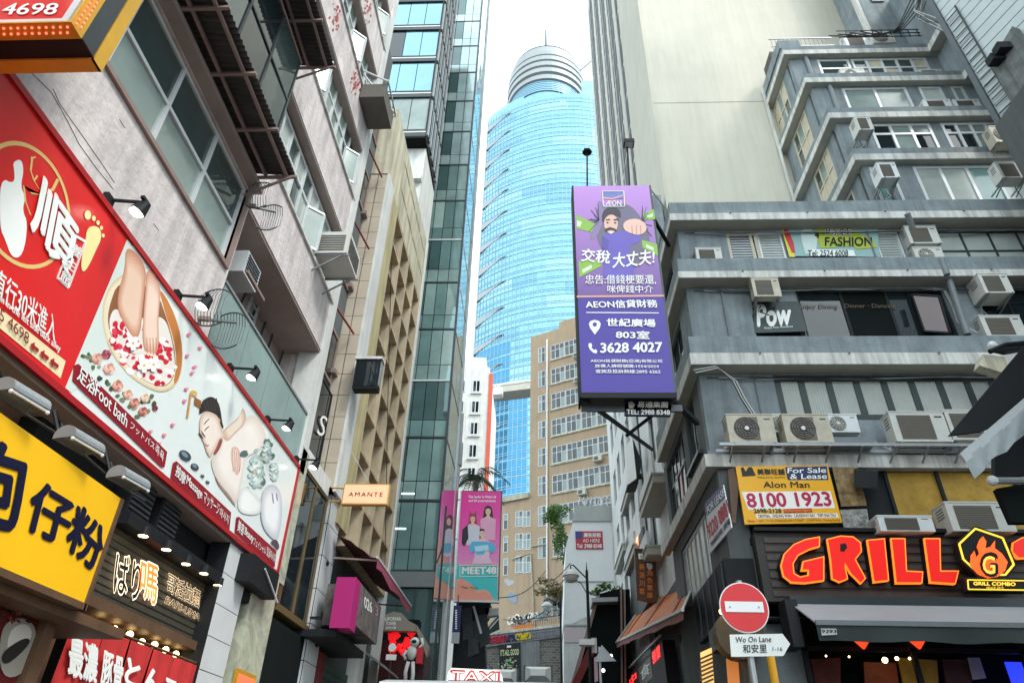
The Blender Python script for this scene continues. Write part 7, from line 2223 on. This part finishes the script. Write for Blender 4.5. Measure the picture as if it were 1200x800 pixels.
# rows found from the photograph along the strip start (right column of windows)
rowpx = [(655, 443), (655, 471), (655, 501), (655, 532), (655, 563), (655, 594), (656, 626)]
zr = [fJ.hit(*p)[1] for p in ((643, 424), (643, 447), (643, 474), (643, 510), (643, 536), (643, 566), (643, 596))]
z_first, z_last = fJ.hit(650, 412)[1], fJ.hit(650, 640)[1]
nrow = 8
st_ = (z_first-z_last)/(nrow-1)
us = fJ.hit(645, 500)[0]
for r in range(nrow):
    z = z_last+st_*r-.9
    for k in range(7):
        jwin(us+.15+k*1.62, z, 1.58, 1.75, 3)
    jwin(us-1.35, z, .85, 1.9, 2)
    MB().fb(fJ, us, 15, -.12, 0, z-.18, z-.05).build('sill_band', M['cream'], J)
    for e_, k in enumerate(sorted(random.sample(range(5), 2))):
        p = fJ.pt(us+1.2+k*1.7, -.45, z-.75)
        t = thing('air_conditioner', ('left', 'right')[e_]+' small unit below %s window strip of the tan brown block' % ('the lowest', 'the second lowest', 'the third lowest', 'the fourth lowest', 'the fourth highest', 'the third highest', 'the second highest', 'the topmost')[r], 'air conditioner', p, 'units on the brown apartment block')
        MB().fb(fJ, us+1.2+k*1.7, us+2.0+k*1.7, -.5, -.05, z-.8, z-.3).build('casing', M['ac'], t)
        MB().fb(fJ, us+1.3+k*1.7, us+1.7+k*1.7, -.51, -.501, z-.72, z-.38).build('grille', M['acd'], t)
for r in range(4):
    for px in (608, 617, 594):
        u, z = fJ.hit(px, 606+r*26.5 if px != 594 else 609+r*26.5)
        if r < 3: jwin(u-.35, z-.9, .8 if px != 594 else .5, 1.5, 2 if px != 594 else 1)
MB().tube([fJ.w(641, 398, -.1), fJ.w(641, 640, -.1), fJ.w(641, 700, -.1)], .09, 6).build('drain_pipe', M['whiteclean'], J)
MB().tube([fJ.w(622, 640, -.1), fJ.w(640, 637, -.1)], .06, 6).tube([fJ.w(600, 655, -.1), fJ.w(622, 648, -.1), fJ.w(628, 760, -.1)], .06, 6).build('drain_pipe', M['cream'], J)
for k, (x, y, s_) in enumerate(((598, 682, 5), (600, 699, 6))):
    for q in range(8 if k else 3):
        ply(ell(x+random.gauss(0, 2.2), y+random.gauss(0, 2), s_*.7, s_*.6, 7), fJ, J, hx('8E9AA8') if k else hx('B4B6B8'), -.02-.002*q)
# graffiti along the foot
for k in range(16):
    x = 598+k*3+random.gauss(0, .8); y = 727-k*.5+random.gauss(0, 1)
    MB().tube([fJ.w(x+2.6*math.cos(a_), y+4*math.sin(a_), -.03) for a_ in [i*.7+k for i in range(8)]], .07, 4).build('print', random.choice([WHT, M['black'], WHT, hx('8FA0B0')]), J)
px_prism([(602, 733), (625, 730), (625, 736), (602, 739)], fJ, J, hx('D87A30', .7), 'print', .02, -.04)
# gallery band crossing in front of the skyscraper
fbw = FY(95)
br = thing('covered_footbridge', 'beige footbridge band crossing between the white block and the brown block', 'footbridge', fbw.w(600, 453))
px_prism([(572, 453), (622, 446), (622, 455), (572, 461)], fbw, br, M['soffit'], 'deck', 3)
px_prism([(572, 451), (622, 444), (622, 446.4), (572, 453.4)], fbw, br, M['slab'], 'parapet', .4, -.1)
px_prism([(578, 462), (579, 454), (584, 452), (589, 454), (589, 461)], fbw, br, M['whiteclean'], 'round_vent', 1.5, -2)

# creeping plants on the brown block
for (px, py, rx, rz, n_l, lb) in ((653, 603, 1.3, .9, 330, 'bright green creeper on the brown block beside the white block'),
        (657, 632, .7, 1.6, 260, 'darker hanging creeper against the left edge of the white block'),
        (646, 690, 1.6, .9, 300, 'yellowing shrub on a ledge of the brown block above the lamp')):
    p = FY(50).w(px, py)
    t = thing('wall_plant', lb, 'plant', p)
    leaves(n_l*4, p, (rx*.8, .5, rz*.9), .10, M['leaf'] if 'yellow' not in lb else pm('yellow_green_leaf', (.16, .14, .03), .6, var=.4, scale=3, bump=0), t, 'foliage', int(px), 14)
    MB().tube([p+V((-.3, .2, -rz)), p+V((0, .1, 0)), p+V((.2, 0, rz*.6))], .03, 5).build('stem', M['bark'], t)
ld_ = thing('plant_ledge', 'pale ledge holding the yellowing shrub above the white lamp', 'ledge', FY(50).w(650, 698))
px_prism([(637, 699), (664, 697), (664, 700), (637, 702)], FY(50), ld_, M['slab'], 'shelf', 1.2)
wl3 = thing('ledge_window', 'white framed window with a dark cage under the pale plant ledge', 'window', FY(51).w(650, 715))
for k in range(3): MB().bar(FY(50.9).w(647+k*6, 704), FY(50.9).w(647+k*6, 722), .1).build('frame_bar', M['alu'], wl3)
for y in (704, 713, 722): MB().bar(FY(50.88).w(646, y), FY(50.88).w(660, y), .08).build('frame_bar', M['alu'], wl3)
px_prism([(646, 704), (660, 704), (660, 722), (646, 722)], FY(51), wl3, M['glassd'], 'glazing', .05)

# ================================================================ stair wall across the end of the street
fw5 = FY(48)
SW = thing('retaining_wall', 'brick and concrete retaining wall with graffiti band across the end of the street', 'wall', (-1, 48, 4))
bk = bpy.data.materials.new('grey_brick')
bk.use_nodes = True
n_, l_ = bk.node_tree.nodes, bk.node_tree.links
ge = n_.new('ShaderNodeNewGeometry'); mpn = n_.new('ShaderNodeMapping'); bt = n_.new('ShaderNodeTexBrick')
mpn.inputs['Rotation'].default_value = (rad(90), 0, 0)
bt.inputs['Scale'].default_value = 1.6
bt.inputs['Color1'].default_value = (.10, .10, .09, 1); bt.inputs['Color2'].default_value = (.19, .18, .16, 1); bt.inputs['Mortar'].default_value = (.30, .30, .28, 1)
bt.inputs['Mortar Size'].default_value = .018
l_.new(ge.outputs['Position'], mpn.inputs[0]); l_.new(mpn.outputs[0], bt.inputs[0]); l_.new(bt.outputs[0], n_['Principled BSDF'].inputs['Base Color'])
n_['Principled BSDF'].inputs['Roughness'].default_value = .9
px_prism([(560, 757), (662, 745), (662, 860), (560, 860)], fw5, SW, bk, 'brick_wall', 1)
px_prism([(609, 752), (632, 750), (633, 850), (611, 850)], fw5, SW, pm('grey_concrete', (.24, .25, .25), .85, var=.15, scale=1, bump=.2, streak=.3), 'concrete_panel', .1, -.12)
px_prism([(566, 744), (662, 733), (662, 745), (566, 758)], fw5, SW, pm('grey_parapet_concrete', (.30, .30, .30), .85, var=.2, scale=2, bump=.2, streak=.3), 'parapet', 1, -.15)
px_prism([(566, 741.5), (662, 730.5), (662, 733), (566, 744.5)], fw5, SW, M['slab'], 'coping', 1.1, -.25)
for k in range(26):
    x = 576+k*3.1; y = 751-(x-566)*.12
    c_ = hx('C83048') if x < 593 else (hx('3A3F66') if x < 606 else (hx('E0C830') if x < 622 else hx('8A9098')))
    MB().tube([fw5.w(x+2.2*math.cos(a_), y+3.4*math.sin(a_), -.2) for a_ in [i*.8+k*2 for i in range(7)]], .06 if x < 622 else .03, 4).build('print', c_, SW)
for k in range(30): MB().bar(fw5.w(600+k*2.1, 729-k*.24, .5), fw5.w(600+k*2.1, 736-k*.24, .5), .03).build('fence_post', M['darkmetal'], SW)
MB().bar(fw5.w(600, 727, .5), fw5.w(662, 720, .5), .06).build('fence_rail', M['darkmetal'], SW)
po = thing('skull_poster', 'dark poster with a pale green drawing and arched lettering on the brick wall', 'poster', fw5.w(597, 770))
px_prism([(585, 755), (610, 752), (611, 805), (586, 806)], fw5, po, hx('26282A', .7), 'sheet', .05, -.2)
txp("IT'S ALL GOOD", fw5, (586.5, 768), (608, 766.5), (586.5, 761), po, hx('D8E0A8'), d=-.22, bold=.03)
for k in range(60):
    x, y = 597+random.gauss(0, 4.4), 778+random.gauss(0, 5)
    ply(ell(x, y, random.uniform(.6, 1.7), random.uniform(.6, 1.5), 6), fw5, po, random.choice([hx('A8C8A0'), hx('5A8A60'), hx('D8B8A8'), hx('26282A', .7), hx('8AB088')]), -.22-.001*k)
ply([(594, 756), (599, 755.6), (599, 758), (594, 758.4)], fw5, po, WHT, -.23)

# ================================================================ street lamps, signs, wires
def lamp(px0, py0, pxp, pyt, y, lb, side=-1):
    fr = FY(y)
    t = thing('street_lamp', lb, 'street lamp', (fr.w(pxp, 760).x, y, gz(y)), 'street lamps')
    x = fr.w(pxp, 760).x; zt = fr.w(pxp, pyt).z; l0 = fr.w(px0, py0)
    MB().cyl((x, y, gz(y)), (x, y, zt), .09, 10, .06).build('post', M['black'], t)
    MB().cyl((x, y, zt), (x, y, zt+.35), .03, 8, .01).build('finial', M['black'], t)
    MB().tube([(x, y, zt-.35), (l0.x+.1, y, l0.z+.45), (l0.x, y, l0.z+.42), (l0.x, y, l0.z+.2)], .03, 6).build('arm', M['black'], t)
    MB().tube([(x, y, zt-1.0), (x-.25, y, zt-.55), (x-.5, y, zt-.38)], .02, 6).build('brace', M['black'], t)
    MB().lathe((l0.x, y, l0.z), [(0, .26), (.12, .25), (.3, .1), (.36, -.02), (.33, -.05), (.0, -.04)], 20).build('hood', M['white'], t)
    MB().lathe((l0.x, y, l0.z-.05), [(.3, 0), (.27, -.13), (.15, -.22), (0, -.25)], 20).build('globe', M['alu'], t, smooth=True)
    return t
lamp(669, 674, 691, 668, 30, 'street lamp with a white bowl shade in front of the white block')
lamp(641, 710, 657.5, 702, 42, 'farther street lamp with a white bowl shade before the brown block')
cm = thing('street_camera', 'white box camera on the tall lamp post over the triangular sign', 'camera', FY(29.5).w(692, 753))
p = FY(29.6).w(692, 753); MB().box(p.x-.45, p.x+.15, 29.4, 29.75, p.z-.1, p.z+.12).build('housing', M['whiteclean'], cm)
MB().box(p.x+.05, p.x+.25, 29.6, 29.8, p.z-.35, p.z+.2).build('bracket', M['white'], cm)
tr = thing('triangular_sign', 'grey back of a triangular road sign on a pole', 'road sign', (1.9, 24, gz(24)))
ftr = FY(24)
px_prism([(705, 755), (722, 774), (697, 775)], ftr, tr, M['steel'], 'plate', .02)
MB().cyl((ftr.w(703, 770).x, 24.07, gz(24)), (ftr.w(703, 770).x, 24.07, ftr.w(703, 757).z), .04, 8).build('pole', M['alu'], tr)
px_prism([(696, 770), (700, 768), (701, 797), (697, 799)], ftr, tr, hx('B89098'), 'side_plate', .03, .1)
for px, py in ((716, 768), (707, 785)):
    tag(MB().ball(FY(25).w(px, py), .06, 8, 6).build('lamp_bulb', em('pale_lamp_lit_%d' % px, (1., .95, .9), 2), None), 'tiny pale lamp beside the triangular sign, %s one' % ('upper' if px == 716 else 'lower'), 'lamp')
for k, (a, b, lb) in enumerate((((630, 676, 55), (668, 660, 40), 'thin dark cable from the brown block to the white block, upper'), ((628, 683, 55), (664, 676, 40), 'thin dark cable from the brown block, lower of the pair'), ((590, 725, 50), (657, 700, 42), 'long thin cable drooping to the farther lamp post'), ((585, 700, 45), (640, 668, 55), 'thin cable rising from the billboard to the brown block'))):
    p, q = FY(a[2]).w(a[0], a[1]), FY(b[2]).w(b[0], b[1])
    tag(MB().tube([p.lerp(q, i/10)-V((0, 0, .6*math.sin(math.pi*i/10))) for i in range(11)], .03, 5).build('overhead_cable', M['cable'], None), lb, 'cable')
t = thing('steel_post', 'slim dark post at the foot of the glass tower, left of the billboard post', 'post', (-4.9, 30.2, gz(30)))
fp_ = FY(29)
a, b = fp_.w(531, 640), fp_.w(521, 800)
MB().cyl((-4.2, 29, gz(29)), (-4.2, 29, 12.2), .045, 8).build('shaft', M['darkmetal'], t)
MB().bar((-4.2, 29, 10.4), (-4.75, 31.0, 10.2), .05).build('bracket', M['darkmetal'], t)

# ================================================================ white box canopies, taxi, van
for i, (px0, px1, py0, y, lb) in enumerate(((615, 646, 781, 26, 'white pyramid topped market canopy with dark side posts, right of the taxi sign'), (576, 606, 784, 27, 'white pyramid topped market canopy half hidden behind the taxi sign'))):
    fr = FY(y)
    a, b = fr.w(px0, py0+17), fr.w(px1, py0)
    t = thing('market_canopy', lb, 'canopy', (a.x, y, gz(y)), 'white market canopies')
    x0_, x1_, z0_, z1_ = a.x, b.x, a.z, b.z
    cx_ = (x0_+x1_)/2
    CV = pm('white_canopy_fabric', (.80, .83, .81), .7, var=.05)
    MB().box(x0_, x1_, y, y+.02, z1_-.12, z1_).build('top_hem', CV, t)
    zm_ = (z0_+z1_)/2
    mb = MB()
    A_ = [(x0_, y, z0_), (x1_, y, z0_), (x1_, y, z1_), (x0_, y, z1_)]
    I2 = [(cx_-.25, y-.3, zm_-.08), (cx_+.25, y-.3, zm_-.08), (cx_+.25, y-.3, zm_+.12), (cx_-.25, y-.3, zm_+.12)]
    for k in range(4):
        j = (k+1) % 4
        kk = len(mb.v); mb.v += [V(A_[k]), V(A_[j]), V(I2[j]), V(I2[k])]; mb.f.append((kk, kk+1, kk+2, kk+3))
    kk = len(mb.v); mb.v += [V(p_) for p_ in I2]; mb.f.append((kk, kk+1, kk+2, kk+3))
    mb.build('fabric', CV, t)
    for x in (x0_, x1_): MB().box(x-.05, x+.05, y-.02, y+.6, gz(y)-.05, z1_+.03).build('post', M['darkmetal'], t)
tx = thing('taxi', 'taxi with a white roof sign reading TAXI in red', 'taxi', (-.62, 7, gz(7)))
gz7 = .34
RX = pm('taxi_red_paint', (.45, .02, .02), .25, var=.05, scale=1)
SLV = pm('taxi_silver_roof', (.55, .57, .58), .3, metal=.4, var=.05)
X_, Z_, Y_ = -.62, 2.46-1.52, 5.0      # car stands on the slope
zc_ = .86
def carbody(parent, x, y0, zg, L, W, prof, mat, name='body'):
    rows = []
    hw = W/2
    for s_ in (-1, 1):
        pass
    P_ = [V((x-hw, y0+u*L, zg+z)) for u, z in prof]
    return MB().prism(P_, V((W, 0, 0))).build(name, mat, parent)
prof = [(0, .3), (0, .62), (.03, .78), (.26, .88), (.28, .86), (.76, .86), (.78, .88), (.97, .84), (1, .7), (1, .3)]
zt7 = FY(7).w(555, 800).z
zg7 = zt7-1.50
carbody(tx, X_, 4.7, zg7, 4.6, 1.7, prof, RX)
cabp = [(.25, .87), (.36, 1.42), (.42, 1.47), (.68, 1.47), (.74, 1.42), (.84, .87)]
carbody(tx, X_, 4.7, zg7, 4.6, 1.5, cabp, SLV, 'cabin')
MB().prism([V((X_-.7, 4.7+u*4.6-.02, zg7+z)) for u, z in ((.255, .9), (.355, 1.38), (.37, 1.38), (.27, .9))], V((1.4, 0, 0))).build('windscreen', M['glassd'], tx)
for s_ in (-1, 1):
    MB().prism([V((X_+s_*.752, 4.7+u*4.6, zg7+z)) for u, z in ((.31, .93), (.39, 1.38), (.54, 1.38), (.54, .93))], V((s_*.01, 0, 0))).build('side_window', M['glassd'], tx)
    MB().prism([V((X_+s_*.752, 4.7+u*4.6, zg7+z)) for u, z in ((.56, .93), (.56, 1.38), (.7, 1.38), (.77, .93))], V((s_*.01, 0, 0))).build('side_window', M['glassd'], tx)
    for yy in (5.5, 8.4):
        w_ = MB().cyl((X_+s_*.7, yy, zg7+.3), (X_+s_*.88, yy, zg7+.3), .31, 20).build('wheel', M['black'], tx)
        MB().cyl((X_+s_*.881, yy, zg7+.3), (X_+s_*.89, yy, zg7+.3), .18, 16).build('rim', M['alu'], w_)
    MB().box(X_+s_*.55-.15, X_+s_*.55+.15, 4.68, 4.7, zg7+.55, zg7+.7).build('headlight', M['alu'], tx)
MB().box(X_-.8, X_+.8, 4.6, 4.72, zg7+.3, zg7+.48).build('bumper', M['darkmetal'], tx)
fT = FY(7.0)
px_prism([(522, 804), (525, 787), (529, 782), (584, 784.5), (588, 790), (590, 806)], fT, tx, hx('E8E6E0'), 'roof_sign', .14)
txp('TAXI', fT, (528, 798), (584, 800), (529, 785), tx, hx('C02028'), d=-.004, bold=.075, depth=.003)
txp('TAXI', fT, (529, 797), (583, 799), (530, 786), tx, hx('E8D8D0'), d=-.009, bold=-.005, depth=.001)
MB().box(X_-.25, X_+.25, 6.98, 7.2, zg7+1.47, zt7+.02).build('sign_foot', M['black'], tx)
vn = thing('white_van', 'white van whose roof edge shows at the bottom left of the taxi', 'van', (-2.6, 13, gz(13)))
pr = FY(11.5).w(485, 797)
zr_ = pr.z
x0_ = FY(11.5).w(455, 797).x; x1_ = FY(11.5).w(514, 797).x
MB().prism([V((x0_, yy, zz)) for yy, zz in ((11.2, gz(11.5)+.35), (11.2, gz(11.5)+1.0), (11.5, zr_-.35), (11.8, zr_-.02), (15.8, zr_), (16, zr_-.1), (16, gz(15)+.35))], V((x1_-x0_, 0, 0))).build('body', M['whiteclean'], vn)
MB().prism([V((x0_+.12, yy-.02, zz)) for yy, zz in ((11.24, gz(11.5)+1.05), (11.5, zr_-.38), (11.52, zr_-.38), (11.27, gz(11.5)+1.05))], V((x1_-x0_-.24, 0, 0))).build('windscreen', M['glassd'], vn)
for xx in (x0_+.02, x1_-.2):
    for yy in (12.1, 15.1):
        w_ = MB().cyl((xx, yy, gz(yy)+.32), (xx+.18, yy, gz(yy)+.32), .32, 18).build('wheel', M['black'], vn)
for xx in (x0_+.1, x1_-.4): MB().box(xx, xx+.3, 11.17, 11.2, gz(11.5)+.6, gz(11.5)+.8).build('headlight', M['alu'], vn)

# ================================================================ near awning at the right edge
ra = thing('retractable_awning', 'black folding awning with a wavy pale grey valance cutting in at the right edge', 'awning', (6.6, 9, 6))
fr1 = FY(9.0); fr2 = FY(8.6)
px_prism([(1112, 510), (1200, 405), (1240, 380), (1240, 470), (1150, 505)], FY(9.2), ra, M['black'], 'underside', .05)
px_prism([(1125, 531), (1240, 432), (1240, 446), (1133, 541)], fr2, ra, pm('pale_grey_valance', (.42, .45, .46), .6, var=.08), 'front_bar', .06)
top = [(1130, 538), (1145, 526), (1165, 510), (1185, 492), (1205, 474), (1240, 446)]
bot = [(1142, 561), (1153, 551), (1163, 536), (1180, 529), (1198, 506), (1240, 478)]
rows = []
for j in range(5):
    r_ = []
    for i in range(len(top)*4-3):
        a = i/4; k = min(int(a), len(top)-2); f_ = a-k
        x = (top[k][0]*(1-f_)+top[k+1][0]*f_)*(1-j/4)+(bot[k][0]*(1-f_)+bot[k+1][0]*f_)*j/4
        y = (top[k][1]*(1-f_)+top[k+1][1]*f_)*(1-j/4)+(bot[k][1]*(1-f_)+bot[k+1][1]*f_)*j/4
        r_.append(fr2.w(x, y, .03*math.sin(a*5)*j/4))
    rows.append(r_)
MB().sheet(rows).build('valance', pm('pale_grey_valance_cloth', (.30, .34, .35), .8, var=.15, scale=2, bump=.2), ra, smooth=True)
px_prism([(1166, 535), (1240, 480), (1240, 548), (1166, 562)], FY(9.3), ra, M['black'], 'box', .1)
MB().tube([FY(8.9).w(1160, 563), FY(8.9).w(1240, 563)], .05, 8).build('roller', M['steel'], ra)
MB().ball(FY(8.85).w(1163, 563), .07, 10, 6).build('roller_cap', M['alu'], ra)
px_prism([(1168, 572), (1240, 560), (1240, 612), (1186, 612)], FY(9.1), ra, M['dark'], 'lower_panel', .1)
MB().tube([FY(9.4).w(1160, 412), FY(9.4).w(1178, 404), FY(9.4).w(1240, 398)], .04, 8).build('arm', M['black'], ra)
px_prism([(1166, 409), (1240, 396), (1240, 402), (1180, 412)], FY(9.5), ra, M['darkmetal'], 'cowl', .1)
rb = thing('flank_building', 'dark building flank just outside the right edge carrying the black awning', 'building', (8.2, 8, 0))
MB().box(8.3, 14, 3, 8.6, 0, 12).build('wall', M['greydark'], rb)
MB().bar((7.6, 9.2, 6.6), (8.35, 8.5, 6.6), .08).build('arm', M['darkmetal'], rb)
bc = thing('balcony_bracket', 'cream broken slab end with a hooked lamp arm beside the third balcony', 'bracket', FY(14.9).w(1140, 420))
px_prism([(1152, 415), (1178, 418), (1186, 440), (1148, 428)], FY(14.9), bc, M['cream'], 'slab_end', .3)
MB().tube([FY(14.7).w(1160, 404), FY(14.7).w(1172, 408), FY(14.7).w(1200, 402)], .06, 6).build('lamp_arm', M['black'], bc)
MB().ball(FY(14.7).w(1163, 405), .12, 10, 6).build('joint', M['alu'], bc)
